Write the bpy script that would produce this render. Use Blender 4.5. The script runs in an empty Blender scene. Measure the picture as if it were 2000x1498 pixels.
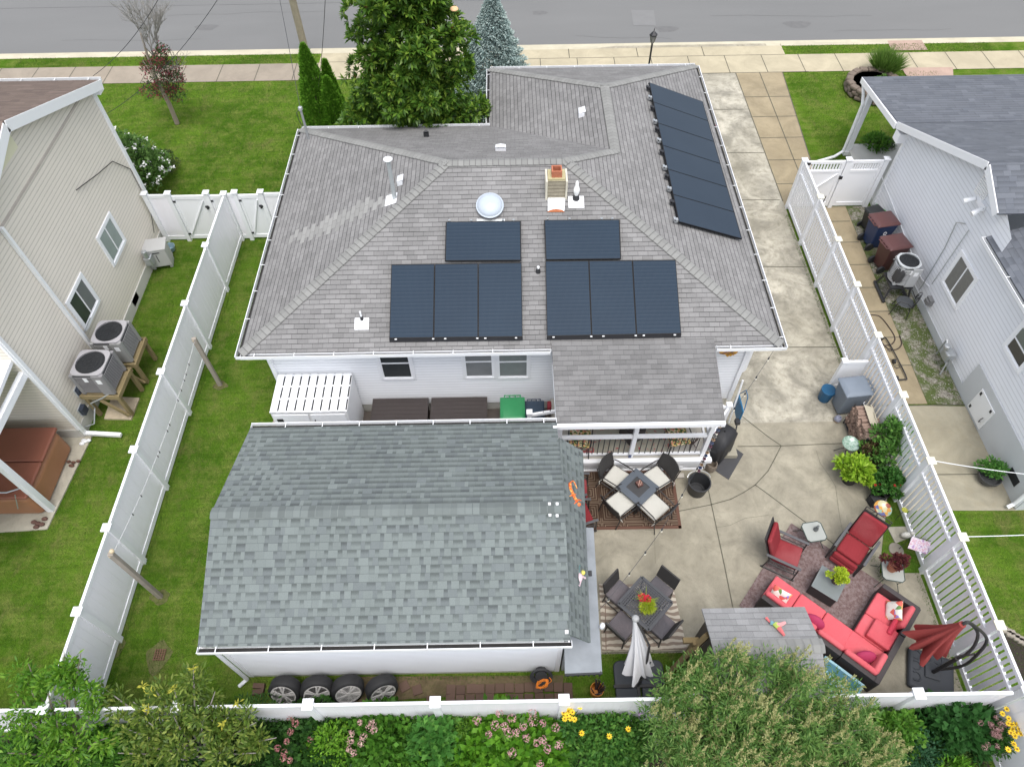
import bpy, math, random
import numpy as np
from mathutils import Vector, Matrix
R=math.radians
random.seed(7); rng=np.random.default_rng(7)
SC=bpy.context.scene
COL=SC.collection
# ------------------------------------------------------------ camera
FPX,PIT,ROL,YAW,CH=1387.54,0.936467,-0.0160196,-0.001578,15.4949
def _cam():
    cp,sp=math.cos(PIT),math.sin(PIT)
    Rz=Matrix.Rotation(YAW,3,'Z')
    w=Rz@Vector((0,cp,-sp)); r=Rz@Vector((1,0,0)); u=Rz@Vector((0,sp,cp))
    c,s=math.cos(ROL),math.sin(ROL)
    return c*r+s*u, -s*r+c*u, w
CR,CU,CW=_cam(); CC=Vector((0,0,CH))
cam=bpy.data.cameras.new('camera'); camo=bpy.data.objects.new('camera',cam); COL.objects.link(camo)
M3=Matrix((CR,CU,-CW)).transposed()
camo.matrix_world=Matrix.Translation(CC)@M3.to_4x4()
cam.sensor_width=36; cam.lens=36*FPX/2000; cam.clip_end=500; cam.clip_start=.1
SC.camera=camo
# ------------------------------------------------------------ light
SUN_EL,SUN_AZ=R(72),R(172)
w=bpy.data.worlds.new('World'); SC.world=w; w.use_nodes=True
nt=w.node_tree; bg=nt.nodes['Background']
sky=nt.nodes.new('ShaderNodeTexSky'); sky.sky_type='NISHITA'; sky.sun_disc=False
sky.sun_elevation=SUN_EL; sky.sun_rotation=SUN_AZ; sky.dust_density=3; sky.air_density=1; sky.ozone_density=1
hs=nt.nodes.new('ShaderNodeHueSaturation'); hs.inputs['Saturation'].default_value=.35
nt.links.new(sky.outputs[0],hs.inputs['Color']); nt.links.new(hs.outputs[0],bg.inputs[0]); bg.inputs[1].default_value=.15
sl=bpy.data.lights.new('sun','SUN'); sl.energy=.8; sl.angle=R(32); sl.color=(1,.97,.93)
so=bpy.data.objects.new('sun',sl); COL.objects.link(so)
d=Vector((math.sin(SUN_AZ)*math.cos(SUN_EL),math.cos(SUN_AZ)*math.cos(SUN_EL),math.sin(SUN_EL)))
so.rotation_euler=(-d).to_track_quat('-Z','Y').to_euler(); so.location=(0,0,40)
vs=SC.view_settings; vs.view_transform='Standard'; vs.look='None'; vs.gamma=1; vs.exposure=1.0
# ------------------------------------------------------------ pixel -> place
def ray(px,py): return CW*FPX+CR*(px-1000)-CU*(py-749)
def atz(px,py,z=0):
    d=ray(px,py); t=(z-CH)/d.z; return CC+d*t
def atx(px,py,x):
    d=ray(px,py); return CC+d*(x/d.x)
def aty(px,py,y):
    d=ray(px,py); return CC+d*(y/d.y)
# ------------------------------------------------------------ mesh builder
class MB:
    def __init__(s,M=None): s.v=[];s.f=[];s.M=M or Matrix.Identity(4);s.mi=[];s.cur=0
    def add(s,vs,fs):
        b=len(s.v); M=s.M
        s.v+=[tuple(M@Vector(p)) for p in vs]; s.f+=[[b+i for i in f] for f in fs]; s.mi+=[s.cur]*len(fs); return s
    def box(s,x0,x1,y0,y1,z0,z1):
        return s.add([(x,y,z) for z in(z0,z1) for y in(y0,y1) for x in(x0,x1)],[(0,2,3,1),(4,5,7,6),(0,1,5,4),(2,6,7,3),(0,4,6,2),(1,3,7,5)])
    def cb(s,cx,cy,cz,sx,sy,sz,rz=0,rx=0,ry=0):
        o=s.M; s.M=o@Matrix.Translation((cx,cy,cz))@Matrix.Rotation(rz,4,'Z')@Matrix.Rotation(rx,4,'X')@Matrix.Rotation(ry,4,'Y')
        s.box(-sx/2,sx/2,-sy/2,sy/2,-sz/2,sz/2); s.M=o; return s
    def poly(s,pts): return s.add(pts,[tuple(range(len(pts)))])
    def prism(s,pts,z0,z1):
        n=len(pts)
        a=sum(pts[i][0]*pts[(i+1)%n][1]-pts[(i+1)%n][0]*pts[i][1] for i in range(n))
        if a<0: pts=pts[::-1]
        return s.add([(p[0],p[1],z0) for p in pts]+[(p[0],p[1],z1) for p in pts],[tuple(range(n-1,-1,-1)),tuple(range(n,2*n))]+[(i,(i+1)%n,n+(i+1)%n,n+i) for i in range(n)])
    def slab(s,pts,t):
        # thickened polygon along its normal (downwards by t)
        P=[Vector(p) for p in pts]; n=(P[1]-P[0]).cross(P[2]-P[0]).normalized()
        if n.z<0: P=P[::-1]; n=-n
        k=len(P)
        return s.add([tuple(p) for p in P]+[tuple(p-n*t) for p in P],[tuple(range(k)),tuple(range(2*k-1,k-1,-1))]+[((i+1)%k,i,k+i,k+(i+1)%k) for i in range(k)])
    def bar(s,a,b,w,h=None,up=(0,0,1)):
        h=h or w; a=Vector(a);b=Vector(b); d=(b-a).normalized(); up=Vector(up)
        if abs(d.dot(up))>.98: up=Vector((0,1,0))
        x=d.cross(up).normalized()*w/2; y=x.cross(d).normalized()*h/2
        return s.add([tuple(p+i*x+j*y) for p in(a,b) for i,j in((-1,-1),(1,-1),(1,1),(-1,1))],[(0,1,2,3),(7,6,5,4),(0,4,5,1),(1,5,6,2),(2,6,7,3),(3,7,4,0)])
    def cyl(s,a,b,r,r2=None,n=12,cap=True):
        r2=r if r2 is None else r2; a=Vector(a);b=Vector(b); d=(b-a).normalized()
        u=d.orthogonal().normalized(); w=d.cross(u)
        vs=[tuple(p+(u*math.cos(t)+w*math.sin(t))*q) for p,q in((a,r),(b,r2)) for t in[2*math.pi*i/n for i in range(n)]]
        fs=[(i,(i+1)%n,n+(i+1)%n,n+i) for i in range(n)]
        if cap: fs+=[tuple(range(n-1,-1,-1)),tuple(range(n,2*n))]
        return s.add(vs,fs)
    def tube(s,pts,r,n=6,taper=None):
        P=[Vector(p) for p in pts]; k=len(P); vs=[]; u=None
        for i,p in enumerate(P):
            d=(P[min(i+1,k-1)]-P[max(i-1,0)]).normalized()
            u=d.orthogonal().normalized() if u is None else (u-d*u.dot(d)).normalized()
            w=d.cross(u); q=r if taper is None else r+(taper-r)*i/(k-1)
            vs+=[tuple(p+(u*math.cos(2*math.pi*j/n)+w*math.sin(2*math.pi*j/n))*q) for j in range(n)]
        fs=[(i*n+j,i*n+(j+1)%n,(i+1)*n+(j+1)%n,(i+1)*n+j) for i in range(k-1) for j in range(n)]
        fs+=[tuple(range(n-1,-1,-1)),tuple(range((k-1)*n,k*n))]
        return s.add(vs,fs)
    def lathe(s,prof,c=(0,0,0),n=20,sx=1,sy=1):
        vs=[(c[0]+r*math.cos(2*math.pi*j/n)*sx,c[1]+r*math.sin(2*math.pi*j/n)*sy,c[2]+z) for r,z in prof for j in range(n)]
        fs=[(i*n+j,i*n+(j+1)%n,(i+1)*n+(j+1)%n,(i+1)*n+j) for i in range(len(prof)-1) for j in range(n)]
        if prof[0][0]>0: fs.append(tuple(range(n-1,-1,-1)))
        if prof[-1][0]>0: fs.append(tuple(range((len(prof)-1)*n,len(prof)*n)))
        return s.add(vs,fs)
    def ell(s,c,rx,ry,rz,n=14,m=8):
        vs=[(c[0]+rx*math.sin(math.pi*i/m)*math.cos(2*math.pi*j/n),c[1]+ry*math.sin(math.pi*i/m)*math.sin(2*math.pi*j/n),c[2]-rz*math.cos(math.pi*i/m)) for i in range(m+1) for j in range(n)]
        return s.add(vs,[(i*n+j,i*n+(j+1)%n,(i+1)*n+(j+1)%n,(i+1)*n+j) for i in range(m) for j in range(n)])
    def build(s,name,mat,parent=None,smooth=False,bevel=0,seg=2):
        me=bpy.data.meshes.new(name); o=bpy.data.objects.new(name,me); COL.objects.link(o)
        vs=s.v
        off=Vector((0,0,0))
        if parent is not None and parent.get('_w'):
            q=parent
            while q is not None: off+=q.location; q=q.parent
            vs=[(a-off.x,b-off.y,c-off.z) for a,b,c in vs]
        me.from_pydata(vs,[],s.f); 
        for m in (mat if isinstance(mat,(list,tuple)) else [mat]): me.materials.append(m)
        if max(s.mi,default=0)>0: me.polygons.foreach_set('material_index',s.mi)
        uvs(me,off)
        if smooth:
            me.polygons.foreach_set('use_smooth',[True]*len(me.polygons))
            try: me.set_sharp_from_angle(angle=R(smooth if smooth>1 else 40))
            except Exception: pass
        if parent is not None:
            o.parent=parent
            if parent.get('_w'): o['_w']=1
        if bevel:
            b=o.modifiers.new('b','BEVEL'); b.width=bevel; b.segments=seg; b.limit_method='ANGLE'; b.angle_limit=R(35)
        return o
def uvs(me,off=Vector((0,0,0))):
    ul=me.uv_layers.new(name='UVMap'); Z=Vector((0,0,1)); V=me.vertices; out=[0.0]*(2*len(me.loops))
    for p in me.polygons:
        n=p.normal
        if abs(n.z)>.999: u=Vector((1,0,0)); v=Vector((0,1,0))
        else: u=Z.cross(n).normalized(); v=n.cross(u)
        for li in p.loop_indices:
            q=V[me.loops[li].vertex_index].co+off
            out[2*li]=q.dot(u); out[2*li+1]=q.dot(v)
    ul.data.foreach_set('uv',out)
def tag(o,label,cat=None,group=None):
    o['label']=label
    if cat: o['category']=cat
    if group: o['group']=group
    return o
def thing(name,label,cat,loc=(0,0,0),rz=0,group=None,world=False):
    o=bpy.data.objects.new(name,None); COL.objects.link(o); o.location=loc; o.rotation_euler=(0,0,rz); o.empty_display_size=.1
    tag(o,label,cat,group)
    if world: o['_w']=1
    return o
def struct(name,mb,mat,**k):
    o=mb.build(name,mat,**k); o['kind']='structure'; return o
def dup(o,parent=None,**kw):
    c=o.copy(); COL.objects.link(c); c.parent=parent
    for ch in list(o.children): dup(ch,c)
    for k,v in kw.items():
        if k=='loc': c.location=v
        elif k=='rz': c.rotation_euler=(0,0,v)
        elif k=='scale': c.scale=v
        elif k=='label': c['label']=v
        elif k=='group': c['group']=v
    return c
# ------------------------------------------------------------ materials
class NB:
    def __init__(s,name):
        s.m=bpy.data.materials.new(name); s.m.use_nodes=True; s.t=s.m.node_tree; s.b=s.t.nodes['Principled BSDF']; s.L=s.t.links
    def new(s,ty,**k):
        n=s.t.nodes.new(ty)
        for a,b in k.items(): setattr(n,a,b)
        return n
    def put(s,sock,v):
        if isinstance(v,bpy.types.NodeSocket): s.L.new(v,sock)
        elif isinstance(v,(tuple,list)) and len(v)==3 and sock.type=='RGBA': sock.default_value=(*v,1)
        elif sock.type=='RGBA' and not isinstance(v,(tuple,list)): sock.default_value=(v,v,v,1)
        else: sock.default_value=v
    def math(s,op,a,b=0,c=0,clamp=False):
        n=s.new('ShaderNodeMath',operation=op,use_clamp=clamp); s.put(n.inputs[0],a); s.put(n.inputs[1],b); s.put(n.inputs[2],c); return n.outputs[0]
    def mix(s,f,a,b,mode='MIX'):
        n=s.new('ShaderNodeMix',data_type='RGBA',blend_type=mode); s.put(n.inputs[0],f); s.put(n.inputs[6],a); s.put(n.inputs[7],b); return n.outputs[2]
    def noise(s,scale,vec=None,detail=4,rough=.6,dist=0):
        n=s.new('ShaderNodeTexNoise'); n.inputs['Scale'].default_value=scale; n.inputs['Detail'].default_value=detail; n.inputs['Roughness'].default_value=rough; n.inputs['Distortion'].default_value=dist
        if vec is not None: s.L.new(vec,n.inputs['Vector'])
        return n.outputs[0]
    def pos(s): return s.new('ShaderNodeNewGeometry').outputs['Position']
    def obj(s): return s.new('ShaderNodeTexCoord').outputs['Object']
    def uv(s): return s.new('ShaderNodeTexCoord').outputs['UV']
    def isl(s): return s.new('ShaderNodeNewGeometry').outputs['Random Per Island']
    def sep(s,v):
        n=s.new('ShaderNodeSeparateXYZ'); s.L.new(v,n.inputs[0]); return n.outputs
    def comb(s,x,y,z=0):
        n=s.new('ShaderNodeCombineXYZ'); s.put(n.inputs[0],x); s.put(n.inputs[1],y); s.put(n.inputs[2],z); return n.outputs[0]
    def wn(s,v):
        n=s.new('ShaderNodeTexWhiteNoise',noise_dimensions='3D'); s.L.new(v,n.inputs[0]); return n.outputs[0]
    def ramp(s,f,stops,interp='LINEAR'):
        n=s.new('ShaderNodeValToRGB'); s.L.new(f,n.inputs[0]); e=n.color_ramp.elements; n.color_ramp.interpolation=interp
        while len(e)<len(stops): e.new(.5)
        for x,(p,c) in zip(e,stops): x.position=p; x.color=(*c,1) if len(c)==3 else c
        return n.outputs[0]
    def scale(s,v,sc):
        n=s.new('ShaderNodeMapping'); s.L.new(v,n.inputs[0]); n.inputs['Scale'].default_value=sc; return n.outputs[0]
    def bump(s,h,st=.3,dist=.01,prev=None):
        n=s.new('ShaderNodeBump'); n.inputs['Strength'].default_value=st; n.inputs['Distance'].default_value=dist; s.L.new(h,n.inputs['Height'])
        if prev is not None: s.L.new(prev,n.inputs['Normal'])
        return n.outputs[0]
    def out(s,col,rough=.7,normal=None,spec=.4,metal=0):
        s.put(s.b.inputs['Base Color'],col); s.put(s.b.inputs['Roughness'],rough); s.b.inputs['Specular IOR Level'].default_value=spec; s.put(s.b.inputs['Metallic'],metal)
        if normal is not None: s.L.new(normal,s.b.inputs['Normal'])
        return s.m
def mul(c,k): return tuple(min(1,x*k) for x in c)
def M(name,col,rough=.6,var=.12,vs=4,bump=0,bs=60,metal=0,spec=.4,isl=0):
    n=NB(name); f=n.noise(vs,n.pos(),5); c=n.mix(f,mul(col,1-var),mul(col,1+var))
    if isl: c=n.mix(n.isl(),mul(col,1-isl),mul(col,1+isl)) if not var else n.mix(.5,c,n.mix(n.isl(),mul(col,1-2*isl),mul(col,1+2*isl)))
    nr=n.bump(n.noise(bs,n.pos(),3),bump,.004) if bump else None
    return n.out(c,rough,nr,spec,metal)
def leafmat(name,c1,c2,c3=None,rough=.5,spec=.16,trans=.25,g=1.15):
    c1,c2=mul(c1,g),mul(c2,g); c3=mul(c3,g) if c3 else None
    n=NB(name); st=[(0,c1),(.6,c2)]+([(1,c3)] if c3 else [])
    r=n.isl(); c=n.ramp(r,st); c=n.mix(n.math('MULTIPLY',n.noise(1.7,n.pos(),3),.5),c,mul(c1,.6))
    n.out(c,rough,None,min(spec,.25))
    if trans:
        tr=n.new('ShaderNodeBsdfTranslucent'); n.L.new(n.mix(.5,c,mul(c2,1.5)),tr.inputs[0]); mx=n.new('ShaderNodeMixShader'); mx.inputs[0].default_value=trans
        n.L.new(n.b.outputs[0],mx.inputs[1]); n.L.new(tr.outputs[0],mx.inputs[2]); n.L.new(mx.outputs[0],n.t.nodes['Material Output'].inputs[0])
    return n.m
def shingle3(name,col,row=.118,tab=.235,var=.13,stain=.26,line=.68):
    """weathered 3-tab shingles: u along the eave, v up the slope (metres)"""
    n=NB(name); x,y,_=n.sep(n.uv())
    wob=n.math('MULTIPLY',n.math('SUBTRACT',n.noise(1.5,n.uv(),2),.5),.02)
    y=n.math('ADD',y,wob)
    rv=n.math('DIVIDE',y,row); ri=n.math('FLOOR',rv); rf=n.math('SUBTRACT',rv,ri)
    off=n.math('MULTIPLY',n.math('MODULO',ri,2),.5); off=n.math('ADD',off,n.math('MULTIPLY',n.wn(n.comb(ri,3,1)),.25))
    uv=n.math('ADD',n.math('DIVIDE',x,tab),off); ui=n.math('FLOOR',uv); uf=n.math('SUBTRACT',uv,ui)
    r=n.wn(n.comb(ri,ui,2)); r2=n.wn(n.comb(ri,n.math('FLOOR',n.math('MULTIPLY',uv,.34)),5))
    k=n.math('ADD',n.math('MULTIPLY',n.math('SUBTRACT',r,.5),var*1.9),n.math('MULTIPLY',n.math('SUBTRACT',r2,.5),var*.45)); k=n.math('ADD',k,1)
    st=n.math('MULTIPLY',n.math('SUBTRACT',n.noise(.55,n.pos(),5,.65),.5),stain*2.2); k=n.math('ADD',k,st)
    gr=n.math('MULTIPLY',n.math('SUBTRACT',n.noise(48,n.pos(),3,.8),.5),.6); k=n.math('ADD',k,gr)
    edge=n.math('LESS_THAN',rf,.13); slot=n.math('MULTIPLY',n.math('LESS_THAN',uf,.045),.6)
    e=n.math('MULTIPLY',n.math('MAXIMUM',edge,slot),n.math('MULTIPLY',n.math('ADD',n.noise(2.5,n.uv(),3),.25),line*1.25))
    k=n.math('MULTIPLY',k,n.math('SUBTRACT',1,e))
    v=n.new('ShaderNodeVectorMath',operation='SCALE'); v.inputs[0].default_value=col; n.L.new(k,v.inputs[3])
    h=n.math('SUBTRACT',1,n.math('MULTIPLY',rf,1)); nr=n.bump(h,.6,.008)
    return n.out(v.outputs[0],.95,nr,.15)
def shinglearch(name,c1,c2,row=.145,cell=.15,shade=.4):
    """laminated shingles: random raised tabs over a shaded under layer"""
    n=NB(name); x,y,_=n.sep(n.uv())
    rv=n.math('DIVIDE',y,row); ri=n.math('FLOOR',rv); rf=n.math('SUBTRACT',rv,ri)
    jit=n.wn(n.comb(ri,7,1)); uv=n.math('ADD',n.math('DIVIDE',x,cell),n.math('MULTIPLY',jit,5))
    uv=n.math('ADD',uv,n.math('MULTIPLY',n.math('SINE',n.math('ADD',n.math('MULTIPLY',uv,2.4),n.math('MULTIPLY',ri,1.9))),.28))
    ui=n.math('FLOOR',uv); uf=n.math('SUBTRACT',uv,ui)
    par=n.math('MODULO',n.math('ADD',n.math('ABSOLUTE',ui),ri),2)
    r=n.wn(n.comb(ri,ui,2)); r2=n.wn(n.comb(ui,ri,9))
    raised=n.math('GREATER_THAN',n.math('ADD',n.math('MULTIPLY',n.math('GREATER_THAN',par,.5),.62),n.math('MULTIPLY',r,.55)),.5)
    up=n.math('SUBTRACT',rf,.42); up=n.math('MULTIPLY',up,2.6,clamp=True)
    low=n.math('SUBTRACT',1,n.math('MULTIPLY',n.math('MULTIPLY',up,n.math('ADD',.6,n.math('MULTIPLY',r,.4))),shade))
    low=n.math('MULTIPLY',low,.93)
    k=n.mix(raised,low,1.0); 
    k=n.math('MULTIPLY',n.math('ADD',n.math('MULTIPLY',n.math('SUBTRACT',r2,.5),.12),1),k)
    k=n.math('ADD',k,n.math('MULTIPLY',n.math('SUBTRACT',n.noise(50,n.pos(),3,.8),.5),.45))
    k=n.math('ADD',k,n.math('MULTIPLY',n.math('SUBTRACT',n.noise(.8,n.pos(),3),.5),.2))
    e=n.math('MULTIPLY',n.math('LESS_THAN',rf,.07),.28); e=n.math('MAXIMUM',e,n.math('MULTIPLY',n.math('LESS_THAN',uf,.05),.12))
    k=n.math('MULTIPLY',k,n.math('SUBTRACT',1,e))
    cc=n.mix(n.math('MULTIPLY',n.math('GREATER_THAN',n.wn(n.comb(ui,ri,4)),.7),.7),c1,c2)
    v=n.new('ShaderNodeVectorMath',operation='SCALE'); n.L.new(cc,v.inputs[0]); n.L.new(k,v.inputs[3])
    h=n.math('ADD',n.math('MULTIPLY',raised,.7),n.math('SUBTRACT',1,rf)); nr=n.bump(h,.5,.007)
    return n.out(v.outputs[0],.95,nr,.15)
def siding(name,col,h=.115,dark=.3,var=.06,rough=.5):
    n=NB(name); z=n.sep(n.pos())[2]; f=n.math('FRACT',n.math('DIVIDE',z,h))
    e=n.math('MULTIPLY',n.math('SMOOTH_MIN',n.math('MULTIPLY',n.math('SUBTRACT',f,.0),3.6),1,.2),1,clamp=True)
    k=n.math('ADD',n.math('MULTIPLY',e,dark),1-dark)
    k=n.math('MULTIPLY',k,n.math('ADD',1-var,n.math('MULTIPLY',n.noise(1.2,n.pos(),5),2*var)))
    v=n.new('ShaderNodeVectorMath',operation='SCALE'); v.inputs[0].default_value=col; n.L.new(k,v.inputs[3])
    nr=n.bump(n.math('SUBTRACT',1,f),.9,.02)
    return n.out(v.outputs[0],rough,nr,.35)
def concrete(name,col,stain=.3,tint=(.22,.2,.15),sc=.9,grain=.25,blotch=.5):
    n=NB(name); p=n.pos()
    a=n.noise(sc,p,7,.68,.6); b=n.noise(sc*4.3,p,5,.7); g=n.noise(70,p,2,.8); w=n.noise(.35,p,3,.5)
    c=n.mix(n.ramp(a,[(.38,(1,1,1)),(.66,(0,0,0))]),mul(col,1+stain*.5),mul(col,1-stain*.55))
    c=n.mix(n.math('MULTIPLY',n.ramp(b,[(.5,(0,0,0)),(.75,(1,1,1))]),blotch),c,tint)
    c=n.mix(n.math('MULTIPLY',n.ramp(w,[(.45,(0,0,0)),(.7,(1,1,1))]),blotch*.6),c,mul(tint,1.15))
    k=n.math('ADD',1-grain/2,n.math('MULTIPLY',g,grain))
    c=n.mix(1,c,n.comb(k,k,k),'MULTIPLY')
    return n.out(c,.9,n.bump(g,.35,.004),.2)
def grassmat(name,c1,c2,c3,mow=0):
    n=NB(name); p=n.pos()
    a=n.noise(.45,p,5,.6,.3); b=n.noise(2.2,p,6,.72); g=n.noise(42,n.scale(p,(1,.5,1)),3,.8); m=n.noise(4,n.scale(p,(.12,2.2,1)),4,.65); br=n.noise(1.1,n.scale(p,(1.3,.8,1)),6,.75)
    c=n.mix(n.ramp(a,[(.38,(0,0,0)),(.6,(1,1,1))]),c1,c2)
    c=n.mix(n.math('MULTIPLY',n.ramp(b,[(.45,(0,0,0)),(.66,(1,1,1))]),.85),c,c3)
    c=n.mix(n.math('MULTIPLY',n.ramp(br,[(.54,(0,0,0)),(.70,(1,1,1))]),.7),c,(.165,.155,.06))
    k=n.math('ADD',.25,n.math('MULTIPLY',g,1.5)); c=n.mix(1,c,n.comb(k,k,k),'MULTIPLY')
    k=n.math('ADD',.62,n.math('MULTIPLY',m,.76)); c=n.mix(1,c,n.comb(k,k,k),'MULTIPLY')
    return n.out(c,.95,n.bump(g,1,.04),.0)

def fabric(name,col,var=.07):
    n=NB(name); p=n.pos(); w=n.noise(7,p,4,.6,1.2); f=n.mix(n.noise(2.2,p,4),mul(col,1-var*1.6),mul(col,1+var)); fade=n.ramp(n.noise(1.1,p,2),[(.45,(0,0,0)),(.75,(1,1,1))]); f=n.mix(n.math('MULTIPLY',fade,.14),f,(.55,.42,.40))
    return n.out(f,.9,n.bump(n.noise(120,p,2),.25,.003,n.bump(w,.55,.03)),.1)
# ------------------------------------------------------------ material set
ROOF=shingle3('weathered_shingle',(.212,.208,.205)); PORCHROOF=shingle3('porch_shingle',(.178,.175,.173),stain=.26,line=.4)
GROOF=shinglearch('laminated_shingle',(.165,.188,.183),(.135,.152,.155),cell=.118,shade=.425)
RROOF=shinglearch('slate_shingle',(.14,.15,.17),(.12,.13,.15),cell=.3,shade=.2); LROOF=shinglearch('brown_shingle',(.175,.135,.115),(.145,.112,.098),cell=.3,shade=.25)
SROOF=shingle3('shed_shingle',(.25,.25,.25),row=.14,line=.3,stain=.3)
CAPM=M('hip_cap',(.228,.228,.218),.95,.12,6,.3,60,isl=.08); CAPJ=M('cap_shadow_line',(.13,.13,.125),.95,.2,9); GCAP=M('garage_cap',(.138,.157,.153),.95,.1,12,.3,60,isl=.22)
WSID=siding('white_siding',(.81,.825,.85),.105,.26); BSID=siding('beige_siding',(.68,.635,.555),.115,.30,.06); GSID=siding('grey_siding',(.74,.755,.785),.125,.27)
GARS=siding('garage_siding',(.70,.72,.75),.085,.30)
WHITE=M('white_vinyl',(.82,.83,.85),.35,.025,2,0); WOOD_W=M('white_paint',(.80,.80,.80),.5,.04,3); CREAM=M('cream_metal',(.78,.75,.58),.5,.04)
GUT=M('gutter_metal',(.80,.81,.82),.4,.05); DARK=M('dark_gap',(.03,.03,.03),.9,.2); FOUND=M('foundation_grey',(.52,.54,.55),.85,.08,2,.3,40); FOUNDC=M('foundation_concrete',(.55,.54,.50),.9,.15,3,.3,40)
GLASS=M('window_glass',(.035,.042,.045),.08,.3,1.5,spec=.7); BLIND=M('window_blind',(.42,.43,.42),.5,.08,3); BLACKM=M('black_metal',(.025,.025,.028),.4,.2); BLACKP=M('black_plastic',(.03,.031,.034),.5,.15,8)
GALV=M('galvanised',(.45,.47,.48),.35,.12,8,metal=.6); RUST=M('rust',(.36,.12,.05),.9,.3,20)
PINEW=M('treated_pine',(.25,.195,.10),.8,.25,5,.4,30); GREYW=M('weathered_wood',(.30,.265,.225),.9,.25,6,.5,40)
# ------------------------------------------------------------ ground
lerp_=lambda a,b,t:a+(b-a)*t
lerp0=lerp_
GR1=grassmat('lawn_grass',(.060,.128,.012),(.110,.195,.022),(.165,.20,.048)); 
def sheet(name,pts,z,m,**k):
    mb=MB(); 
    if k.pop('t',0): mb.prism([(p[0],p[1]) for p in pts],z-.05,z)
    else: mb.poly([(p[0],p[1],z) for p in pts])
    if m is None: return mb
    return struct(name,mb,m)
def px(*pts,z=0): return [atz(x,y,z) for x,y in pts]
g=MB(); g.poly([(-90,-60,-.02),(90,-60,-.02),(90,28.5,-.02),(-90,28.5,-.02)]); g.poly([(-90,41,-.02),(90,41,-.02),(90,160,-.02),(-90,160,-.02)])
g.poly([(-90,28.5,-.02),(90,28.5,-.02),(90,28.5,-.2),(-90,28.5,-.2)])
struct('ground',g,GR1)
AS=NB('asphalt'); p_=AS.pos(); a_=AS.noise(.5,AS.scale(p_,(.25,1,1)),5,.6); b_=AS.noise(75,p_,2,.8); c_=AS.mix(a_,(.150,.151,.149),(.188,.189,.186)); k_=AS.math('ADD',.72,AS.math('MULTIPLY',b_,.56)); c_=AS.mix(1,c_,AS.comb(k_,k_,k_),'MULTIPLY')
ASPH=AS.out(c_,.9,AS.bump(b_,.4,.004),.2)
g=MB(); g.poly([(-90,29.0,-.12),(90,29.0,-.12),(90,40.6,-.12),(-90,40.6,-.12)]); st=struct('street',g,ASPH)
ASPHP=M('asphalt_patch',(.182,.182,.18),.9,.1,3,.4,70)
g=MB(); g.poly([(p.x,p.y,-.112) for p in px((1233,15),(1278,16),(1282,46),(1238,45))]); g.build('patch',ASPHP,st)
g=MB(); g.box(-90,90,33.0,33.03,-.117,-.114); g.build('seam',M('tar_seam',(.14,.14,.14),.9),st)
KC=concrete('kerb_concrete',(.50,.46,.35),.2,(.4,.36,.27),.8,.15,.3)
g=MB(); 
for (a,b,h) in ((-90,-7.6,.0),(11.4,90,.0)): g.box(a,b,28.5,28.72,-.2,h)
g.box(-7.6,11.4,28.5,28.72,-.2,-.02); g.box(-90,90,28.72,29.08,-.2,-.1)
struct('kerb',g,KC,bevel=.02)
g=MB(); g.box(-90,90,40.6,41.0,-.2,.02); struct('kerb',g,KC)
CT=concrete('sidewalk_cream',(.43,.38,.27),.22,(.36,.31,.22),.9,.35,.35); CB_=concrete('sidewalk_brown',(.29,.25,.20),.2,(.3,.25,.19),1.2,.4,.4)
CG=concrete('driveway_concrete',(.385,.36,.295),.65,(.15,.135,.095),1.3,.45,.7); CP=concrete('patio_concrete',(.305,.280,.218),.4,(.17,.155,.11),1.3,.6,.45); JM=M('joint_dirt',(.10,.095,.07),.95,.4,9)
CTAN=concrete('tan_concrete',(.30,.25,.165),.3,(.25,.2,.12),1.2,.4,.5); PINK=concrete('paver_red',(.40,.29,.235),.2,(.3,.2,.16),1.3,.3,.3)
def joints(parent,lines,w=.022,z=.006,m=JM,name='joint'):
    mb=MB()
    for L in lines:
        P=[Vector((p[0],p[1],0)) for p in L]
        for a,b in zip(P,P[1:]):
            d=(b-a).normalized(); n=Vector((-d.y,d.x,0))*w/2; a2=a-d*w*.4; b2=b+d*w*.4; mb.poly([(*(q)[:2],z) for q in (a2-n,b2-n,b2+n,a2+n)])
    return mb.build(name,m,parent)
# sidewalk
s1=sheet('sidewalk',[(-60,26.5),(-7.6,26.5),(-7.6,27.75),(-60,27.75)],.0,CB_); joints(s1,[[(x,26.5),(x+.0,27.75)] for x in np.arange(-40,-8,1.5)],.03,.004)
s2=sheet('sidewalk',[(-7.6,26.5),(60,26.5),(60,27.8),(-7.6,27.8)],.0,CT); joints(s2,[[(x,26.5),(x,27.8)] for x in np.arange(-6.1,50,1.5)]+[[(-7.6,26.5),(12,26.5)]],.03,.004)
s3=sheet('driveway_apron',[(-7.6,27.8),(11.4,27.8),(11.4,28.5),(-7.6,28.5)],-.004,CT); joints(s3,[[(x,27.8),(x,28.5)] for x in (-5,-2.5,0,2.6,5.4,8.1)]+[[(-7.6,27.8),(11.4,27.8)]],.03,.002)
GD=concrete('gutter_dirt',(.36,.33,.26),.3,(.2,.18,.12),2,.3,.8)
sheet('gutter_dirt',[(3.6,28.52),(10.8,28.52),(10.8,28.7),(4.6,28.7)],-.012,GD)
sheet('walkway',px((1733,80),(1800,79),(1812,98),(1741,99)),.002,PINK); sheet('walkway',px((1760,133),(1861,132),(1862,152),(1775,155)),.006,PINK)
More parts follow.
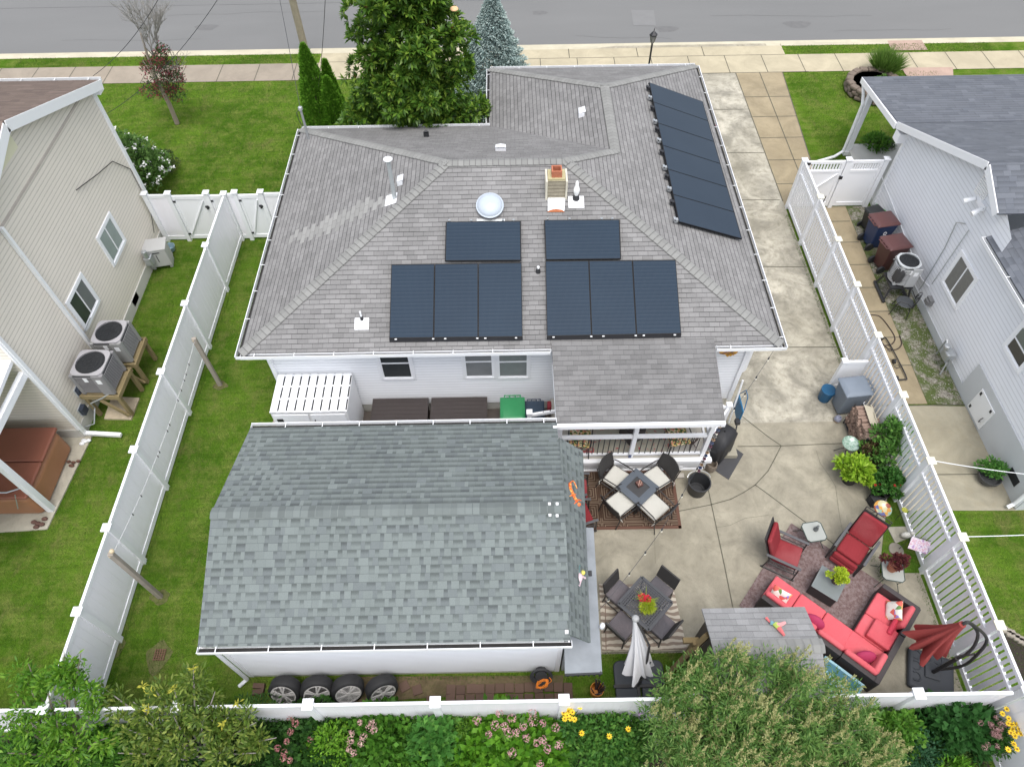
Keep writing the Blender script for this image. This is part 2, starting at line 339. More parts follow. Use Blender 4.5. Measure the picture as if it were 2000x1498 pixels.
# street wear
rc=[[(x,y) for x,y in zip(np.linspace(a,a+L_,9),b+np.cumsum(rng.normal(0,.06,9)))] for a,b,L_ in ((-19,30.1,6),(-6,31.0,5),(3,29.9,4),(9,31.3,7),(14,29.8,5),(-15,32.2,7))]
joints(st,rc,.012,-.116,M('street_crack',(.10,.10,.095),.95),'crack')
OS=M('oil_stain',(.115,.113,.11),.8,.2,6)
mb=MB()
for cx,cy,r_ in ((6.9,30.2,.3),(-3.2,30.6,.22),(12.6,30.4,.35),(-13,31,.3),(1.5,31.8,.2)): mb.poly([(cx+r_*1.6*math.cos(a)*(1+.25*math.sin(3*a+cx)),cy+r_*math.sin(a)*(1+.2*math.cos(2*a)),-.1165) for a in np.linspace(0,6.1,16)])
mb.build('stain',M('oil_stain_b',(.135,.134,.132),.8,.2,6),st)
# drive, patio
dr=sheet('driveway',[(4.5,10.0),(9.12,10.0),(9.12,26.5),(4.5,26.5)],.0,CG)
joints(dr,[px((1385,215),(1462,214)),px((1405,299),(1492,299)),px((1440,391),(1522,391)),px((1480,521),(1578,522)),px((1440,679),(1650,678))]+[[(9.11,18.7),(9.11,26.5)],[(4.5,26.49),(9.12,26.49)]],.03)
pa=sheet('patio',[(1.0,4.27),(3.75,4.27),(3.75,2.95),(9.12,2.95),(9.12,7.0),(9.12,10.0),(4.5,10.0),(4.5,10.5),(1.0,10.5)],.0,CP)
JL=[px((1441,872),(1500,871.5),(1525,871),(1645,866)),px((1430,798),(1500,853),(1525,870)),px((1383,955),(1414,1100),(1431,1185)),px((1475,947),(1500,965),(1576,1022),(1633,1066)),
 px((1327,998),(1387,986),(1427,975),(1452,962),(1475,947),(1500,920),(1513,896),(1525,872)),px((1177,1275),(1330,1272))]
joints(pa,JL,.022)
cr=[px((1594,880),(1602,905),(1620,930),(1632,950),(1637,990),(1640,1010),(1648,1050)),px((1400,1030),(1425,1026),(1455,1012),(1500,1006)),px((1260,1035),(1278,1035),(1280,1100)),px((1650,760),(1600,770))]
joints(pa,cr[:3],.009,.005,M('crack',(.16,.15,.11),.95),'crack')
GR2=grassmat('patch_grass',(.06,.125,.014),(.09,.165,.024),(.12,.14,.035))
sheet('lawn_patch',px((1733,968),(1757,968),(1800,1119),(1718,1119),(1720,1095),(1725,1045),(1730,1007)),.008,GR2)
# tan slabs beyond the gate
ta=sheet('walkway',[(9.12,18.5),(10.45,18.5),(10.97,26.5),(9.12,26.5)],.001,CTAN)
joints(ta,[[(9.12,y),(10.45+.52*(y-18.5)/8,y)] for y in (19.6,20.9,22.2,23.5,24.8)]+[[(10.02,18.5),(10.06,26.5)],[(10.45,18.5),(10.97,26.5)]],.03,.007)
wy=[atz(1640,y).y for y in (433,474,518,563,610,661,716)]
wa=sheet('walkway',[(9.2,10.5),(10.95,10.5),(11.1,18.4),(9.2,18.4)],.002,CTAN); joints(wa,[[(9.2,y),(11.02,y)] for y in wy],.03,.008)
pd=sheet('walkway',[(9.2,7.45),(11.95,7.4),(11.95,10.4),(9.2,10.5)],.002,concrete('pad_concrete',(.31,.285,.215),.3,(.28,.24,.16),1,.35,.5)); joints(pd,[px((1827,927),(1920,926)),[(9.2,10.45),(11.95,10.45)]],.025,.008)
# gravel strip with weeds
GV=NB('gravel_bed'); p_=GV.pos(); vo=GV.new('ShaderNodeTexVoronoi'); vo.inputs['Scale'].default_value=22; GV.L.new(p_,vo.inputs['Vector'])
f_=GV.ramp(GV.noise(2.2,p_,5,.7),[(.42,(0,0,0)),(.54,(1,1,1))]); c_=GV.mix(GV.math('MULTIPLY',GV.sep(vo.outputs['Color'])[0],1),(.12,.105,.075),(.36,.34,.29)); c_=GV.mix(f_,c_,(.08,.105,.03))
GRAV=GV.out(c_,.95,GV.bump(vo.outputs['Distance'],.8,.02))
o=sheet('gravel',[(10.96,10.5),(11.9,10.45),(11.9,18.4),(11.11,18.4)],.004,GRAV); o['kind']='structure'
mb=MB()
for i in range(900):
    x=rng.uniform(11.1,11.88); y=rng.uniform(10.6,16); r=rng.uniform(.008,.02); mb.M=Matrix.Translation((x,y,.01))@Matrix.Rotation(rng.uniform(0,6.28),4,'Z'); mb.ell((0,0,0),r,r*.7,r*.6,5,3)
o=mb.build('pebbles',M('pebble',(.34,.32,.28),.9,0,isl=.35)); o['kind']='stuff'; o['label']='pale pebbles scattered in the weedy strip along the grey house'
# brick path by the back fence, dirt
BRK=M('brick_paver',(.125,.078,.058),.9,.2,3,.3,50,isl=.12)
sheet('dirt_strip',px((700,1321),(1100,1318),(1100,1345),(690,1372)),-.008,concrete('dirt',(.15,.11,.065),.5,(.06,.08,.02),3,.4,.8))
mb=MB()
for r_ in range(3):
    for c in range(13):
        x,y=-1.35+c*.2+rng.normal(0,.006),3.22+r_*.2+rng.normal(0,.006)
        if rng.random()<.93: mb.cb(x,y,0.0,.185,.185,.05,rng.normal(0,.03))
for (x,y,a) in px((815,1347))and[(*atz(815,1347)[:2],.3),(*atz(842,1368)[:2],.05),(*atz(790,1340)[:2],.5)]: mb.cb(x,y,.0,.19,.19,.05,a)
o=mb.build('brick_path',BRK,bevel=.006); o['kind']='structure'
# ------------------------------------------------------------ shared building builders
def caps(mb,a,b,fa,fb,w=.135,ex=.14,lift=.013):
    a=Vector(a);b=Vector(b)   # a low end -> b high end ; fa,fb face normals
    d=(b-a); L=d.length; d.normalize(); arms=[]
    for n in (fa,fb):
        n=Vector(n).normalized(); q=d.cross(n).normalized()
        if q.z>0: q=-q
        arms.append((q,n))
    if abs(d.z)<.02: arms[0]=(arms[0][0],arms[0][1])
    up=(arms[0][1]+arms[1][1]).normalized(); k=int(L/ex)
    for i in range(k+1):
        t0=i*ex; t1=min(t0+ex*1.25,L+.05); ww=w*rng.uniform(.96,1.04)
        p0=a+d*t0+up*(.012+lift); p1=a+d*t1+up*.012
        for (q,n) in arms: pass
        l0=p0+arms[0][0]*ww; l1=p1+arms[0][0]*ww; r0=p0+arms[1][0]*ww; r1=p1+arms[1][0]*ww
        th=up*.012
        mb.add([l0,p0,r0,l1,p1,r1,l0-th,p0-th,r0-th],[(0,1,4,3),(1,2,5,4),(6,7,1,0),(7,8,2,1)])
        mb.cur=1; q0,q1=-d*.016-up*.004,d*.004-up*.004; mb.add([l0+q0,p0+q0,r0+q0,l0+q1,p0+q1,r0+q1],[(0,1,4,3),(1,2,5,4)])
        for e,f in ((l0,l1),(r0,r1)):
            o_=(e-p0).normalized()*.012-up*.006; mb.add([e+o_,e-o_*.3-up*.006,f-o_*.3-up*.006,f+o_],[(0,1,2,3)])
        mb.cur=0
def nrm(a,b,c):
    n=(Vector(b)-Vector(a)).cross(Vector(c)-Vector(a)).normalized(); return n if n.z>0 else -n
def gutter(a,b,out,parent,step=.9,nm='gutter'):
    """white open gutter along a-b; out = horizontal unit vector away from the house"""
    a=Vector(a);b=Vector(b);o=Vector(out); d=(b-a).normalized(); L=(b-a).length; w=.11
    mb=MB()
    def seg(p,q,ww,h): mb.bar(p,q,ww,h)
    z=Vector((0,0,1))
    seg(a+o*w-z*.03,b+o*w-z*.03,.010,.09); seg(a+o*(w/2-.006)-z*.08,b+o*(w/2-.006)-z*.08,w-.012,.008)
    seg(a+o*(w+.002)+z*.018,b+o*(w+.002)+z*.018,.016,.012)
    for e in (a+d*.004,b-d*.004): mb.bar(e-z*.03,e+o*(w-.008)-z*.03,.008,.088)
    k=max(1,int(L/step))
    for i in range(k): p=a+d*((i+.35)*step); mb.bar(p+z*.012,p+o*(w-.01)+z*.012,.017,.006)
    g=mb.build(nm,GUT,parent)
    mb=MB(); mb.bar(a+o*(w/2-.004)-z*.068,b+o*(w/2-.004)-z*.068,w-.03,.008); mb.build('debris',M('gutter_dirt_fill',(.028,.027,.026),.95,.5,9) if 'gutter_dirt_fill' not in bpy.data.materials else bpy.data.materials['gutter_dirt_fill'],g)
    return g
def window(parent,c,u,n,w,h,split='h',curtain=(0,0),grid=0,fr=.09,fm=None,proud=.03,cm=None):
    """c centre on wall plane, u horizontal unit, n outward. frame + panes"""
    c=Vector(c);u=Vector(u);n=Vector(n);z=Vector((0,0,1)); fm=fm or WHITE
    def bx(mb,x0,x1,z0,z1,d0,d1):
        mb.add([tuple(c+u*x+z*q+n*d) for d in(d0,d1) for q in(z0,z1) for x in(x0,x1)],[(0,1,3,2),(4,6,7,5),(0,4,5,1),(2,3,7,6),(0,2,6,4),(1,5,7,3)])
    W=MB(); H=h/2; A=w/2
    bx(W,-A-fr,-A,-H-fr,H+fr,.0,proud); bx(W,A,A+fr,-H-fr,H+fr,0,proud); bx(W,-A,A,H,H+fr,0,proud+.002); bx(W,-A,A,-H-fr,-H,0,proud+.012)
    s=.035
    bx(W,-A,-A+s,-H,H,0,proud-.008);bx(W,A-s,A,-H,H,0,proud-.008);bx(W,-A+s,A-s,H-s,H,0,proud-.01);bx(W,-A+s,A-s,-H,-H+s,0,proud-.01)
    if split=='h': bx(W,-A+s,A-s,-.02,.02,0,proud-.006)
    if split=='v': bx(W,-.02,.02,-H+s,H-s,0,proud-.006)
    f=W.build('window',fm,parent)
    halves=[(-A+s,A-s,.02,H-s),(-A+s,A-s,-H+s,-.02)] if split=='h' else [(-A+s,-.02,-H+s,H-s),(.02,A-s,-H+s,H-s)] if split=='v' else [(-A+s,A-s,-H+s,H-s)]
    for i,(x0,x1,z0,z1) in enumerate(halves):
        P=MB(); bx(P,x0,x1,z0,z1,.002,.008+.006*(i==0)); P.build('pane',(cm or BLIND) if curtain[min(i,1)] else GLASS,f)
    return f
# ------------------------------------------------------------ main house
E0=3.0; X0,X1,Y0,Y1,Y2,XA=-6.12,6.14,10.17,18.73,21.85,-.51
A_=(-1.47,14.55,4.82);B_=(1.41,14.55,4.82);C_=(2.78,15.62,4.305);D_=(2.78,18.6,4.305)
SW,SE,NW,NA,NXA,NE=(X0,Y0,E0),(X1,Y0,E0),(X0,Y1,E0),(XA,Y1,E0),(XA,Y2,E0),(X1,Y2,E0)
H=thing('white_house','low white house with a grey hipped shingle roof in the middle of the lot','house',(0,16,0),world=True)
r=MB()
for f in ((SW,SE,B_,A_),(NW,SW,A_),(NA,NW,A_,B_,C_),(NXA,NA,C_,D_),(NE,NXA,D_),(SE,NE,D_,C_,B_)): r.slab(f,.05)
RF=r.build('roof',ROOF,H)
nS,nW,nN,nWW,nNN,nE=nrm(SW,SE,B_),nrm(NW,SW,A_),nrm(NA,NW,A_),nrm(NXA,NA,C_),nrm(NE,NXA,D_),nrm(SE,NE,D_)
r=MB()
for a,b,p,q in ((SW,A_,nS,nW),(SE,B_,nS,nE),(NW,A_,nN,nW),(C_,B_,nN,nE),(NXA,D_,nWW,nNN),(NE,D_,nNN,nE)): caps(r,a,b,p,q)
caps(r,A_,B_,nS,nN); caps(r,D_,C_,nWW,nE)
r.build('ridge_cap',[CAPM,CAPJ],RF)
wl=MB(); foot=[(-5.72,10.55),(5.62,10.55),(5.62,21.4),(-.1,21.4),(-.1,18.35),(-5.72,18.35)]
wl.prism(foot,.35,2.9); wl.build('wall',WSID,H)
fo=MB(); fo.prism([(-5.69,10.58),(5.59,10.58),(5.59,21.37),(-.07,21.37),(-.07,18.32),(-5.69,18.32)],-.1,.35); fo.build('foundation',FOUNDC,H)
so_=MB(); so_.prism([(X0+.02,Y0+.02),(X1-.02,Y0+.02),(X1-.02,Y2-.02),(XA+.02,Y2-.02),(XA+.02,Y1-.02),(X0+.02,Y1-.02)],2.9,2.945); so_.build('soffit',WHITE,H)
fa=MB()
for a,b in ((SW,SE),(NW,SW),(NA,NW),(NXA,NA),(NE,NXA),(SE,NE)):
    fa.bar(Vector(a)-Vector((0,0,.09)),Vector(b)-Vector((0,0,.09)),.02,.1)
fa.build('fascia',WHITE,H)
for x,y in ((-5.73,10.54),(5.63,10.54)): cw=MB(); cw.cb(x,y,1.6,.1,.1,2.55); cw.build('corner_trim',WHITE,H)
gutter((X0-.0,Y0,2.98),(.9,Y0,2.98),(0,-1,0),H); gutter((4.66,Y0,2.98),(X1+.0,Y0,2.98),(0,-1,0),H)
gutter((X0,Y1,2.98),(X0,Y0-.1,2.98),(-1,0,0),H); gutter((X1,Y0-.1,2.98),(X1,Y2,2.98),(1,0,0),H)
gutter((XA,Y1,2.98),(X0,Y1,2.98),(0,1,0),H); gutter((X1,Y2,2.98),(XA,Y2,2.98),(0,1,0),H); gutter((XA,Y2,2.98),(XA,Y1+.1,2.98),(-1,0,0),H)
S_=Vector((0,-1,0)); U_=Vector((1,0,0))
def onwall(x0,y0,x1,y1,y): a=aty(x0,y0,y);b=aty(x1,y1,y); return (a+b)/2,abs(b.x-a.x),abs(a.z-b.z)
c,w_,h_=onwall(737,695,808,735,10.55); window(H,(c.x,10.55,c.z+.14),U_,S_,w_-.03,h_+.34,curtain=(0,0),fr=.07)
for xa,xb in ((903,966),(970,1033)):
    c,w_,h_=onwall(xa,691,xb,733,10.55); window(H,(c.x,10.55,c.z+.14),U_,S_,w_-.05,h_+.34,curtain=(1,1),cm=M('sheer',(.20,.21,.215),.3,.3,3),fr=.06)
# bay window on the east wall
bw=MB(); bw.prism([(5.62,10.7),(6.0,10.95),(6.0,12.6),(5.62,12.85)],1.0,2.2); b_=bw.build('bay_window',WHITE,H)
bw=MB(); bw.box(6.0,6.012,11.05,12.5,1.1,2.1); bw.build('pane',GLASS,b_)
bw=MB(); bw.prism([(5.62,10.62),(6.06,10.9),(6.06,12.65),(5.62,12.93)],2.2,2.26); bw.build('bay_roof',WOOD_W,b_)
# roof furniture
def zS(y): return E0+(y-Y0)*(4.82-E0)/(14.55-Y0)
def onS(px_,py_,off=0):
    d=ray(px_,py_); k=(4.82-E0)/(14.55-Y0); t=(E0+off-k*Y0-CH)/(d.z-k*d.y); return CC+d*t
def onplane(px_,py_,P0,n):
    d=ray(px_,py_); t=(Vector(P0)-CC).dot(n)/d.dot(n); return CC+d*t
# chimney
cb=onS(1086,388); ch=MB(); ch.box(cb.x-.21,cb.x+.21,cb.y,cb.y+.42,cb.z-.3,cb.z+.50)
CHM=NB('chimney_block'); z_=CHM.sep(CHM.pos())[2]; f_=CHM.math('LESS_THAN',CHM.math('FRACT',CHM.math('DIVIDE',z_,.1)),.15); CHK=CHM.out(CHM.mix(f_,CHM.mix(CHM.noise(14,CHM.pos(),4,.7),(.16,.14,.10),(.48,.43,.33)),(.13,.11,.08)),.95)
k_=ch.build('chimney',CHK,RF)
ch=MB(); 
for sx in (-1,1): ch.box(cb.x+sx*.235-.022,cb.x+sx*.235+.022,cb.y-.03,cb.y+.45,cb.z-.25,cb.z+.51)
ch.build('chimney_trim',M('old_white',(.62,.58,.48),.8,.15,8),k_)
ch=MB(); ch.box(cb.x-.2,cb.x+.2,cb.y+.02,cb.y+.4,cb.z+.50,cb.z+.54); ch.build('chimney_crown',M('mossy_mortar',(.42,.38,.22),.95,.3,15),k_)
ch=MB(); q=(cb.x,cb.y+.2,cb.z+.54)
for a,b,c2,d2 in ((-.12,.12,-.12,-.09),(-.12,.12,.09,.12),(-.12,-.09,-.09,.09),(.09,.12,-.09,.09)): ch.box(q[0]+a,q[0]+b,q[1]+c2,q[1]+d2,q[2],q[2]+.17)
ch.build('flue_tile',M('terracotta',(.42,.15,.085),.8,.12,8),k_)
a=onS(1070,388);b=onS(1104,388);c=onS(1102,414);d_=onS(1070,414); up=Vector((0,0,.02))
ch=MB(); ch.slab([a+up,b+up,c+up,d_+up],.015); ch.build('flashing',M('white_flashing',(.75,.76,.78),.5,.05),k_)
FLR=NB('rust_stain'); 
ch=MB(); aa=onS(1070,410)+up*1.2; bb=onS(1103,409)+up*1.2; ch.slab([onS(1075,412)+up*1.3,onS(1086,410)+up*1.3,onS(1098,412)+up*1.3,onS(1103,416)+up*1.3,onS(1068,416)+up*1.3],.006); ch.build('rust_patch',RUST,k_)
def vent(px_,py_,r,h,pl=None,cap=False,m=None,base=True,collar=True):
    b=onplane(px_,py_,*(pl or (SW,nS))); m=m or WHITE
    v=MB(); v.cyl(b-Vector((0,0,.1)),b+Vector((0,0,h)),r,n=14)
    if cap: v.lathe([(r,0),(r*1.6,.05),(r*1.7,.12),(r*1.2,.2),(r*.9,.22),(r*.9,.3),(r*.5,.36),(0,.37)],(b.x,b.y,b.z+h-.02),14)
    o=v.build('vent_pipe',m,RF,smooth=1)
    if collar: v=MB(); v.lathe([(r*2.0,.0),(r*1.75,.06),(r*1.1,.12),(r,.12)],(b.x,b.y,b.z-.01),14); v.build('collar',BLACKP,o,smooth=1)
    if base:
        n=(pl or (SW,nS))[1]; e=n.cross(Vector((0,0,1))).normalized(); f=n.cross(e).normalized()
        if f.z>0: f=-f
        c=b+n*.012+f*(.12); s=.14+r
        v=MB(); v.slab([c+e*s+f*.13,c-e*s+f*.13,c-e*s-f*(.13+r),c+e*s-f*(.13+r)],.008); v.build('flashing',WHITE,o)
    return o
vent(1125,388,.045,.16,cap=True,m=M('white_pvc',(.85,.85,.85),.3,.02)); vent(707,624,.022,.26); vent(1051,531,.03,.16,base=False)
o=vent(771,388,.05,1.08,(NW,nW),m=M('grey_flue',(.45,.48,.49),.4,.1,6,metal=.3),collar=False); b=onplane(771,388,NW,nW)
v=MB(); v.lathe([(.08,0),(.105,.025),(.105,.04),(.04,.07),(0,.08)],(b.x,b.y,b.z+1.09),18); v.build('rain_cap',M('cap_white',(.8,.82,.84),.3,.03),o,smooth=1)
# electric mast at the front left corner
pm=onplane(603,272,NW,nW); v=MB(); v.cyl(pm-Vector((0,0,.3)),pm+Vector((0,0,.95)),.035,n=10); v.lathe([(.03,-.03),(.07,0),(.06,.07),(.0,.1)],(pm.x,pm.y,pm.z+.95),12); mst=v.build('service_mast',GALV,RF,smooth=1)
v=MB(); v.tube([pm+Vector((-.04,0,.95)),pm+Vector((-.14,0,.85)),pm+Vector((-.13,0,.6)),pm+Vector((-.06,-.02,.42))],.01); v.build('cable_loop',BLACKP,mst); MAST=pm+Vector((0,0,.98))
# box vents
def bvent(px_,py_,pl,s=.13,m=None):
    b=onplane(px_,py_,*pl); v=MB(Matrix.Translation(b)@Matrix.Rotation(math.atan2(pl[1].y,pl[1].x)+R(90),4,'Z')); v.prism([(-s,-s*.6),(s,-s*.6),(s*1.05,s*.6),(-s*1.05,s*.6)],-.05,.12); v.add([(-s,-s*.6,.12),(s,-s*.6,.12),(s*1.05,s*.8,.17),(-s*1.05,s*.8,.17),(0,0,.2)],[(0,1,4),(1,2,4),(2,3,4),(3,0,4)])
    return v.build('box_vent',m or WHITE,RF)
bvent(1135,224,(NXA,nWW)); bvent(782,357,(NW,nW),.11); bvent(978,294,(NA,nN)); bvent(833,266,(NA,nN),.07,BLACKP)
# tubular skylight dome
b=onS(957,406); v=MB(Matrix.Translation(b)@nS.to_track_quat('Z','Y').to_matrix().to_4x4()); v.lathe([(.30,0),(.325,.04),(.33,.06),(.30,.07),(.285,.10),(.24,.14),(.15,.17),(0,.185)],(0,0,.06),32); v.lathe([(.24,-.05),(.24,.1)],(0,0,0),20)
v.build('attic_fan_dome',M('dome_white',(.42,.47,.53),.35,.05,5),RF,smooth=1)
v=MB(); v.slab([onS(931,428,.02),onS(986,428,.02),onS(986,432,.02),onS(931,432,.02)],.01); v.build('flashing',GALV,RF)
# pale wash stain below the flue
WS=shingle3('washed_shingle',(.30,.30,.285),line=.3)
v=MB(); cl_=[onplane(x,y,NW,nW) for x,y in ((766,392),(735,404),(700,422),(655,443),(610,460),(570,472))]; wd=[.12,.2,.27,.26,.2,.06]
eu=nW.cross(Vector((0,0,1))).normalized(); ev=nW.cross(eu).normalized(); o0=cl_[2]
for a in range(-60,60):
    for b in range(-14,14):
        q=o0+eu*((b+.5*(a%2))*.305)+ev*(a*.127); best=9
        for k in range(5):
            A=cl_[k];B=cl_[k+1]; t_=max(0,min(1,(q-A).dot(B-A)/(B-A).length_squared)); dd=(q-lerp0(A,B,t_)).length/(wd[k]+(wd[k+1]-wd[k])*t_); best=min(best,dd)
        if best<.9 or (best<1.2 and rng.random()<.4): v.slab([q+nW*.006,q+eu*.295+nW*.006,q+eu*.295+ev*.12+nW*.004,q+ev*.12+nW*.004],.003)
v.build('wash_stain',M('washed_shingle',(.262,.26,.25),.95,.15,9,.3,50,isl=.1),RF)
# porch roof and porch
PX0,PX1=.93,4.64; pr=MB(); pr.slab([(PX0,10.30,3.085),(PX1-.03,10.30,3.085),(PX1,8.46,2.52),(PX0+.04,8.46,2.52)],.07)
pr.build('porch_roof',PORCHROOF,H)
v=MB(); v.box(PX0+.02,PX1+.01,8.37,8.455,2.38,2.5); v.box(PX0+.03,PX0+.1,8.46,10.2,2.3,2.42); v.box(PX1-.12,PX1-.05,8.46,10.2,2.3,2.42); v.build('porch_beam',WHITE,H)
for x in (PX1-.02,PX0+.05): v=MB(); v.poly([(x,8.46,2.46),(x,10.5,2.46),(x,10.5,3.08)]); v.build('porch_gable',WHITE,H)
DK=M('deck_boards',(.42,.40,.36),.8,.2,5)
v=MB(); v.box(1.0,4.72,8.72,10.52,.42,.5); pf=v.build('porch_floor',DK,H)
v=MB(); v.box(.98,4.82,8.60,8.715,.40,.51); v.box(.98,4.78,8.665,8.71,.14,.40); v.box(4.74,4.80,8.72,10.5,.1,.5); v.box(.98,4.7,8.64,8.70,.0,.06)
for x in np.arange(1.0,4.8,.62): v.box(x,x+.09,8.65,8.705,.05,.16)
v.build('porch_skirt',WHITE,H)
v=MB(); v.box(1.0,4.7,8.71,8.73,.0,.18); v.build('lattice',DARK,H)
for x in (1.1,2.86,4.6): RL=MB(); RL.cb(x,8.78,(.5+2.4)/2,.1,.1,1.88); RL.build('porch_post',WHITE,H)
v=MB()
for a,b in ((1.16,2.80),(2.92,4.54)): v.box(a,b,8.74,8.82,1.36,1.44); v.box(a,b,8.755,8.805,.58,.64)
v.box(4.56,4.64,8.84,9.5,1.36,1.44); rl=v.build('railing',WHITE,H)
v=MB()
for a,b in ((1.16,2.80),(2.92,4.54)):
    n_=int((b-a)/.125)
    for i in range(1,n_): x=a+(b-a)*i/n_; v.cyl((x,8.78,.64),(x,8.78,1.36),.011,n=6,cap=False)
v.build('balusters',BLACKM,rl)
# stairs with newel posts either side
for sx,x,y,zt in ((1,5.28,9.72,1.25),(-1,.42,9.5,1.4)):
    v=MB(); v.cb(x,y,zt/2,.1,.1,zt); v.cb(x,y,zt+.02,.14,.14,.04); x2=4.66 if sx>0 else 1.08; y2=y if sx<0 else y-.1
    v.bar((x,y,zt-.12),(x2,y2,1.45),.06,.08); v.bar((x,y,.3),(x2,y2,.65),.05,.06)
    if sx>0: v.bar((x,y,zt-.12),(4.7,8.84,1.42),.05,.07)
    s_=v.build('stair_rail',WHITE,H)
    v=MB()
    for i in range(1,4): t=i/4; v.cyl((x+(x2-x)*t,y,.3+.35*t),(x+(x2-x)*t,y,zt-.12+.3*t),.011,n=6)
    v.build('balusters',BLACKM,s_)
v=MB(); 
for i in range(3): v.box(4.82+.0,5.6-.26*i,8.95,9.9,.14*i,.14*(i+1))
v.build('steps',M('step_concrete',(.3,.28,.22),.9,.2),H)
v=MB(); v.tube([(5.58,9.95,.1),(5.62,10.2,1.6)],.025); v.build('downspout',GUT,H)
# lower deck between house and garage
v=MB(); v.box(-6.0,1.0,8.4,10.5,-.05,.12); struct('deck_path',v,M('deck_dark',(.09,.075,.065),.85,.3,5))
v=MB(); v.slab([(-6.25,9.6,.05),(-5.75,9.6,.25),(-5.75,10.7,.3),(-6.2,10.7,.1)],.04); o=v.build('plywood_ramp',GREYW); tag(o,'grey weathered board leaning beside the white storage box','board')
# ------------------------------------------------------------ garage
G=thing('garage','detached white garage with a mottled grey-green gabled shingle roof','garage',(-2.3,6,0),world=True)
GX0,GX1,GY0,GY1=-5.66,.97,3.80,8.42; GR=(6.02,3.40); ge=2.6
r=MB(); r.slab([(GX0,GY0,ge),(GX1,GY0,ge),(GX1,GR[0],GR[1]),(GX0,GR[0],GR[1])],.05); r.slab([(GX1,GY1,ge),(GX0,GY1,ge),(GX0,GR[0],GR[1]),(GX1,GR[0],GR[1])],.05)
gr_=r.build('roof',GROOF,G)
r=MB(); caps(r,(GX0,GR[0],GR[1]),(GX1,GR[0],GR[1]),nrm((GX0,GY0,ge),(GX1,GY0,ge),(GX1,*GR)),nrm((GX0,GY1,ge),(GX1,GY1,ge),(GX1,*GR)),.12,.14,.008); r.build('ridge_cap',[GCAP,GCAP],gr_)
# raised tab courses give the near slope real relief
r=MB(); sl_=(GR[1]-ge)/(GR[0]-GY0)
v=MB(); v.prism([(-5.52,3.92),(.87,3.92),(.87,8.3),(-5.52,8.3)],.15,2.52); v.add([(-5.52,3.92,2.52),(-5.52,8.3,2.52),(-5.52,6.02,3.34),(.87,3.92,2.52),(.87,8.3,2.52),(.87,6.02,3.34)],[(0,1,2),(3,5,4)]); v.build('wall',GARS,G)
v=MB(); v.box(-5.5,.85,3.94,8.28,-.05,.15); v.build('foundation',FOUNDC,G)
v=MB(); 
for x in (GX0+.01,GX1-.03):
    for ya in (GY0,GY1): v.bar((x+.01,ya,ge-.11),(x+.01,GR[0],GR[1]-.11),.022,.12)
v.box(-5.53,-5.43,3.905,4.0,.1,2.5); v.box(.79,.885,3.905,4.0,.1,2.5); v.box(GX0,GX1,3.83,3.92,2.47,2.5); v.build('trim',WHITE,G)
gutter((GX0,GY0,2.585),(GX1+.03,GY0,2.585),(0,-1,0),G,.94); gutter((GX1,GY1,2.585),(GX0,GY1,2.585),(0,1,0),G,.8)
v=MB(); v.tube([(-5.62,3.78,2.5),(-5.6,3.9,2.3),(-5.56,3.86,.12),(-5.72,3.74,.05)],.04,8); v.build('downspout',GUT,G)
v=MB(); a1,b1=(1.0,7.96,2.72),(1.54,7.99,2.1); a2,b2=(.98,3.86,2.72),(1.38,3.90,2.1)
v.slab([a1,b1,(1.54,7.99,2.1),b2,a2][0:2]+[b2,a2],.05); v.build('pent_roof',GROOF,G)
v=MB(); v.box(.88,.97,3.9,8.3,2.4,2.66); v.box(.88,1.45,7.9,7.94,2.05,2.2);v.build('pent_bracket',GUT,G)
ZN=M('zinc',(.8,.8,.8),.3)
for x,y in ((1073,985),(1088,985),(1074,1007),(1088,1008)): v=MB(); p=onplane(x,y,(GX0,GR[0],GR[1]),Vector((0,0,1))); v.cb(p.x,p.y,3.42,.05,.05,.03); v.build('bracket',ZN,gr_)
# felt-roofed lean-to at the garage corner
L=thing('lean_to_shed','low lean-to store with a grey felt roof against the garage side','shed',(1.3,4.8,0),world=True)
v=MB(); v.slab([(.90,3.46,1.72),(1.6,3.5,1.62),(1.68,6.4,1.62),(1.0,6.4,1.72)],.03); v.build('roof',M('grey_felt',(.24,.26,.28),.7,.3,3,.2,20),L)
v=MB(); v.box(.93,1.55,3.95,6.3,0,1.58); v.build('wall',M('store_wall',(.35,.37,.38),.6),L)
v=MB(); v.bar((.90,3.44,1.68),(1.6,3.48,1.6),.03,.05)
for i in range(7): v.cb(.97+i*.1,3.5,1.5,.03,.03,.25)
v.build('rack',BLACKP,L)

# worn spots and edging in the lawns
DP=concrete('bare_dirt',(.13,.115,.055),.5,(.07,.105,.02),6,.5,1)
for (cx,cy,rx_,ry_) in ((313,1166,.22,.16),(430,752,.2,.14),(232,1262,.12,.2),(308,1283,.26,.32)):
    p=atz(cx,cy); mb=MB(); mb.poly([(p.x+rx_*math.cos(a)*(1+.2*math.sin(3*a+cx)),p.y+ry_*math.sin(a)*(1+.2*math.cos(4*a)),-.012) for a in np.linspace(0,6.2,18)]); struct('dirt_patch',mb,DP)
p=atz(312,1278); mb=MB()
for i in range(5): mb.cb(p.x-.1+i*.05,p.y,.0,.018,.24,.03); mb.cb(p.x,p.y-.1+i*.05,.0,.24,.014,.026)
o=mb.build('drain_grate',M('rusty_grate',(.14,.075,.05),.9,.3,20)); tag(o,'small rusty drain grate set in a bare patch of the side lawn','grate')
mb=MB(); mb.poly([(*tuple(q)[:2],-.01) for q in px((1950,1222),(2010,1262),(2010,1380),(1995,1345))]); struct('mulch_bed',mb,M('mulch',(.035,.028,.022),.95,.5,20,.8,40))
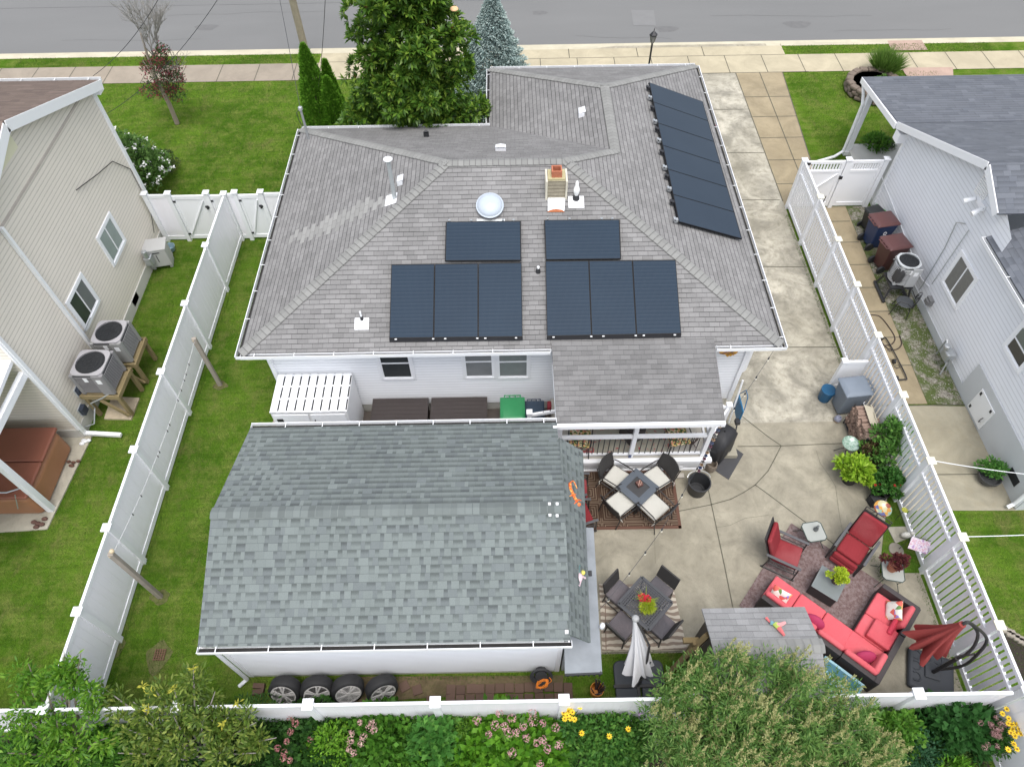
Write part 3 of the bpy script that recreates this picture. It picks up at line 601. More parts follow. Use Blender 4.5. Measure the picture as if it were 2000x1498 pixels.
for i in range(9):
    t_=i/8; q=atz(lerp_(1948,2012,t_),lerp_(1222,1262,t_)); mb=MB(); mb.cb(q.x,q.y,.02,.22,.14,.1,-.3+rng.normal(0,.15)); o=mb.build('edging_stone',M('edge_stone',(.27,.24,.2),.9,.2,6) if 'edge_stone' not in bpy.data.materials else bpy.data.materials['edge_stone'],bevel=.03); tag(o,'rough edging stone in the curved row beyond the slatted fence','edging stone','edging stones round the mulch bed')
# ------------------------------------------------------------ solar panels
SP=NB('solar_cells'); u_,v_,_=SP.sep(SP.uv())
def _g(n,t,p,w): return n.math('LESS_THAN',n.math('FRACT',n.math('DIVIDE',t,p)),w)
ln=SP.math('MAXIMUM',SP.math('MULTIPLY',_g(SP,u_,.0265,.2),.8),SP.math('MULTIPLY',_g(SP,v_,.0900,.09),1.0))
c_=SP.mix(SP.noise(.7,SP.pos(),3),(.012,.024,.042),(.018,.034,.056)); c_=SP.mix(SP.math('MULTIPLY',ln,.3),c_,(.09,.11,.13))
SOL=SP.out(c_,.4,None,.1)
SP=NB('solar_cells_smooth'); c_=SP.mix(SP.noise(1.1,SP.pos(),3),(.022,.034,.052),(.030,.044,.064)); SOL2=SP.out(c_,.4,None,.15)
FRB=M('panel_frame',(.008,.008,.009),.5,.1,spec=.2)
def panel(P,label,group,m):
    P=[Vector(p) for p in P]; n=(P[1]-P[0]).cross(P[3]-P[0]).normalized()
    if n.z<0: n=-n
    c=sum(P,Vector())/4; t=bpy.data.objects.new('solar_panel',None); COL.objects.link(t); t.empty_display_size=.1; t['_w']=1; t['label']=label; t['group']=group; t.parent=H; t.location=c-n*.08-H.location
    Q=[p+(c-p).normalized()*.008 for p in P]; f=MB(); f.slab([q+n*.0 for q in Q],.04); f.build('frame',FRB,t)
    I=[p+(c-p).normalized()*.035+n*.002 for p in P]; f=MB(); f.slab(I,.004); f.build('cells',m,t)
    return t
def quadpix(pts,pl): return [onplane(x,y,Vector(pl[0])+pl[1]*.11,pl[1]) for x,y in pts]
lerp=lambda a,b,t:a+(b-a)*t
def block(q,n,names,group,m,axis='u'):
    for i in range(n):
        t0,t1=i/n,(i+1)/n; tl,tr,br,bl=q
        if axis=='u': P=[lerp(tl,tr,t0),lerp(tl,tr,t1),lerp(bl,br,t1),lerp(bl,br,t0)]
        else: P=[lerp(tl,bl,t0),lerp(tr,br,t0),lerp(tr,br,t1),lerp(tl,bl,t1)]
        yield panel(P,names[i],group,m)
o3=['leftmost','middle','rightmost']; g1='solar panels on the rear roof slope'
for q,w in ((((764,516),(1019,512),(1021,659),(760,662)),'left'),(((1065,509),(1320,507),(1331,653),(1068,658)),'right')):
    Q=quadpix(q,(SW,nS)); L_=list(block(Q,3,[f'{k} of the three upright dark solar panels in the {w} array facing the garage' for k in o3],g1,SOL))
    v=MB(); a=Q[3]-nS*.01; b=Q[2]-nS*.01; dd=(Q[3]-Q[0]).normalized(); v.slab([a+dd*.0,b+dd*.0,b+dd*.05-nS*.07,a+dd*.05-nS*.07],.012)
    sk=v.build('array_skirt',BLACKM,H)
    for i,t in enumerate((.05,.33,.42,.66,.72,.95)): 
        p=lerp(Q[3],Q[2],t)+dd*.012; v=MB(); v.cb(p.x,p.y,p.z,.05,.02,.02); o=v.build('clamp',ZN,L_[min(2,int(t*3))])
for q,w in ((((870,433),(1018,432),(1019,509),(868,510)),'left'),(((1062,430),(1211,429),(1214,506),(1065,508)),'right')):
    Q=quadpix(q,(SW,nS)); T_=panel(Q,f'single sideways solar panel on top of the {w} rear array',g1,SOL); up_=(Q[0]-Q[3]).normalized()
    for t in (.05,.34,.76,.9): p=lerp(Q[0],Q[1],t)+up_*.04; v=MB(); v.cb(p.x,p.y,p.z-.03,.05,.05,.05); v.build('mount',GALV,T_)
g2='solar panels on the driveway side roof slope'
Q=quadpix(((1267,161),(1373,199),(1450,467),(1325,433)),(SE,nE))
nm=['first and topmost','second','third','fourth','fifth','lowest, nearest the yard']
for i,T_ in enumerate(block(Q,6,[f'{k} of the six blue-black panels in the column beside the driveway' for k in nm],g2,SOL2,'v')):
    for t in (.3,.95 if i%2 else .8): p=lerp(lerp(Q[0],Q[3],(i+t)/6),Q[0],0)-Vector((.05,0,-.02)); v=MB(); v.cb(p.x,p.y,p.z-.02,.09,.09,.08); v.cb(p.x-.04,p.y,p.z+.02,.05,.09,.05); v.build('mount',GALV if t>.5 else BLACKM,T_)
# ------------------------------------------------------------ left neighbour
LH=thing('beige_house','two-storey beige sided house with a brown roof at the left edge','house',(-15.5,13.8,0),world=True)
lx=-11.05; ya,yb,yr=9.93,17.66,13.8; ez=5.15; rz_=ez+.36*(yb-yr)
v=MB(); v.add([(x,y,z) for x in(lx,-20) for y,z in((ya,.35),(yb,.35),(yb,ez),(yr,rz_),(ya,ez))],[(0,1,2,3,4),(9,8,7,6,5),(0,4,9,5),(1,6,7,2),(0,5,6,1)]); v.build('wall',BSID,LH)
v=MB(); v.box(-19.9,lx+.03,ya-.03,yb+.03,-.05,.35); v.build('foundation',FOUNDC,LH)
v=MB(); ov=-10.88
for s_,y in ((1,yb+.3),(-1,ya-.3)):
    z=ez-.36*.3+.06; v.slab([(ov,y,z),(-20,y,z),(-20,yr,rz_+.06),(ov,yr,rz_+.06)],.06)
v.build('roof',LROOF,LH)
v=MB()
for y in (yb+.3,ya-.3): v.bar((ov+.012,y,ez-.36*.3-.07),(ov+.012,yr,rz_-.07),.024,.24)
v.build('rake_board',WHITE,LH)
v=MB(); v.box(lx-.02,ov,yb+.02,yb+.3,ez-.32,ez-.1); v.box(lx,lx+.05,yb-.07,yb+.05,.35,ez); v.box(lx,lx+.045,ya-.03,ya+.06,.35,ez); v.build('trim_board',WHITE,LH)
gutter((ov,yb+.3,ez-.06),(-20,yb+.3,ez-.06),(0,1,0),LH)
v=MB(); v.box(lx,lx+.018,11,17.5,5.13,5.19); v.build('band',M('band_beige',(.46,.41,.37),.6,.2,4),LH)
v=MB(); v.box(lx,lx+.02,13.1,13.95,5.85,6.35); v.build('gable_vent',M('cream_vent',(.70,.68,.50),.6,.03),LH)
E_=Vector((1,0,0)); V_=Vector((0,1,0))
window(LH,(lx,15.08,2.07),V_,E_,.92,.88,split='v',curtain=(1,1),cm=M('curtain_green',(.26,.31,.29),.3,.2,3)); window(LH,(lx,12.76,2.04),V_,E_,.92,.88,split='v',curtain=(0,1),cm=M('screen_grey',(.15,.16,.16),.4,.2,3))
v=MB(); v.cb(lx+.05,12.0,3.15,.08,.08,4.1); v.build('downspout',GUT,LH)
v=MB(); v.cb(lx+.05,9.98,2.0,.08,.09,3.9); v.bar((lx+.05,9.98,.1),(lx+1.0,9.9,.1),.1,.08); v.build('downspout',GUT,LH)
v=MB(); v.tube([(lx+.02,14.9,3.9),(lx+.03,16.0,3.55),(lx+.03,16.9,3.3),(lx+.02,17.5,2.6)],.012,5); v.tube([(lx+.03,17.5,2.6),(lx+.04,17.45,1.2),(lx+.04,17.0,.6)],.01,5); v.build('cable',BLACKP,LH)
v=MB(); v.box(lx,lx+.03,14.35,14.75,.1,.33); v.build('crawl_vent',M('dark_vent',(.08,.08,.08),.7),LH)
v=MB(); v.tube([(lx+.03,11.7,1.35),(lx+.05,11.7,.5)],.018); v.tube([(lx+.03,12.0,1.6),(lx+.03,12.6,1.6)],.016); v.build('pipe',GALV,LH)
# rear porch
v=MB(); v.slab([(lx-.05,6.0,2.78),(-20,6.0,2.78),(-20,ya,3.2),(lx-.05,ya,3.2)],.1); v.build('porch_roof',M('white_membrane',(.8,.81,.84),.5,.1,3),LH)
v=MB(); v.cb(lx-.07,7.86,1.36,.14,.14,2.7); v.build('porch_post',WHITE,LH)
v=MB(); v.box(lx-.12,lx+.0,6.0,ya,2.6,2.78); v.build('porch_beam',WHITE,LH)
v=MB(); v.prism([(-20,6.9),(-11.05,7.35),(-10.85,10.0),(-20,10.0)],-.1,.02); struct('concrete_pad',v,concrete('pad_l',(.46,.43,.35),.4,(.3,.27,.2),1.4,.3,.4))
# hot tub
ht=thing('hot_tub','brown hot tub with a folded vinyl cover under the beige house porch','hot tub',(-12.3,8.75,0),world=True)
v=MB(); v.box(-13.4,-11.2,7.72,9.62,0,.82); v.build('cabinet',M('tub_brown',(.34,.16,.085),.5,.1,3),ht,bevel=.15,seg=4)
HC=M('tub_cover',(.23,.085,.055),.5,.12,3)
for y0,y1 in ((7.70,8.66),(8.68,9.64)): v=MB(); v.box(-13.42,-11.18,y0,y1,.83,.93); v.build('cover',HC,ht,bevel=.04,seg=3)
v=MB(); v.tube([(-13.4,7.85,1.0),(-11.6,7.8,1.02),(-11.35,8.0,.9)],.02); v.tube([(-11.4,7.75,1.0),(-11.5,7.6,.6)],.012); v.build('cover_lifter',GALV,ht)
def rag(x,y,r,m,nm,lab,cat):
    v=MB(); 
    for i in range(5): v.ell((x+rng.normal(0,r*.5),y+rng.normal(0,r*.5),.05),r*.5,r*.35,.05,8,5)
    o=v.build(nm,m,smooth=1); tag(o,lab,cat)
rag(-11.0,9.72,.14,WHITE,'bag','crumpled white bag behind the hot tub corner','bag'); rag(-11.05,9.1,.11,M('rag_brown',(.14,.07,.05),.9),'rag','brown rag on the slab edge beside the hot tub','rag'); rag(-11.25,7.5,.15,M('mat_brown',(.13,.07,.055),.9),'door_mat','dark brown cloth lying by the white porch post','cloth')
# AC units on timber stands
def ac(w,d,h,label,loc,rz,group=None,col=(.23,.225,.23),slat=(.05,.05,.053),top=(.36,.35,.36),stand=0,rnd=0):
    t=thing('air_conditioner',label,'air conditioner',loc,rz,group)
    v=MB(); v.box(-w/2,w/2,-d/2,d/2,stand,stand+h); v.build('cabinet',M('ac_body'+label[:6],slat,.6,.1,9),t,bevel=.2 if rnd else .09,seg=4)
    v=MB(); k=int(h/.055)
    for i in range(k): z=stand+.06+i*(h-.1)/k; (v.box(-w/2-.008,w/2+.008,-d/2-.008,d/2+.008,z,z+.018) if not rnd else v.cyl((0,0,z),(0,0,z+.02),w*.53,n=28))
    v.build('grille',M('ac_slat'+label[:6],col,.5,.1),t,bevel=.004 if not rnd else .0,seg=1)
    pm_=M('ac_panel'+label[:6],mul(col,1.05),.4,.06)
    for sx in (-1,1):
        for sy in (-1,1): q_=.72 if rnd else 1; v=MB(); v.cb(sx*(w/2-.03)*q_,sy*(d/2-.03)*q_,stand+h/2,.09,.09,h); v.build('corner_post',pm_,t)
    v=MB(); v.cb(w/2-.14,-d/2-.012,stand+h/2,.26,.03,h-.02); v.build('service_panel',pm_,t)
    r0=min(w,d)*.44; v=MB(); n=28; ot=[(w/2*max(-1,min(1,(1.1 if rnd else 1.25)*math.cos(a))),d/2*max(-1,min(1,(1.1 if rnd else 1.25)*math.sin(a)))) for a in [2*math.pi*i/n for i in range(n)]]; inn=[(r0*math.cos(a),r0*math.sin(a)) for a in [2*math.pi*i/n for i in range(n)]]
    z0,z1=stand+h,stand+h+.04
    v.add([(x,y,z) for z in(z0,z1) for ring in(ot,inn) for x,y in ring],[f for i in range(n) for j in [(i+1)%n] for f in ((2*n+i,2*n+j,3*n+j,3*n+i),(i,j,2*n+j,2*n+i),(n+j,n+i,3*n+i,3*n+j))]); tp=v.build('top_panel',M('ac_top'+label[:6],top,.4,.04),t)
    v=MB(); v.lathe([(0,z1-.16),(r0*1.0,z1-.16),(r0*1.02,z1-.02)],(0,0,0),24); v.build('fan_well',M('fan_dark',(.02,.022,.024),.6),tp)
    v=MB()
    for i in range(4): a=i*math.pi/2+.4; v.M=Matrix.Rotation(a,4,'Z'); v.add([(.05,-.03,z1-.1),(r0*.9,-.1,z1-.12),(r0*.92,.12,z1-.06),(.05,.05,z1-.08)],[(0,1,2,3)])
    v.M=Matrix.Identity(4); v.cyl((0,0,z1-.14),(0,0,z1-.05),.08); v.build('fan',M('fan_blade',(.2,.23,.26),.25),tp)
    v=MB()
    for k in (.35,.6,.85,1.0): v.tube([(r0*k*math.cos(a),r0*k*math.sin(a),z1+.008) for a in np.linspace(0,2*math.pi,25)],.0035,4)
    for i in range(8): a=i*math.pi/4; v.cyl((0,0,z1+.01),(r0*math.cos(a),r0*math.sin(a),z1+.008),.003,n=4)
    v.build('fan_guard',BLACKM,tp)
    v=MB(); v.box(w/2-.2,w/2-.08,-d/2-.032,-d/2-.027,stand+h*.62,stand+h*.82); v.box(-w/2+.3,-w/2+.4,-d/2-.022,-d/2-.016,stand+h*.7,stand+h*.9); v.build('data_plate',WHITE,t)
    return t
def stand(w,d,h,label,loc,rz,m,group=None):
    t=thing('timber_stand',label,'stand',loc,rz,group)
    for sx in (-1,1):
        for sy in (-1,1): v=MB(); v.cb(sx*(w/2-.05),sy*(d/2-.05),h/2,.09,.09,h); v.build('leg',m,t)
    v=MB()
    for sy in (-1,1): v.cb(0,sy*(d/2),h-.07,w+.06,.04,.14)
    for sx in (-1,1): v.cb(sx*(w/2),0,h-.075,.04,d-.05,.13)
    v.bar((w/2-.05,-d/2-.05,.12),(0,-d/2-.05,h-.12),.05,.08); v.box(-w/2+.02,w/2-.02,-d/2+.05,d/2-.05,h-.03,h); v.build('frame',m,t)
    return t
SLB=concrete('slab_tan',(.45,.38,.28),.3,(.3,.24,.16),2,.3,.4)
g3='air conditioners on timber stands by the beige house'
ac(.80,.80,.74,'square silver-topped air conditioner nearer the hot tub, with louvred sides',(-10.42,11.0,0),R(-2),g3,stand=.95)
ac(.76,.76,.74,'second rounded air conditioner standing behind the nearer one',(-10.32,12.05,0),R(0),g3,col=(.27,.27,.265),stand=.90)
stand(.95,.9,.93,'weathered timber stand carrying the nearer air conditioner',(-10.42,11.0,0),R(-2),PINEW,'timber stands'); stand(.9,.9,.88,'weathered timber stand under the farther air conditioner',(-10.32,12.05,0),0,PINEW,'timber stands')
v=MB(); v.prism([tuple(p)[:2] for p in px((219,776),(273,778),(257,820),(204,819))],-.03,.03); struct('stand_slab',v,SLB)
for y,z in ((10.72,.95),(10.4,.55)):
    t=thing('disconnect_box','small dark electrical box on the beige wall, '+('upper one' if z>.8 else 'lower one by the corner'),'electrical box',(lx+.08,y,z)); v=MB(); v.cb(0,0,0,.12,.2,.24); v.build('cover',M('box_navy',(.03,.04,.06),.4),t,bevel=.01); v=MB(); v.cb(-.055,0,-.01,.02,.24,.28); v.build('back_plate',FOUND,t)
v=MB(); v.tube([(-10.1,10.62,1.0),(-10.35,10.5,.9),(-10.7,10.45,.75),(-10.8,10.55,.4),(-10.85,10.25,.12),(-11.0,10.1,.2)],.02); o=v.build('conduit',GALV,smooth=1); tag(o,'grey flexible conduit looping down from the nearer air conditioner','conduit')
# utility cluster by the gate
t=thing('gas_meter','grey gas meter with pipes against the beige wall by the gate','gas meter',(-10.85,15.85,0)); v=MB(); v.cb(0,0,.55,.22,.26,.3); v.cyl((0,-.05,.7),(0,-.05,.95),.08); v.build('meter_body',GALV,t,bevel=.03)
v=MB(); v.tube([(0,.1,.6),(.05,.4,.75),(.0,.6,.6),(.05,.75,.1)],.022); v.tube([(.1,.5,.75),(.25,.75,.1)],.022); v.build('pipe',GALV,t)
p=atz(322,520); t=thing('utility_cabinet','boxy light grey utility cabinet on the lawn beside the beige house','utility cabinet',(p.x-.05,p.y+.1,0),R(12)); CAB=M('cab_grey',(.46,.46,.45),.45,.05)
v=MB(); v.cb(0,0,.42,.62,.5,.62); v.build('cabinet',CAB,t,bevel=.03); v=MB(); v.cb(0,.02,.76,.68,.56,.06); v.build('lid',CAB,t,bevel=.015); v=MB(); v.cb(-.02,-.252,.66,.3,.01,.035); v.cb(.0,-.252,.45,.02,.012,.28); v.build('louvre',BLACKP,t)
for sx in(-1,1):
    v=MB(); v.cb(sx*.25,0,.06,.08,.4,.12); v.build('foot',CAB,t)
p=atz(335,490); v=MB(); v.lathe([(.0,.03),(.12,.03),(.17,.2),(.16,.2),(.11,.05),(0,.05)],(p.x,p.y,0),14); o=v.build('blue_basin',M('pale_blue',(.25,.36,.42),.5,.2,6),smooth=1); tag(o,'small pale blue basin beside the grey utility cabinet','basin')
# ------------------------------------------------------------ right neighbour
RH=thing('grey_house','grey sided house with a blue-grey shingle roof at the right edge','house',(16,13,0),world=True)
rx=11.95; ry0,ry1=7.45,18.35; ov=11.7; pk=(14.35,4.66); sf=(pk[1]-2.9)/(18.65-pk[0]); 
zf=lambda y:pk[1]-sf*(y-pk[0]) if y>pk[0] else pk[1]-.455*(pk[0]-y)
v=MB(); v.add([(x,y,z) for x in(rx,24) for y,z in((ry0,.25),(ry1,.25),(ry1,zf(ry1)-.05),(pk[0],pk[1]-.06),(12.6,zf(12.6)-.05),(12.6,3.2),(ry0,3.2))],[tuple(range(7)),tuple(range(13,6,-1)),(0,6,13,7),(1,8,9,2)]); v.build('wall',GSID,RH)
v=MB(); v.box(rx-.03,23.9,ry0-.03,ry1+.02,-.05,.25); v.build('foundation',FOUND,RH)
v=MB(); v.prism([(rx-.035,7.42),(12.3,7.42),(12.3,10.95),(rx-.035,10.95)],.25,1.12); v.build('painted_base',FOUND,RH)
v=MB(); v.slab([(ov,18.65,2.9),(24,18.65,2.9),(24,*pk),(ov,*pk)],.06); v.slab([(ov,13.15,zf(13.15)),(24,13.15,zf(13.15)),(24,*pk),(ov,*pk)],.06); v.build('roof',RROOF,RH)
v=MB(); v.slab([(ov-.05,21.65,2.62),(24,21.65,2.62),(24,18.66,2.91),(ov,18.66,2.91)],.06); v.build('porch_roof',RROOF,RH)
v=MB(); v.slab([(11.84,13.2,3.34),(16.6,13.2,5.3),(16.6,7.0,5.3),(11.84,7.0,3.34)],.06); v.build('rear_roof',RROOF,RH)
gutter((11.84,7.0,3.33),(11.84,13.2,3.33),(-1,0,0),RH)
v=MB(); v.bar((ov-.012,18.68,2.82),(ov-.012,pk[0],pk[1]-.08),.024,.2); v.bar((ov-.012,13.2,zf(13.2)-.09),(ov-.012,pk[0],pk[1]-.09),.024,.2); v.bar((ov-.02,21.65,2.52),(ov-.012,18.7,2.78),.1,.18); v.box(ov-.05,24,21.6,21.68,2.42,2.6); v.box(ov-.02,rx,18.3,18.6,2.45,2.75)
v.build('fascia',WHITE,RH)
v=MB(); v.cb(11.93,21.2,1.25,.17,.17,2.5); v.cb(11.93,21.2,.08,.24,.24,.16); v.build('porch_post',WHITE,RH)
v=MB(); v.tube([(11.7,21.6,2.5),(11.76,21.35,2.15),(11.78,21.2,1.9),(11.78,21.15,.15),(11.4,20.9,.1),(10.75,20.7,.05)],.05,8); v.build('downspout',GUT,RH)
v=MB(); v.box(11.96,24,18.36,21.5,-.05,.18); v.build('porch_slab',FOUNDC,RH)
v=MB(); v.cb(rx-.02,18.32,1.3,.06,.08,2.3); v.cb(rx-.02,7.5,1.6,.06,.1,3.1); v.build('corner_trim',CREAM if 0 else WHITE,RH)
W_=Vector((-1,0,0)); GV_=M('louvre_white',(.8,.8,.79),.5,.03)
window(RH,(rx,13.22,1.8),V_,W_,.92,1.0,split='v',curtain=(1,1),cm=M('blind_grey',(.17,.17,.155),.5,.2,12)); window(RH,(rx,10.35,2.5),V_,W_,.72,.75,split='h',curtain=(1,0),cm=M('screen_g2',(.14,.16,.14),.4))
window(RH,(rx,8.6,2.5),V_,W_,.6,.75,split='h')
v=MB()
for i in range(8): v.cb(rx-.03,14.35,3.72+i*.065,.035,.42,.03)
v.cb(rx-.01,14.35,3.95,.02,.48,.62); v.build('gable_vent',GV_,RH)
p=atx(1918,398,rx); t=v=MB(); v.cb(p.x-.03,p.y,p.z,.05,.45,.16)
for s_ in (-1,1): v.cyl((p.x-.08,p.y+s_*.2,p.z),(p.x-.3,p.y+s_*.25,p.z-.12),.05,.075,10)
v.build('flood_light',WHITE,RH,smooth=1)
v=MB(); v.box(rx-.06,rx-.035,9.62,10.36,.1,.84); hd=v.build('access_door',M('door_white',(.78,.79,.79),.45,.04),RH)
v=MB(); 
for y,z in ((9.72,.76),(10.28,.74),(10.28,.2)): v.cb(rx-.065,y,z,.014,.06,.09)
v.tube([(rx-.07,9.74,.28),(rx-.13,9.72,.3),(rx-.13,9.72,.42),(rx-.07,9.74,.44)],.012); v.build('handle',BLACKM,hd)
v=MB(); v.box(rx-.05,rx-.03,7.86,8.26,.32,.56); v.build('crawl_vent',BLACKM,RH)
v=MB(); v.bar((rx-.06,15.3,2.6),(rx-.06,12.6,.25) if 0 else (rx-.06,15.25,2.55),.02) if 0 else v.tube([atx(1885,437,rx-.04),atx(1868,435,rx-.06),atx(1845,485,rx-.04),atx(1800,560,rx-.04),atx(1795,566,rx-.04)],.015); v.tube([atx(1892,450,rx-.04),atx(1820,555,rx-.04)],.013); v.build('conduit',GALV,RH)
v=MB(); v.tube([atx(1722,345,rx-.03),atx(1800,545,rx-.03),atx(1815,560,rx-.03)],.014); v.build('cable',WHITE,RH)
p=atx(1820,588,rx); v=MB(); v.cb(rx-.06,p.y,p.z,.12,.22,.2); v.cb(rx-.13,p.y,p.z-.03,.06,.18,.12); v.build('dryer_vent',M('vent_grey',(.2,.2,.2),.6),RH)
v=MB(); v.tube([(rx-.02,7.55,1.2),(rx-.1,7.5,.15),(rx-.25,7.45,.08)],.045,8); v.build('downspout',GUT,RH)
p=atz(1838,715); t=thing('gas_meter','grey gas meter with a round dial against the grey house','gas meter',(11.72,p.y,0)); v=MB(); v.cb(0,0,.5,.25,.3,.28); v.cyl((-.1,.08,.65),(-.1,.08,.8),.09); v.build('meter_body',GALV,t,bevel=.05,seg=3); v=MB(); v.tube([(0,.2,.6),(.0,.35,.7),(.05,.4,.05)],.022); v.tube([(0,-.15,.5),(.05,-.25,.1)],.02); v.tube([(.02,-.1,.45),(-.1,-.3,.02)],.02); v.build('pipe',GALV,t)
# ------------------------------------------------------------ fences
FV=NB('fence_vinyl'); p_=FV.pos(); z_=FV.sep(p_)[2]; gm=FV.math('MULTIPLY',FV.math('SUBTRACT',1,FV.math('MULTIPLY',z_,2.2),clamp=True),FV.ramp(FV.noise(3.5,p_,6,.75),[(.38,(0,0,0)),(.7,(1,1,1))]))
stv=FV.ramp(FV.noise(2.2,FV.scale(p_,(1,1,.15)),5,.7),[(.5,(0,0,0)),(.85,(1,1,1))])
c_=FV.mix(FV.math('MULTIPLY',gm,.75),(.90,.885,.93),(.42,.44,.30)); c_=FV.mix(FV.math('MULTIPLY',stv,.22),c_,(.6,.6,.55)); VN=FV.out(c_,.35,None,.35)
def post(x,y,h,parent,m=WHITE,capm=None,s=.127):
    v=MB(); v.cb(x,y,h/2-.05,s,s,h+.1); o=v.build('post',m,parent)
    v=MB(); z=h; v.cb(x,y,z+.012,s+.06,s+.06,.035); v.add([(x+a*(s/2+.02),y+b*(s/2+.02),z+.03) for a,b in((-1,-1),(1,-1),(1,1),(-1,1))]+[(x,y,z+.07)],[(0,1,4),(1,2,4),(2,3,4),(3,0,4)]); v.build('cap',capm or WHITE,o,bevel=.006)
    return o
def solid(a,b,parent,h=1.78,nm='panel'):
    a=Vector((*a,0));b=Vector((*b,0)); d=(b-a).normalized(); n=Vector((-d.y,d.x,0)); L=(b-a).length
    v=MB(); z=Vector((0,0,1)); v.bar(a+z*(h-.05),b+z*(h-.05),.055,.11); v.build('top_rail',WHITE,parent); v=MB(); v.bar(a+z*.12,b+z*.12,.055,.15); v.build('bottom_rail',WHITE,parent)
    v=MB(); k=max(1,round(L/.17))
    for i in range(k):
        p=a+d*L*(i+.5)/k; q=rng.uniform(-.0015,.0015); M0=Matrix.Translation((p.x+n.x*q,p.y+n.y*q,h/2))@Matrix.Rotation(math.atan2(d.y,d.x),4,'Z'); v.M=M0; v.box(-L/k/2+.002,L/k/2-.002,-.011,.011,-h/2+.17,h/2-.08); v.box(-L/k/2-.001,L/k/2+.001,-.006,.006,-h/2+.17,h/2-.08)
    v.M=Matrix.Identity(4); v.build(nm,VN,parent)
F=thing('privacy_fence','long solid white vinyl fence dividing the two lawns on the left','fence',(-8.52,10,0),world=True)
ys=[17.3,15.07,12.85,10.6,8.4,6.5,4.74,2.98]
for y in ys: post(-8.52,y,1.82,F)
for a,b in zip(ys,ys[1:]): solid((-8.52,a-.06),(-8.52,b+.06),F)
F=thing('privacy_fence','solid white vinyl fence along the back behind the flower bed','fence',(0,2.98,0),world=True)
xs=[-17.0,-14.8,-12.6,-10.5,-8.40,-6.1,-3.76,-1.47,.85,3.19,5.5,7.24,9.03]
for x in xs:
    if x not in (-8.40,9.03): post(x,2.98,1.82,F,s=.14)
for a,b in zip(xs,xs[1:]): solid((a+.07,2.98),(b-.07,2.98),F)
# front gates, left
F=thing('privacy_fence','white vinyl fence and double gate joining the beige house to the middle house','fence',(-9.6,17.33,0),world=True)
for x in (-10.9,-10.2,-9.05,-8.2,-7.42): post(x,17.33,1.84,F)
solid((-10.83,17.33),(-10.27,17.33),F); solid((-8.45,17.33),(-8.27,17.33),F); solid((-7.35,17.33),(-5.8,17.33),F)
for a,b in ((-10.12,-9.13),(-8.98,-8.6),(-8.13,-7.5)):
    v=MB(); y=17.33
    v.box(a,b,y-.03,y+.03,1.62,1.74);v.box(a,b,y-.03,y+.03,.08,.2)
    for x in (a,b-.07): v.box(x,x+.07,y-.032,y+.032,.2,1.62)
    v.box(a+.07,b-.07,y-.011,y+.011,.2,1.62); v.bar((a+.08,y-.025,.25),(b-.08,y-.025,1.58),.03,.06,up=(0,1,0)); gt=v.build('gate',WHITE,F)
    v=MB()
    for z in (.28,1.55): v.box(a-.08,a+.07,y-.05,y-.035,z-.03,z+.03)
    v.build('hinge',BLACKM,gt)
    v=MB(); v.cb(b-.02,y-.06,1.35,.12,.04,.06); v.cyl((b-.02,y-.06,1.3),(b-.02,y-.1,1.3),.03); v.build('latch',BLACKM,gt)
def semi(a,b,parent,h=1.8):
    a=Vector((*a,0));b=Vector((*b,0)); d=(b-a).normalized(); L=(b-a).length; z=Vector((0,0,1))
    
    for zz,ww,hh,nn in ((h-.03,.05,.09,'top_rail'),(h-.42,.06,.07,'middle_rail'),(.14,.06,.12,'bottom_rail')): v=MB(); v.bar(a+z*zz,b+z*zz,ww,hh); v.build(nn,WHITE,parent)
    v=MB(); k=round(L/.137)
    for i in range(k):
        p=a+d*L*(i+.5)/k; v.M=Matrix.Translation((p.x,p.y,0))@Matrix.Rotation(math.atan2(d.y,d.x),4,'Z'); v.box(-.048,.048,-.006,.006,.2,h-.45)
    k2=round(L/.115)
    for i in range(k2):
        p=a+d*L*(i+.5)/k2; v.M=Matrix.Translation((p.x,p.y,0))@Matrix.Rotation(math.atan2(d.y,d.x),4,'Z'); v.box(-.035,.035,-.006,.006,h-.385,h-.07)
    v.M=Matrix.Identity(4); v.build('slats',WHITE,parent)
F=thing('slatted_fence','white vinyl fence with slatted top between the driveway and the grey house','fence',(9.18,10,0),world=True)
ys=[18.4,16.66,14.84,13.1,11.35,9.52,7.74,5.95,4.16,2.98]; SOLC=M('cap_cream',(.72,.70,.58),.4,.04)
for i,y in enumerate(ys): post(9.18,y,1.84,F,capm=SOLC if 0<i<9 else WHITE)
for a,b in zip(ys,ys[1:]): semi((9.18,a-.065),(9.18,b+.065),F)
F=thing('slatted_fence','short run of white fence going on past the back corner at bottom right','fence',(9.2,1.5,0),world=True); post(9.24,1.1,1.84,F); solid((9.18,2.9),(9.24,1.17),F); solid((9.24,1.03),(9.3,-1),F)
F=thing('garden_gate','white gate with a row of open slots beside the grey house','gate',(10.5,18.4,0),world=True)
for x in (10.55,11.72): post(x,18.4,1.84,F)
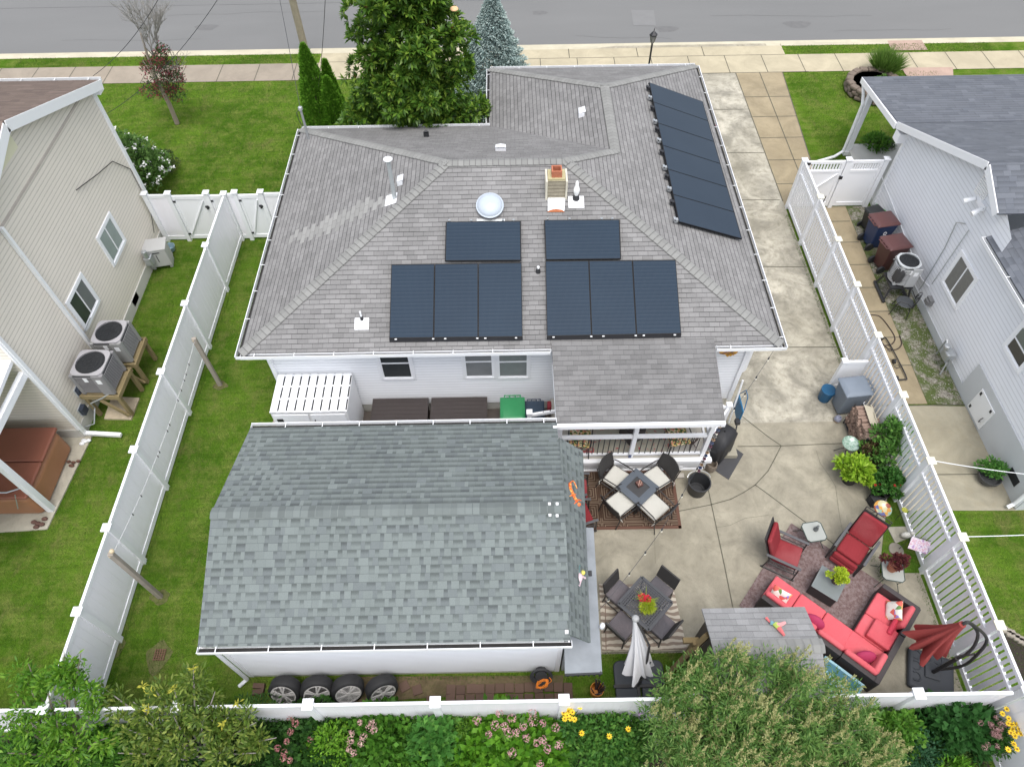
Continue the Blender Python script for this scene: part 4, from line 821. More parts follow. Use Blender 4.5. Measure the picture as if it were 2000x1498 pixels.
for a,b,g_ in ((9.26,10.47,1),(10.62,11.65,0)):
    v=MB(); y=18.4; v.box(a,b,y-.03,y+.03,1.70,1.79); v.box(a,b,y-.03,y+.03,1.38,1.46); v.box(a,b,y-.03,y+.03,.06,.2)
    for x in (a,b-.09): v.box(x,x+.09,y-.032,y+.032,.2,1.70)
    v.box(a+.09,b-.09,y-.01,y+.01,.2,1.38)
    k=11
    for i in range(k): x=a+.13+(b-a-.26)*i/(k-1); v.box(x-.025,x+.025,y-.012,y+.012,1.46,1.70)
    if g_: v.bar((a+.1,y-.03,.3),(b-.1,y-.03,1.34),.025,.05,up=(0,1,0))
    o=v.build('gate' if g_ else 'panel',WHITE,F)
    if g_:
        v=MB(); v.box(a-.02,a+.12,y-.05,y-.035,1.68,1.76); v.cb(b+.02,y-.06,1.2,.1,.05,.1); v.tube([(b-.2,y-.06,.05),(b-.2,y-.08,.5)],.012); v.build('latch',BLACKM,o)
F=thing('screen_panel','short white vinyl screen sheltering the grey bin by the slatted fence','screen',(8.85,11.05,0),world=True)
post(8.5,11.05,1.2,F,s=.1); v=MB(); v.box(8.55,9.1,11.02,11.08,1.08,1.18); v.box(8.55,9.1,11.02,11.08,.1,.2); v.box(8.55,9.1,11.035,11.065,.2,1.08); v.build('panel',WHITE,F)
# clothes posts on the left lawn
for (bx,by,tx,ty,h,lab) in ((430,751,374,666,1.95,'weathered wooden clothes post, farther of the two on the side lawn'),(313,1165,232,1062,2.4,'weathered wooden clothes post nearer the back fence')):
    p=atz(bx,by); t=thing('clothes_post',lab,'post',(p.x,p.y,0),R(8),'clothes posts'); v=MB(); v.box(-.055,.055,-.045,.045,-.1,h); v.build('post',GREYW,t,bevel=.012); v=MB(); v.cyl((-.04,-.05,h-.06),(.04,.05,h-.06),.02); v.ell((.05,.02,h+.05),.05,.05,.05,8,6) if h>2 else None; v.build('pulley',M('pale_wood',(.55,.45,.3),.6),t)
    if h<2: pA=Vector((p.x,p.y,h-.08))
    else: pB=Vector((p.x,p.y,h-.08))
v=MB(); pts=[lerp(pA,pB,t)-Vector((.0,0,.25*4*t*(1-t))) for t in np.linspace(0,1,20)]; v.tube(pts,.005,4); cl=thing('clothes_line','thin clothes line with dark pegs strung between the two wooden posts','clothes line',(pA.x,pA.y,0),world=True); v.build('line',M('line_white',(.6,.6,.6),.5),cl)
for t in (.12,.17,.2,.25,.3,.42,.45,.55,.57,.75,.83): p=lerp(pA,pB,t)-Vector((0,0,.25*4*t*(1-t)+.03)); v=MB(); v.cb(p.x,p.y,p.z,.015,.015,.08); v.build('peg',BLACKP,cl)
# ------------------------------------------------------------ patio furniture
CUSH=fabric('cream_cushion',(.54,.53,.48),.05); SLING=M('dark_sling',(.04,.038,.037),.7,.15,8,.2,90); FRM=M('bronze_frame',(.03,.028,.028),.4,.1)
RED=fabric('red_cushion',(.235,.032,.038)); CORAL=fabric('coral_cushion',(.62,.115,.135)); WICK=M('dark_wicker',(.05,.043,.043),.6,.2,20,.6,90); MAG=M('magenta_pillow',(.36,.03,.09),.8,.12,5)
GREYC=fabric('grey_cushion',(.10,.095,.105))
def ctr(px_,py_,z): p=atz(px_,py_,z); return p
def facing(pb,zb,pf,zf): a=atz(*pb,zb);b=atz(*pf,zf); return math.atan2(b.y-a.y,b.x-a.x)-math.pi/2
def rug(name,pts,m,label,z=.008):
    P=px(*pts); v=MB(); v.prism([(p.x,p.y) for p in P],z,z+.012); o=v.build(name,m); tag(o,label,'rug'); return o
# brown greek-key style rug
RG=NB('rug_brown'); u_,v_,_=RG.sep(RG.pos())
def fr(n,t,p): return n.math('ABSOLUTE',n.math('SUBTRACT',n.math('FRACT',n.math('DIVIDE',t,p)),.5))
a_=RG.math('MAXIMUM',fr(RG,u_,.52),fr(RG,v_,.52)); k_=RG.math('LESS_THAN',RG.math('FRACT',RG.math('MULTIPLY',a_,9)),.38)
ox=RG.math('LESS_THAN',fr(RG,RG.math('ADD',u_,.13),.26),.1); k_=RG.math('MULTIPLY',k_,RG.math('SUBTRACT',1,RG.math('MULTIPLY',ox,RG.math('LESS_THAN',fr(RG,v_,.52),.3))))
c_=RG.mix(k_,RG.mix(RG.noise(6,RG.pos(),4),(.05,.030,.021),(.085,.052,.036)),(.175,.13,.095)); RUGB=RG.out(c_,.95,RG.bump(RG.noise(90,RG.pos(),2),.4,.004),.1)
rug('patio_rug',((1120,920),(1312,920),(1328,1030),(1125,1033)),RUGB,'brown patio rug with a square maze pattern under the fire table set'); P=px((1120,920),(1312,920),(1328,1030),(1125,1033))
joints(bpy.data.objects['patio_rug'],[[P[0],P[1],P[2],P[3]]],.07,.022,M('rug_border',(.12,.06,.042),.95),'border')
RG=NB('rug_leaf'); p_=RG.pos(); w_=RG.new('ShaderNodeTexWave'); w_.wave_type='RINGS'; w_.inputs['Scale'].default_value=3.0; w_.inputs['Distortion'].default_value=5; w_.inputs['Detail'].default_value=2; w_.inputs['Detail Scale'].default_value=.9
RG.L.new(RG.scale(p_,(1,.8,1)),w_.inputs[0]); c_=RG.mix(RG.ramp(w_.outputs[1],[(.46,(0,0,0)),(.54,(1,1,1))]),(.25,.20,.16),(.52,.47,.39)); RUGL=RG.out(c_,.95,RG.bump(RG.noise(90,p_,2),.3,.004),.1)
rug('patio_rug',((1170,1141),(1313,1141),(1342,1268),(1176,1270)),RUGL,'cream and taupe leaf patterned rug under the black dining set'); 
P=px((1176,1142),(1178,1268)); joints(bpy.data.objects['patio_rug.001'],[[P[0]+Vector((.06,0,0)),P[1]+Vector((.06,0,0))]],.02,.022,M('rug_edge',(.2,.14,.11),.95),'border')
RG=NB('rug_faded'); p_=RG.pos(); c_=RG.mix(RG.ramp(RG.noise(16,p_,5,.75),[(.4,(0,0,0)),(.6,(1,1,1))]),(.14,.095,.09),(.27,.22,.215)); c_=RG.mix(RG.math('MULTIPLY',RG.noise(1.4,p_,3),.6),c_,(.13,.08,.075)); RUGF=RG.out(c_,.95,RG.bump(RG.noise(90,p_,2),.4,.004),.1)
rug('patio_rug',((1545,1022),(1733,1147),(1640,1300),(1443,1183)),RUGF,'faded mauve brown rug under the coral sectional and coffee table')
def cushion(name,w,d,h,m,parent,M0,bev=.04):
    v=MB(M0); v.box(-w/2,w/2,-d/2,d/2,-h/2,h/2); return v.build(name,m,parent,smooth=70,bevel=bev,seg=4)
T=Matrix.Translation
# sling chair with cream cushion: front = +Y
def sling_chair(label,loc,rz,group):
    t=thing('patio_chair',label,'chair',loc,rz,group)
    cushion('seat_cushion',.52,.52,.09,CUSH,t,T((0,0,.43)))
    v=MB(); k=8
    for i in range(k):
        a0=-1+2*i/k; a1=-1+2*(i+1)/k; f=lambda a:(a*.28,-.27-.06*(1-a*a))
        (x0,y0),(x1,y1)=f(a0),f(a1); hh=lambda a:.86+.07*(1-a*a)
        v.add([(x0,y0,.42),(x1,y1,.42),(x1*1.0,y1-.12,hh(a1)),(x0,y0-.12,hh(a0)),(x0,y0-.02,.42),(x1,y1-.02,.42),(x1,y1-.14,hh(a1)),(x0,y0-.14,hh(a0))],[(0,1,2,3),(5,4,7,6),(3,2,6,7),(0,4,5,1)])
    v.build('backrest',SLING,t,smooth=1)
    for sx in (-1,1):
        x=sx*.30; v=MB(); v.tube([(x,.28,0),(x,.26,.62),(x,.2,.655),(x,-.2,.64),(x,-.3,.6)],.014,6); v.build('armrest',FRM,t); v=MB(); v.tube([(x,-.38,0),(x,-.28,.42),(x,-.42,.86)],.014,6); v.build('leg',FRM,t)
    v=MB(); v.tube([(-.3,.27,.36),(.3,.27,.36)],.012); v.tube([(-.3,-.3,.38),(.3,-.3,.38)],.012); 
    for sx in(-1,1): v.tube([(sx*.3,.27,.36),(sx*.3,-.3,.38)],.012)
    v.build('seat_frame',FRM,t)
    for sx in (-1,1): v=MB(); v.bar((sx*.27,-.27,.45),(sx*.33,-.30,.43),.015,.01); v.bar((sx*.33,-.30,.43),(sx*.36,-.27,.36),.012,.01); v.build('tie',CUSH,t)
    return t
tc=Vector((2.92,7.86,0)); ga='sling chairs with cream cushions around the fire table'
for (x,y,w_) in ((1206,933,'top left'),(1281,934,'top right, nearest the big black bucket'),(1213,981,'lower left, backing onto the red chairs'),(1278,989,'lower right, nearest the open patio')):
    p=atz(x,y,.48); d=tc-p; sling_chair(f'dark chair with cream cushion at the fire table, {w_}',(p.x,p.y,.02),math.atan2(d.y,d.x)-math.pi/2,ga)
FT=M('table_slate',(.095,.11,.13),.4,.12,6); t=thing('fire_table','square slate blue fire pit table between four cream cushioned chairs','table',(2.92,7.865,.02),R(43))
v=MB()
for a,b,c,d in ((-.36,.36,-.36,-.2),(-.36,.36,.2,.36),(-.36,-.2,-.2,.2),(.2,.36,-.2,.2)): v.box(a,b,c,d,.57,.62)
v.build('tabletop',FT,t); v=MB(); v.box(-.2,.2,-.2,.2,.56,.60); v.build('burner_cover',M('slate_dark',(.05,.05,.052),.55,.25,12),t); v=MB(); v.box(-.27,.27,-.27,.27,0,.57); v.build('base',M('table_base',(.045,.05,.06),.5),t)
t=thing('lantern','small square copper box standing on the fire table','lantern',(2.955,7.925,.63),R(25)); v=MB(); v.box(-.07,.07,-.07,.07,0,.09); v.build('body',M('copper_brown',(.12,.055,.045),.5,.5,30),t,bevel=.008)
v=MB(); v.bar((-.06,-.05,.093),(.05,.06,.093),.02,.01); v.bar((-.02,-.06,.096),(.06,.0,.096),.015,.01); v.build('trim',M('copper_light',(.4,.25,.2),.4),t)
# red chairs by the garage
def red_chair(label,loc,rz,group,recl=0,foot=0):
    t=thing('patio_chair' if not foot and not recl else 'recliner',label,'chair' if not foot else 'recliner',loc,rz,group)
    W_=.56; cushion('seat_cushion',W_,.56,.11,RED,t,T((0,.0,.40))@Matrix.Rotation(R(4),4,'X'),.045)
    an=R(20+recl*34); M0=T((0,-.27,.44))@Matrix.Rotation(an,4,'X'); v=MB(M0); v.box(-W_/2,W_/2,-.05,.05,0,.66); v.build('back_cushion',RED,t,smooth=70,bevel=.045,seg=4)
    v=MB(M0); v.box(-W_/2-.02,W_/2+.02,-.075,-.055,0,.69); v.tube([(-W_/2-.01,-.065,0),(-W_/2-.01,-.065,.76),(W_/2+.01,-.065,.76),(W_/2+.01,-.065,0)],.016); v.build('back_frame',FRM,t)
    if foot:
        v=MB(T((0,.31,.40))@Matrix.Rotation(R(-72),4,'X')); v.box(-W_/2,W_/2,0,.15,-.05,.05); v.build('leg_rest',RED,t,smooth=70,bevel=.04,seg=4); v=MB(T((0,.36,.25))@Matrix.Rotation(R(-78),4,'X')); v.box(-W_/2,W_/2,0,.13,-.05,.05); v.build('leg_rest',RED,t,smooth=70,bevel=.04,seg=4)
    for sx in (-1,1):
        x=sx*(W_/2+.06); v=MB(); v.box(x-.03,x+.03,-.42,.34,.60,.63); v.build('armrest',M('arm_grey',(.09,.09,.095),.5,.1) if 'arm_grey' not in bpy.data.materials else bpy.data.materials['arm_grey'],t,bevel=.008)
        v=MB(); v.tube([(x,.32,0),(x,.3,.6)],.017); v.tube([(x,-.36,0),(x,-.3,.6)],.017); v.tube([(x,-.4,.03),(x,.36,.03)],.02); v.tube([(x,-.34,.3),(x,.3,.3)],.015); v.tube([(x,-.34,.42),(x,.3,.42)],.012); v.build('leg_frame',FRM,t)
    v=MB(); v.tube([(-W_/2-.06,-.3,.34),(W_/2+.06,-.3,.34)],.014); v.tube([(-W_/2-.06,.26,.34),(W_/2+.06,.26,.34)],.014); v.build('seat_frame',FRM,t)
    return t
red_chair('red cushioned chair half hidden by the garage roof, farther of the pair',(1.47,7.92,.02),R(-92),'red chairs beside the garage',.1); red_chair('red cushioned chair half hidden by the garage roof, nearer of the pair',(1.50,7.28,.0),R(-72),'red chairs beside the garage',.1)
p=atz(1537,1082,.42); red_chair('upright red cushioned armchair on the left of the glass side table',(p.x,p.y,.02),facing((1503,1040),.8,(1560,1085),.4),'red armchairs on the mauve rug',.05)
p=atz(1666,1072,.42); red_chair('red cushioned recliner leaning back, right of the glass side table',(p.x,p.y,.02),facing((1700,1018),.8,(1640,1100),.3),'red armchairs on the mauve rug',.28,1)
# glass side tables
GT=M('frosted_glass',(.33,.345,.32),.25,.06,3); GRN=M('green_metal',(.05,.07,.06),.4)
def glass_table(label,loc,rz,group):
    t=thing('side_table',label,'side table',loc,rz,group); s=.23; c=.06; O=[(s,s-c),(s-c,s),(-s+c,s),(-s,s-c),(-s,-s+c),(-s+c,-s),(s-c,-s),(s,-s+c)]
    v=MB(); v.prism(O,.44,.455); v.build('tabletop',GT,t); v=MB(); v.tube([(x,y,.45) for x,y in O+[O[0]]],.012); v.build('rim',GRN,t)
    for sx,sy in ((1,1),(1,-1),(-1,1),(-1,-1)): v=MB(); v.tube([(sx*.2,sy*.2,.44),(sx*.17,sy*.17,.2),(sx*.27,sy*.27,0)],.008); v.build('leg',GRN,t)
    v=MB(); v.tube([(.18,.18,.22),(-.18,-.18,.22)],.006); v.tube([(.18,-.18,.22),(-.18,.18,.22)],.006); v.build('stretcher',GRN,t); return t
p=atz(1590,1038,.45); glass_table('small glass side table holding a dark ornament between the two red armchairs',(p.x,p.y,.0),R(8),'glass side tables')
p=atz(1744,1115,.45); glass_table('small glass side table with a terracotta pot of burgundy leaves on it',(p.x,p.y,.0),R(-12),'glass side tables'); TP=Vector((p.x,p.y,.46))
p=atz(1594,1033,.5); v=MB(); v.lathe([(0,0),(.05,0),(.055,.04),(.03,.08),(.04,.11),(.02,.16),(.03,.19),(0,.21)],(p.x,p.y,.457),12); o=v.build('figurine',M('pewter',(.12,.13,.13),.4,.3,20),smooth=1); tag(o,'dark metal figurine standing on the glass side table','figurine')
# coffee table
C4=[atz(x,y,.42) for x,y in ((1607,1104),(1657,1134),(1634,1176),(1582,1141))]; cc=sum(C4,Vector())/4; an=math.atan2((C4[1]-C4[0]).y,(C4[1]-C4[0]).x)
t=thing('coffee_table','low dark wicker coffee table with a grey glass top','coffee table',(cc.x,cc.y,.02),an); w1=(C4[1]-C4[0]).length/2; d1=((C4[2]-C4[1]).length+(C4[3]-C4[0]).length)/4
v=MB(); v.box(-w1+.01,w1-.01,-d1+.01,d1-.01,0,.385); v.build('base',WICK,t,bevel=.01); v=MB(); v.box(-w1,w1,-d1,d1,.386,.405); v.build('tabletop',M('grey_glass',(.17,.19,.19),.25,.1,4),t,bevel=.004); CTP=cc
# sectional
I_=(atz(1669,1229.5,.42)); u=atz(1669,1229.5,.42)-atz(1517.5,1121,.42); an=math.atan2(u.y,u.x); t=thing('sectional_sofa','large L-shaped wicker sectional sofa with coral cushions','sofa',(I_.x,I_.y,.02),an); LEN=u.length
v=MB(); v.box(-LEN,.72,-.74,0,.0,.24); v.box(0,.72,0,1.18,0,.24); v.build('base',WICK,t,bevel=.012)
k=LEN/3
for i in range(4):
    a,b=(-LEN+k*i,-LEN+k*(i+1)) if i<3 else (0,.74)
    v=MB(); v.box(a+.006,b-.006,-.80,-.69,.0,.62); v.build('back_frame',WICK,t,bevel=.012)
    c=(a+b)/2; cushion('seat_cushion',b-a-.01,.66,.14,CORAL,t,T((c if i<3 else .34,-.34,.31))if i<3 else T((.33,-.34,.31)),.035)
    if i!=1: cushion('back_cushion',b-a-.04,.12,.34,CORAL,t,T((c-.02*(i==3),-.62,.54))@Matrix.Rotation(R(12),4,'X'),.055)
cushion('back_cushion',k-.04,.12,.34,CORAL,t,T((-LEN+k*1.5,-.62,.54))@Matrix.Rotation(R(12),4,'X'),.055)
for (a,b) in ((-.80,-.22),(-.21,.42),(.43,1.2)): v=MB(); v.box(.70,.82,a,b,0,.62 if a!=-.21 else .60); v.build('back_frame',WICK,t,bevel=.012)
v=MB(); v.box(.0,.80,1.13,1.24,0,.60); v.build('arm_frame',WICK,t,bevel=.012)
cushion('seat_cushion',.66,.50,.14,CORAL,t,T((.34,.25,.31)),.035); cushion('seat_cushion',.5,.48,.14,fabric('coral_dark',(.55,.085,.105)),t,T((.46,.25,.45)),.035); cushion('seat_cushion',.66,.60,.14,CORAL,t,T((.34,.81,.31)),.035)
cushion('back_cushion',.12,.5,.34,CORAL,t,T((.63,-.42,.54))@Matrix.Rotation(R(12),4,'Y'),.055); cushion('back_cushion',.12,.58,.32,CORAL,t,T((.64,.84,.54))@Matrix.Rotation(R(14),4,'Y'),.055)
MS=Matrix.Translation((I_.x,I_.y,.02))@Matrix.Rotation(an,4,'Z')
# pillows
PT=NB('floral_print'); vo=PT.new('ShaderNodeTexVoronoi'); vo.inputs['Scale'].default_value=9; PT.L.new(PT.obj(),vo.inputs['Vector']); c_=PT.ramp(PT.sep(vo.outputs['Color'])[0],[(0,(.75,.72,.66)),(.35,(.70,.66,.6)),(.5,(.65,.13,.10)),(.62,(.30,.22,.55)),(.74,(.12,.22,.07)),(.85,(.7,.35,.15)),(1,(.75,.7,.66))],'CONSTANT'); PRINT=PT.out(c_,.85)
def pillow(lab,loc,eul,w,h,t_,m,grp=None,rd=0):
    o_=thing('throw_pillow',lab,'pillow',loc,0,grp) if 0 else None
    v=MB(); n=10
    for s in (1,-1):
        P=[]
        for j in range(n+1):
            for i in range(n+1):
                a=-1+2*i/n;b=-1+2*j/n; e=max(0,(1-a**4))*max(0,(1-b**4)) if not rd else max(0,1-(a*a+b*b)); 
                xx,yy=(a*w/2*(1-.08*(1-b*b)*abs(a)),b*h/2*(1-.08*(1-a*a)*abs(b))) if not rd else (a*w/2,b*h/2)
                P.append((xx,yy,s*t_/2*e**.5))
        v.add(P,[(j*(n+1)+i,j*(n+1)+i+1,(j+1)*(n+1)+i+1,(j+1)*(n+1)+i) for j in range(n) for i in range(n) if not rd or ((-1+2*(i+.5)/n)**2+(-1+2*(j+.5)/n)**2)<1.05])
    o=v.build('throw_pillow',m,smooth=80); o.location=loc; o.rotation_euler=eul; tag(o,lab,'pillow',grp); return o
gp='pillows scattered on the coral sectional'
def SL(x,y,z): return MS@Vector((x,y,z))
pillow('floral printed pillow at the far left end of the coral sectional',SL(-LEN+.28,-.46,.52),(R(62),0,an+R(6)),.4,.4,.13,PRINT,gp)
pillow('floral printed pillow standing in the right end of the coral sectional',SL(.42,.86,.52),(R(60),R(10),an-R(65)),.42,.42,.14,PRINT,gp)
for (lx_,ly_,lab,ez_) in ((-.72,-.46,'magenta round pillow halfway along the coral sectional beside the little shed roof',8),(.40,-.42,'magenta round pillow in the corner of the coral sectional',40)):
    v=MB(); v.ell((0,0,0),.22,.10,.17,18,12); v.cyl((0,-.105,0),(0,-.09,0),.02); o=v.build('throw_pillow',MAG,smooth=1); o.location=SL(lx_,ly_,.50); o.rotation_euler=(R(-20),0,an+R(ez_)); tag(o,lab,'pillow',gp)
v=MB(); v.box(-.08,.08,-.24,.24,-.05,.05); o=v.build('folded_cushion',M('crimson',(.50,.04,.07),.8,.08,5),bevel=.04,seg=3,smooth=70); o.location=SL(.56,.55,.5); o.rotation_euler=(0,R(50),an); tag(o,'crimson folded cushion beside the floral pillow on the coral sectional','cushion')
# black dining set
def dining_chair(label,loc,rz,group):
    t=thing('dining_chair',label,'chair',loc,rz,group); cushion('seat_cushion',.48,.46,.08,GREYC,t,T((0,0,.45)),.025)
    v=MB(T((0,-.24,.45))@Matrix.Rotation(R(12),4,'X')); v.box(-.245,.245,-.02,.02,.03,.44); v.build('backrest',SLING,t,bevel=.008)
    for sx in (-1,1):
        for sy in (-1,1): v=MB(); v.bar((sx*.225,sy*.21,.42),(sx*.245,sy*.24,0),.028); v.build('leg',FRM,t)
    v=MB(); v.box(-.24,.24,-.225,.225,.38,.41)
    for sx in (-1,1): v.bar((sx*.24,-.22,.14),(sx*.24,.22,.14),.018)
    v.build('seat_frame',FRM,t); return t
tc=Vector((2.73,5.09,0)); gd='grey cushioned dining chairs around the black lattice table'
for (x,y,w_) in ((1212,1160,'at upper left by the garage'),(1286,1153,'at upper right, back to the open patio'),(1216,1221,'at lower left by the garage'),(1289,1218,'at lower right, partly behind the white umbrella')):
    p=atz(x,y,.48); d=tc-p; a=math.degrees(math.atan2(d.y,d.x)); a=round((a-45)/90)*90+45; dining_chair('black dining chair with grey seat '+w_,(p.x,p.y,.02),R(a)-math.pi/2,gd)
t=thing('dining_table','square black metal table with a pierced lattice top','table',(2.73,5.09,.02),R(45)); s=.40; v=MB()
n=15
for i in range(n):
    q=-s+.05+(2*s-.1)*i/(n-1)
    v.bar((q,-s+.03,.70),(q,s-.03,.70),.022,.012); v.bar((-s+.03,q,.7005),(s-.03,q,.7005),.022,.010)
for a,b in (((-s,-s),(s,-s)),((s,-s),(s,s)),((s,s),(-s,s)),((-s,s),(-s,-s))): v.bar((*a,.70),(*b,.70),.06,.03)
v.build('tabletop',M('lattice_black',(.06,.062,.068),.4,.2,12),t)
for sx in(-1,1):
    for sy in(-1,1): v=MB(); v.tube([(sx*.34,sy*.34,.69),(sx*.3,sy*.3,.35),(sx*.36,sy*.36,0)],.02); v.build('leg',BLACKM,t)
# cantilever umbrellas
def canopy(top,bot,r0,r1,m,parent,folds=9,flare=None,name='canopy'):
    top=Vector(top);bot=Vector(bot); d=(bot-top).normalized(); e=d.orthogonal().normalized(); f=d.cross(e); v=MB(); n=folds*6; vs=[]; ring=12
    for i in range(ring+1):
        t=i/ring; r=r0+(r1-r0)*(t**1.3); c=lerp(top,bot,t)
        for j in range(n):
            a=2*math.pi*j/n; k=1+.38*t*math.cos(folds*a+1.5*t)+.1*t*math.cos(3*a+2); 
            if flare is not None: k*=1+flare*t*t*max(0,math.cos(a-.6))
            if t>.7: k*=1-.15*(t-.7)/.3*(1+math.sin(5*a))
            sag=.06*t*math.sin(4*a+1)
            vs.append(c+(e*math.cos(a)+f*math.sin(a))*r*k+d*sag)
    v.add(vs,[(i*n+j,i*n+(j+1)%n,(i+1)*n+(j+1)%n,(i+1)*n+j) for i in range(ring) for j in range(n)]+[tuple(range(n-1,-1,-1))])
    return v.build(name,m,parent,smooth=60)
t=thing('garden_umbrella','closed off-white cantilever umbrella leaning beside the black dining table','umbrella',(2.35,3.7,0),world=True)
tp=atz(1241,1208,2.35); bt=atz(1253,1308,1.0); b0=atz(1247,1338,.12); canopy(tp,bt,.05,.21,M('canvas_white',(.52,.52,.53),.85,.05,6,.2,30),t,8,.7)
v=MB(); v.lathe([(.0,.04),(.05,.03),(.07,0),(.07,-.03)],(tp.x,tp.y,tp.z+.03),12); v.build('finial',M('fin_grey',(.3,.3,.3),.5),t)
v=MB(); v.tube([b0,(b0.x+.02,b0.y+.05,1.0),(b0.x-.02,b0.y+.25,2.0),tp+Vector((0,0,.02))],.025); v.tube([(b0.x+.02,b0.y+.05,.8),bt+Vector((.1,0,.1)),bt+Vector((.13,.05,.35))],.014); v.build('mast',FRM,t)
v=MB(); v.tube([(b0.x-.15,b0.y-.05,.5),(b0.x-.13,b0.y-.02,.62),(b0.x+.1,b0.y,.62),(b0.x+.14,b0.y,.5)],.01); v.build('crank',FRM,t)
v=MB(); v.cb(b0.x,b0.y,.06,1.0,.06,.05); v.cb(b0.x,b0.y,.065,.06,1.0,.05); v.build('cross_base',FRM,t)
SLT=M('weight_black',(.045,.05,.058),.55,.1,4,.15,60)
for i,(x0,x1,y0,y1) in enumerate(((2.02,2.52,3.62,4.12),(2.56,3.06,3.62,4.12),(2.02,2.52,3.08,3.58),(2.56,3.06,3.08,3.58))):
    v=MB(); cx_,cy_=(2.54,3.6); c_r=.14; ex=x0 if x0<2.3 else x1; ey=y0 if y0<3.3 else y1; ix=x1 if x0<2.3 else x0; iy=y1 if y0<3.3 else y0; sx=1 if ex>ix else -1; sy=1 if ey>iy else -1; v.prism([(ix,iy),(ex,iy)]+[(ex-sx*c_r*(1-math.cos(q)),ey-sy*c_r*(1-math.sin(q))) for q in np.linspace(0,math.pi/2,6)]+[(ix,ey)],0,.07); v.build('base_weight',SLT,t,bevel=.03,seg=3)
t=thing('garden_umbrella','closed dark red cantilever umbrella with curved bronze arms in the patio corner','umbrella',(8.6,3.8,0),world=True)
ap=atz(1880,1219,2.35); hem=Vector((ap.x+.02,ap.y+.05,1.05)); canopy(ap,hem,.06,.30,M('canvas_red',(.26,.045,.04),.85,.08,6,.2,30),t,9,.5)
mb_=atz(1821,1313,.12); v=MB(); v.tube([mb_,(mb_.x,mb_.y,1.15)],.04,10); v.build('mast',FRM,t); o_=v
m1=Vector((mb_.x,mb_.y,1.1))
v=MB(); Pn=[m1,m1+Vector((.08,.02,.25)),m1+Vector((.1,.1,.6)),m1+Vector((.02,.22,.95)),ap+Vector((.12,.02,.02)),ap]; 
def smooth_path(P,n=24):
    P=[Vector(p) for p in P]; out=[]
    for i in range(len(P)-1):
        p0=P[max(i-1,0)];p1=P[i];p2=P[i+1];p3=P[min(i+2,len(P)-1)]
        for k in range(6):
            t=k/6; out.append(.5*((2*p1)+(p2-p0)*t+(2*p0-5*p1+4*p2-p3)*t*t+(3*p1-p0-3*p2+p3)*t**3))
    return out+[P[-1]]
v.tube(smooth_path(Pn),.03,8); v.build('arm',FRM,t,smooth=1)
v=MB(); v.tube(smooth_path([m1-Vector((-.02,0,.75)),m1+Vector((.26,-.05,-.3)),m1+Vector((.30,.02,.25)),m1+Vector((.24,.15,.8)),ap+Vector((.12,0,.06)),ap+Vector((0,0,.05))]),.03,8); v.build('arm',FRM,t,smooth=1)
v=MB(); v.tube([m1+Vector((.02,.0,-.1)),m1+Vector((.15,.04,.1)),m1+Vector((.29,.04,.2))],.02); v.tube([m1+Vector((-.1,0,.15)),m1+Vector((.12,.03,.3))],.014); v.build('strut',FRM,t)
C4=px((1783,1225),(1872,1283),(1866,1358),(1803,1362),(1758,1330),(1762,1305)); cx_=sum(C4,Vector())/6
rzb=R(-42); Mb=T((mb_.x-.02,mb_.y+.0,0))@Matrix.Rotation(R(-20),4,'Z')
v=MB(Mb); v.box(-.45,.45,-.42,.42,0,.13); v.build('base_tank',SLT,t,bevel=.1,seg=4)
v=MB(Mb); v.box(-.14,.16,-.14,.16,.13,.17); v.build('base_plate',SLT,t,bevel=.02)
for (x,y) in ((-.3,.28),(-.3,.05),(-.3,-.18),(-.1,.3),(.12,.3)):
    v=MB(Mb@T((x,y,.135))); v.tube([(.09*math.cos(a),.09*math.sin(a),0) for a in np.linspace(-2.2,2.2,12)],.016,6); v.build('rib',SLT,t)
# ------------------------------------------------------------ grill corner
t=thing('covered_grill','barbecue grill under a black cover beside the porch','grill',(5.1,9.1,0),R(48)); t.scale=(.86,.9,.88); v=MB(); 
ring=[(.40,.27,0),(.44,.30,.25),(.46,.30,.6),(.48,.30,.82),(.46,.30,.9),(.34,.26,1.08),(.2,.14,1.16),(.02,.02,1.18)]
n=40; vs=[]
for (a,b,z) in ring:
    for j in range(n):
        th=2*math.pi*j/n; c,s=math.cos(th),math.sin(th); f=1+.035*math.sin(9*th+z*3)*(z<.95)+.03*math.sin(14*th)*(z<.7); vs.append((a*math.copysign(abs(c)**.55,c)*f,b*math.copysign(abs(s)**.55,s)*f,z))
v.add(vs,[(i*n+j,i*n+(j+1)%n,(i+1)*n+(j+1)%n,(i+1)*n+j) for i in range(len(ring)-1) for j in range(n)]); v.build('cover',M('cover_black',(.022,.022,.024),.6,.2,8,.4,15),t,smooth=50)
MT=M('mat_black',(.05,.05,.053),.6,.15,6,.4,12); v=MB(); v.prism([tuple(p)[:2] for p in px((1425,868),(1452,887),(1423,937),(1380,908),(1378,870))],.004,.012); o=v.build('grill_mat',MT); tag(o,'black rectangular mat lying under the covered grill','mat')
p=atz(1388,918); v=MB(); v.lathe([(0,.01),(.11,.01),(.145,.14),(.13,.3),(.115,.3),(.12,.15),(.1,.03),(0,.03)],(p.x-.02,p.y+.02,0),18); o=v.build('wicker_basket',M('wicker_grey',(.20,.165,.13),.85,.35,25,.8,60),smooth=1); tag(o,'tapered grey wicker basket beside the big black bucket','basket')
p=atz(1363,950,.2); t=thing('rope_bucket','large round black bucket below the rain chain','bucket',(p.x,p.y,0)); v=MB(); v.lathe([(0,.01),(.215,.01),(.26,.40),(.275,.41),(.275,.43),(.245,.43),(.2,.04),(.15,.045),(.14,.03),(0,.03)],(0,0,0),32); v.build('tub',M('bucket_black',(.033,.034,.036),.5,.1,5),t,smooth=50)
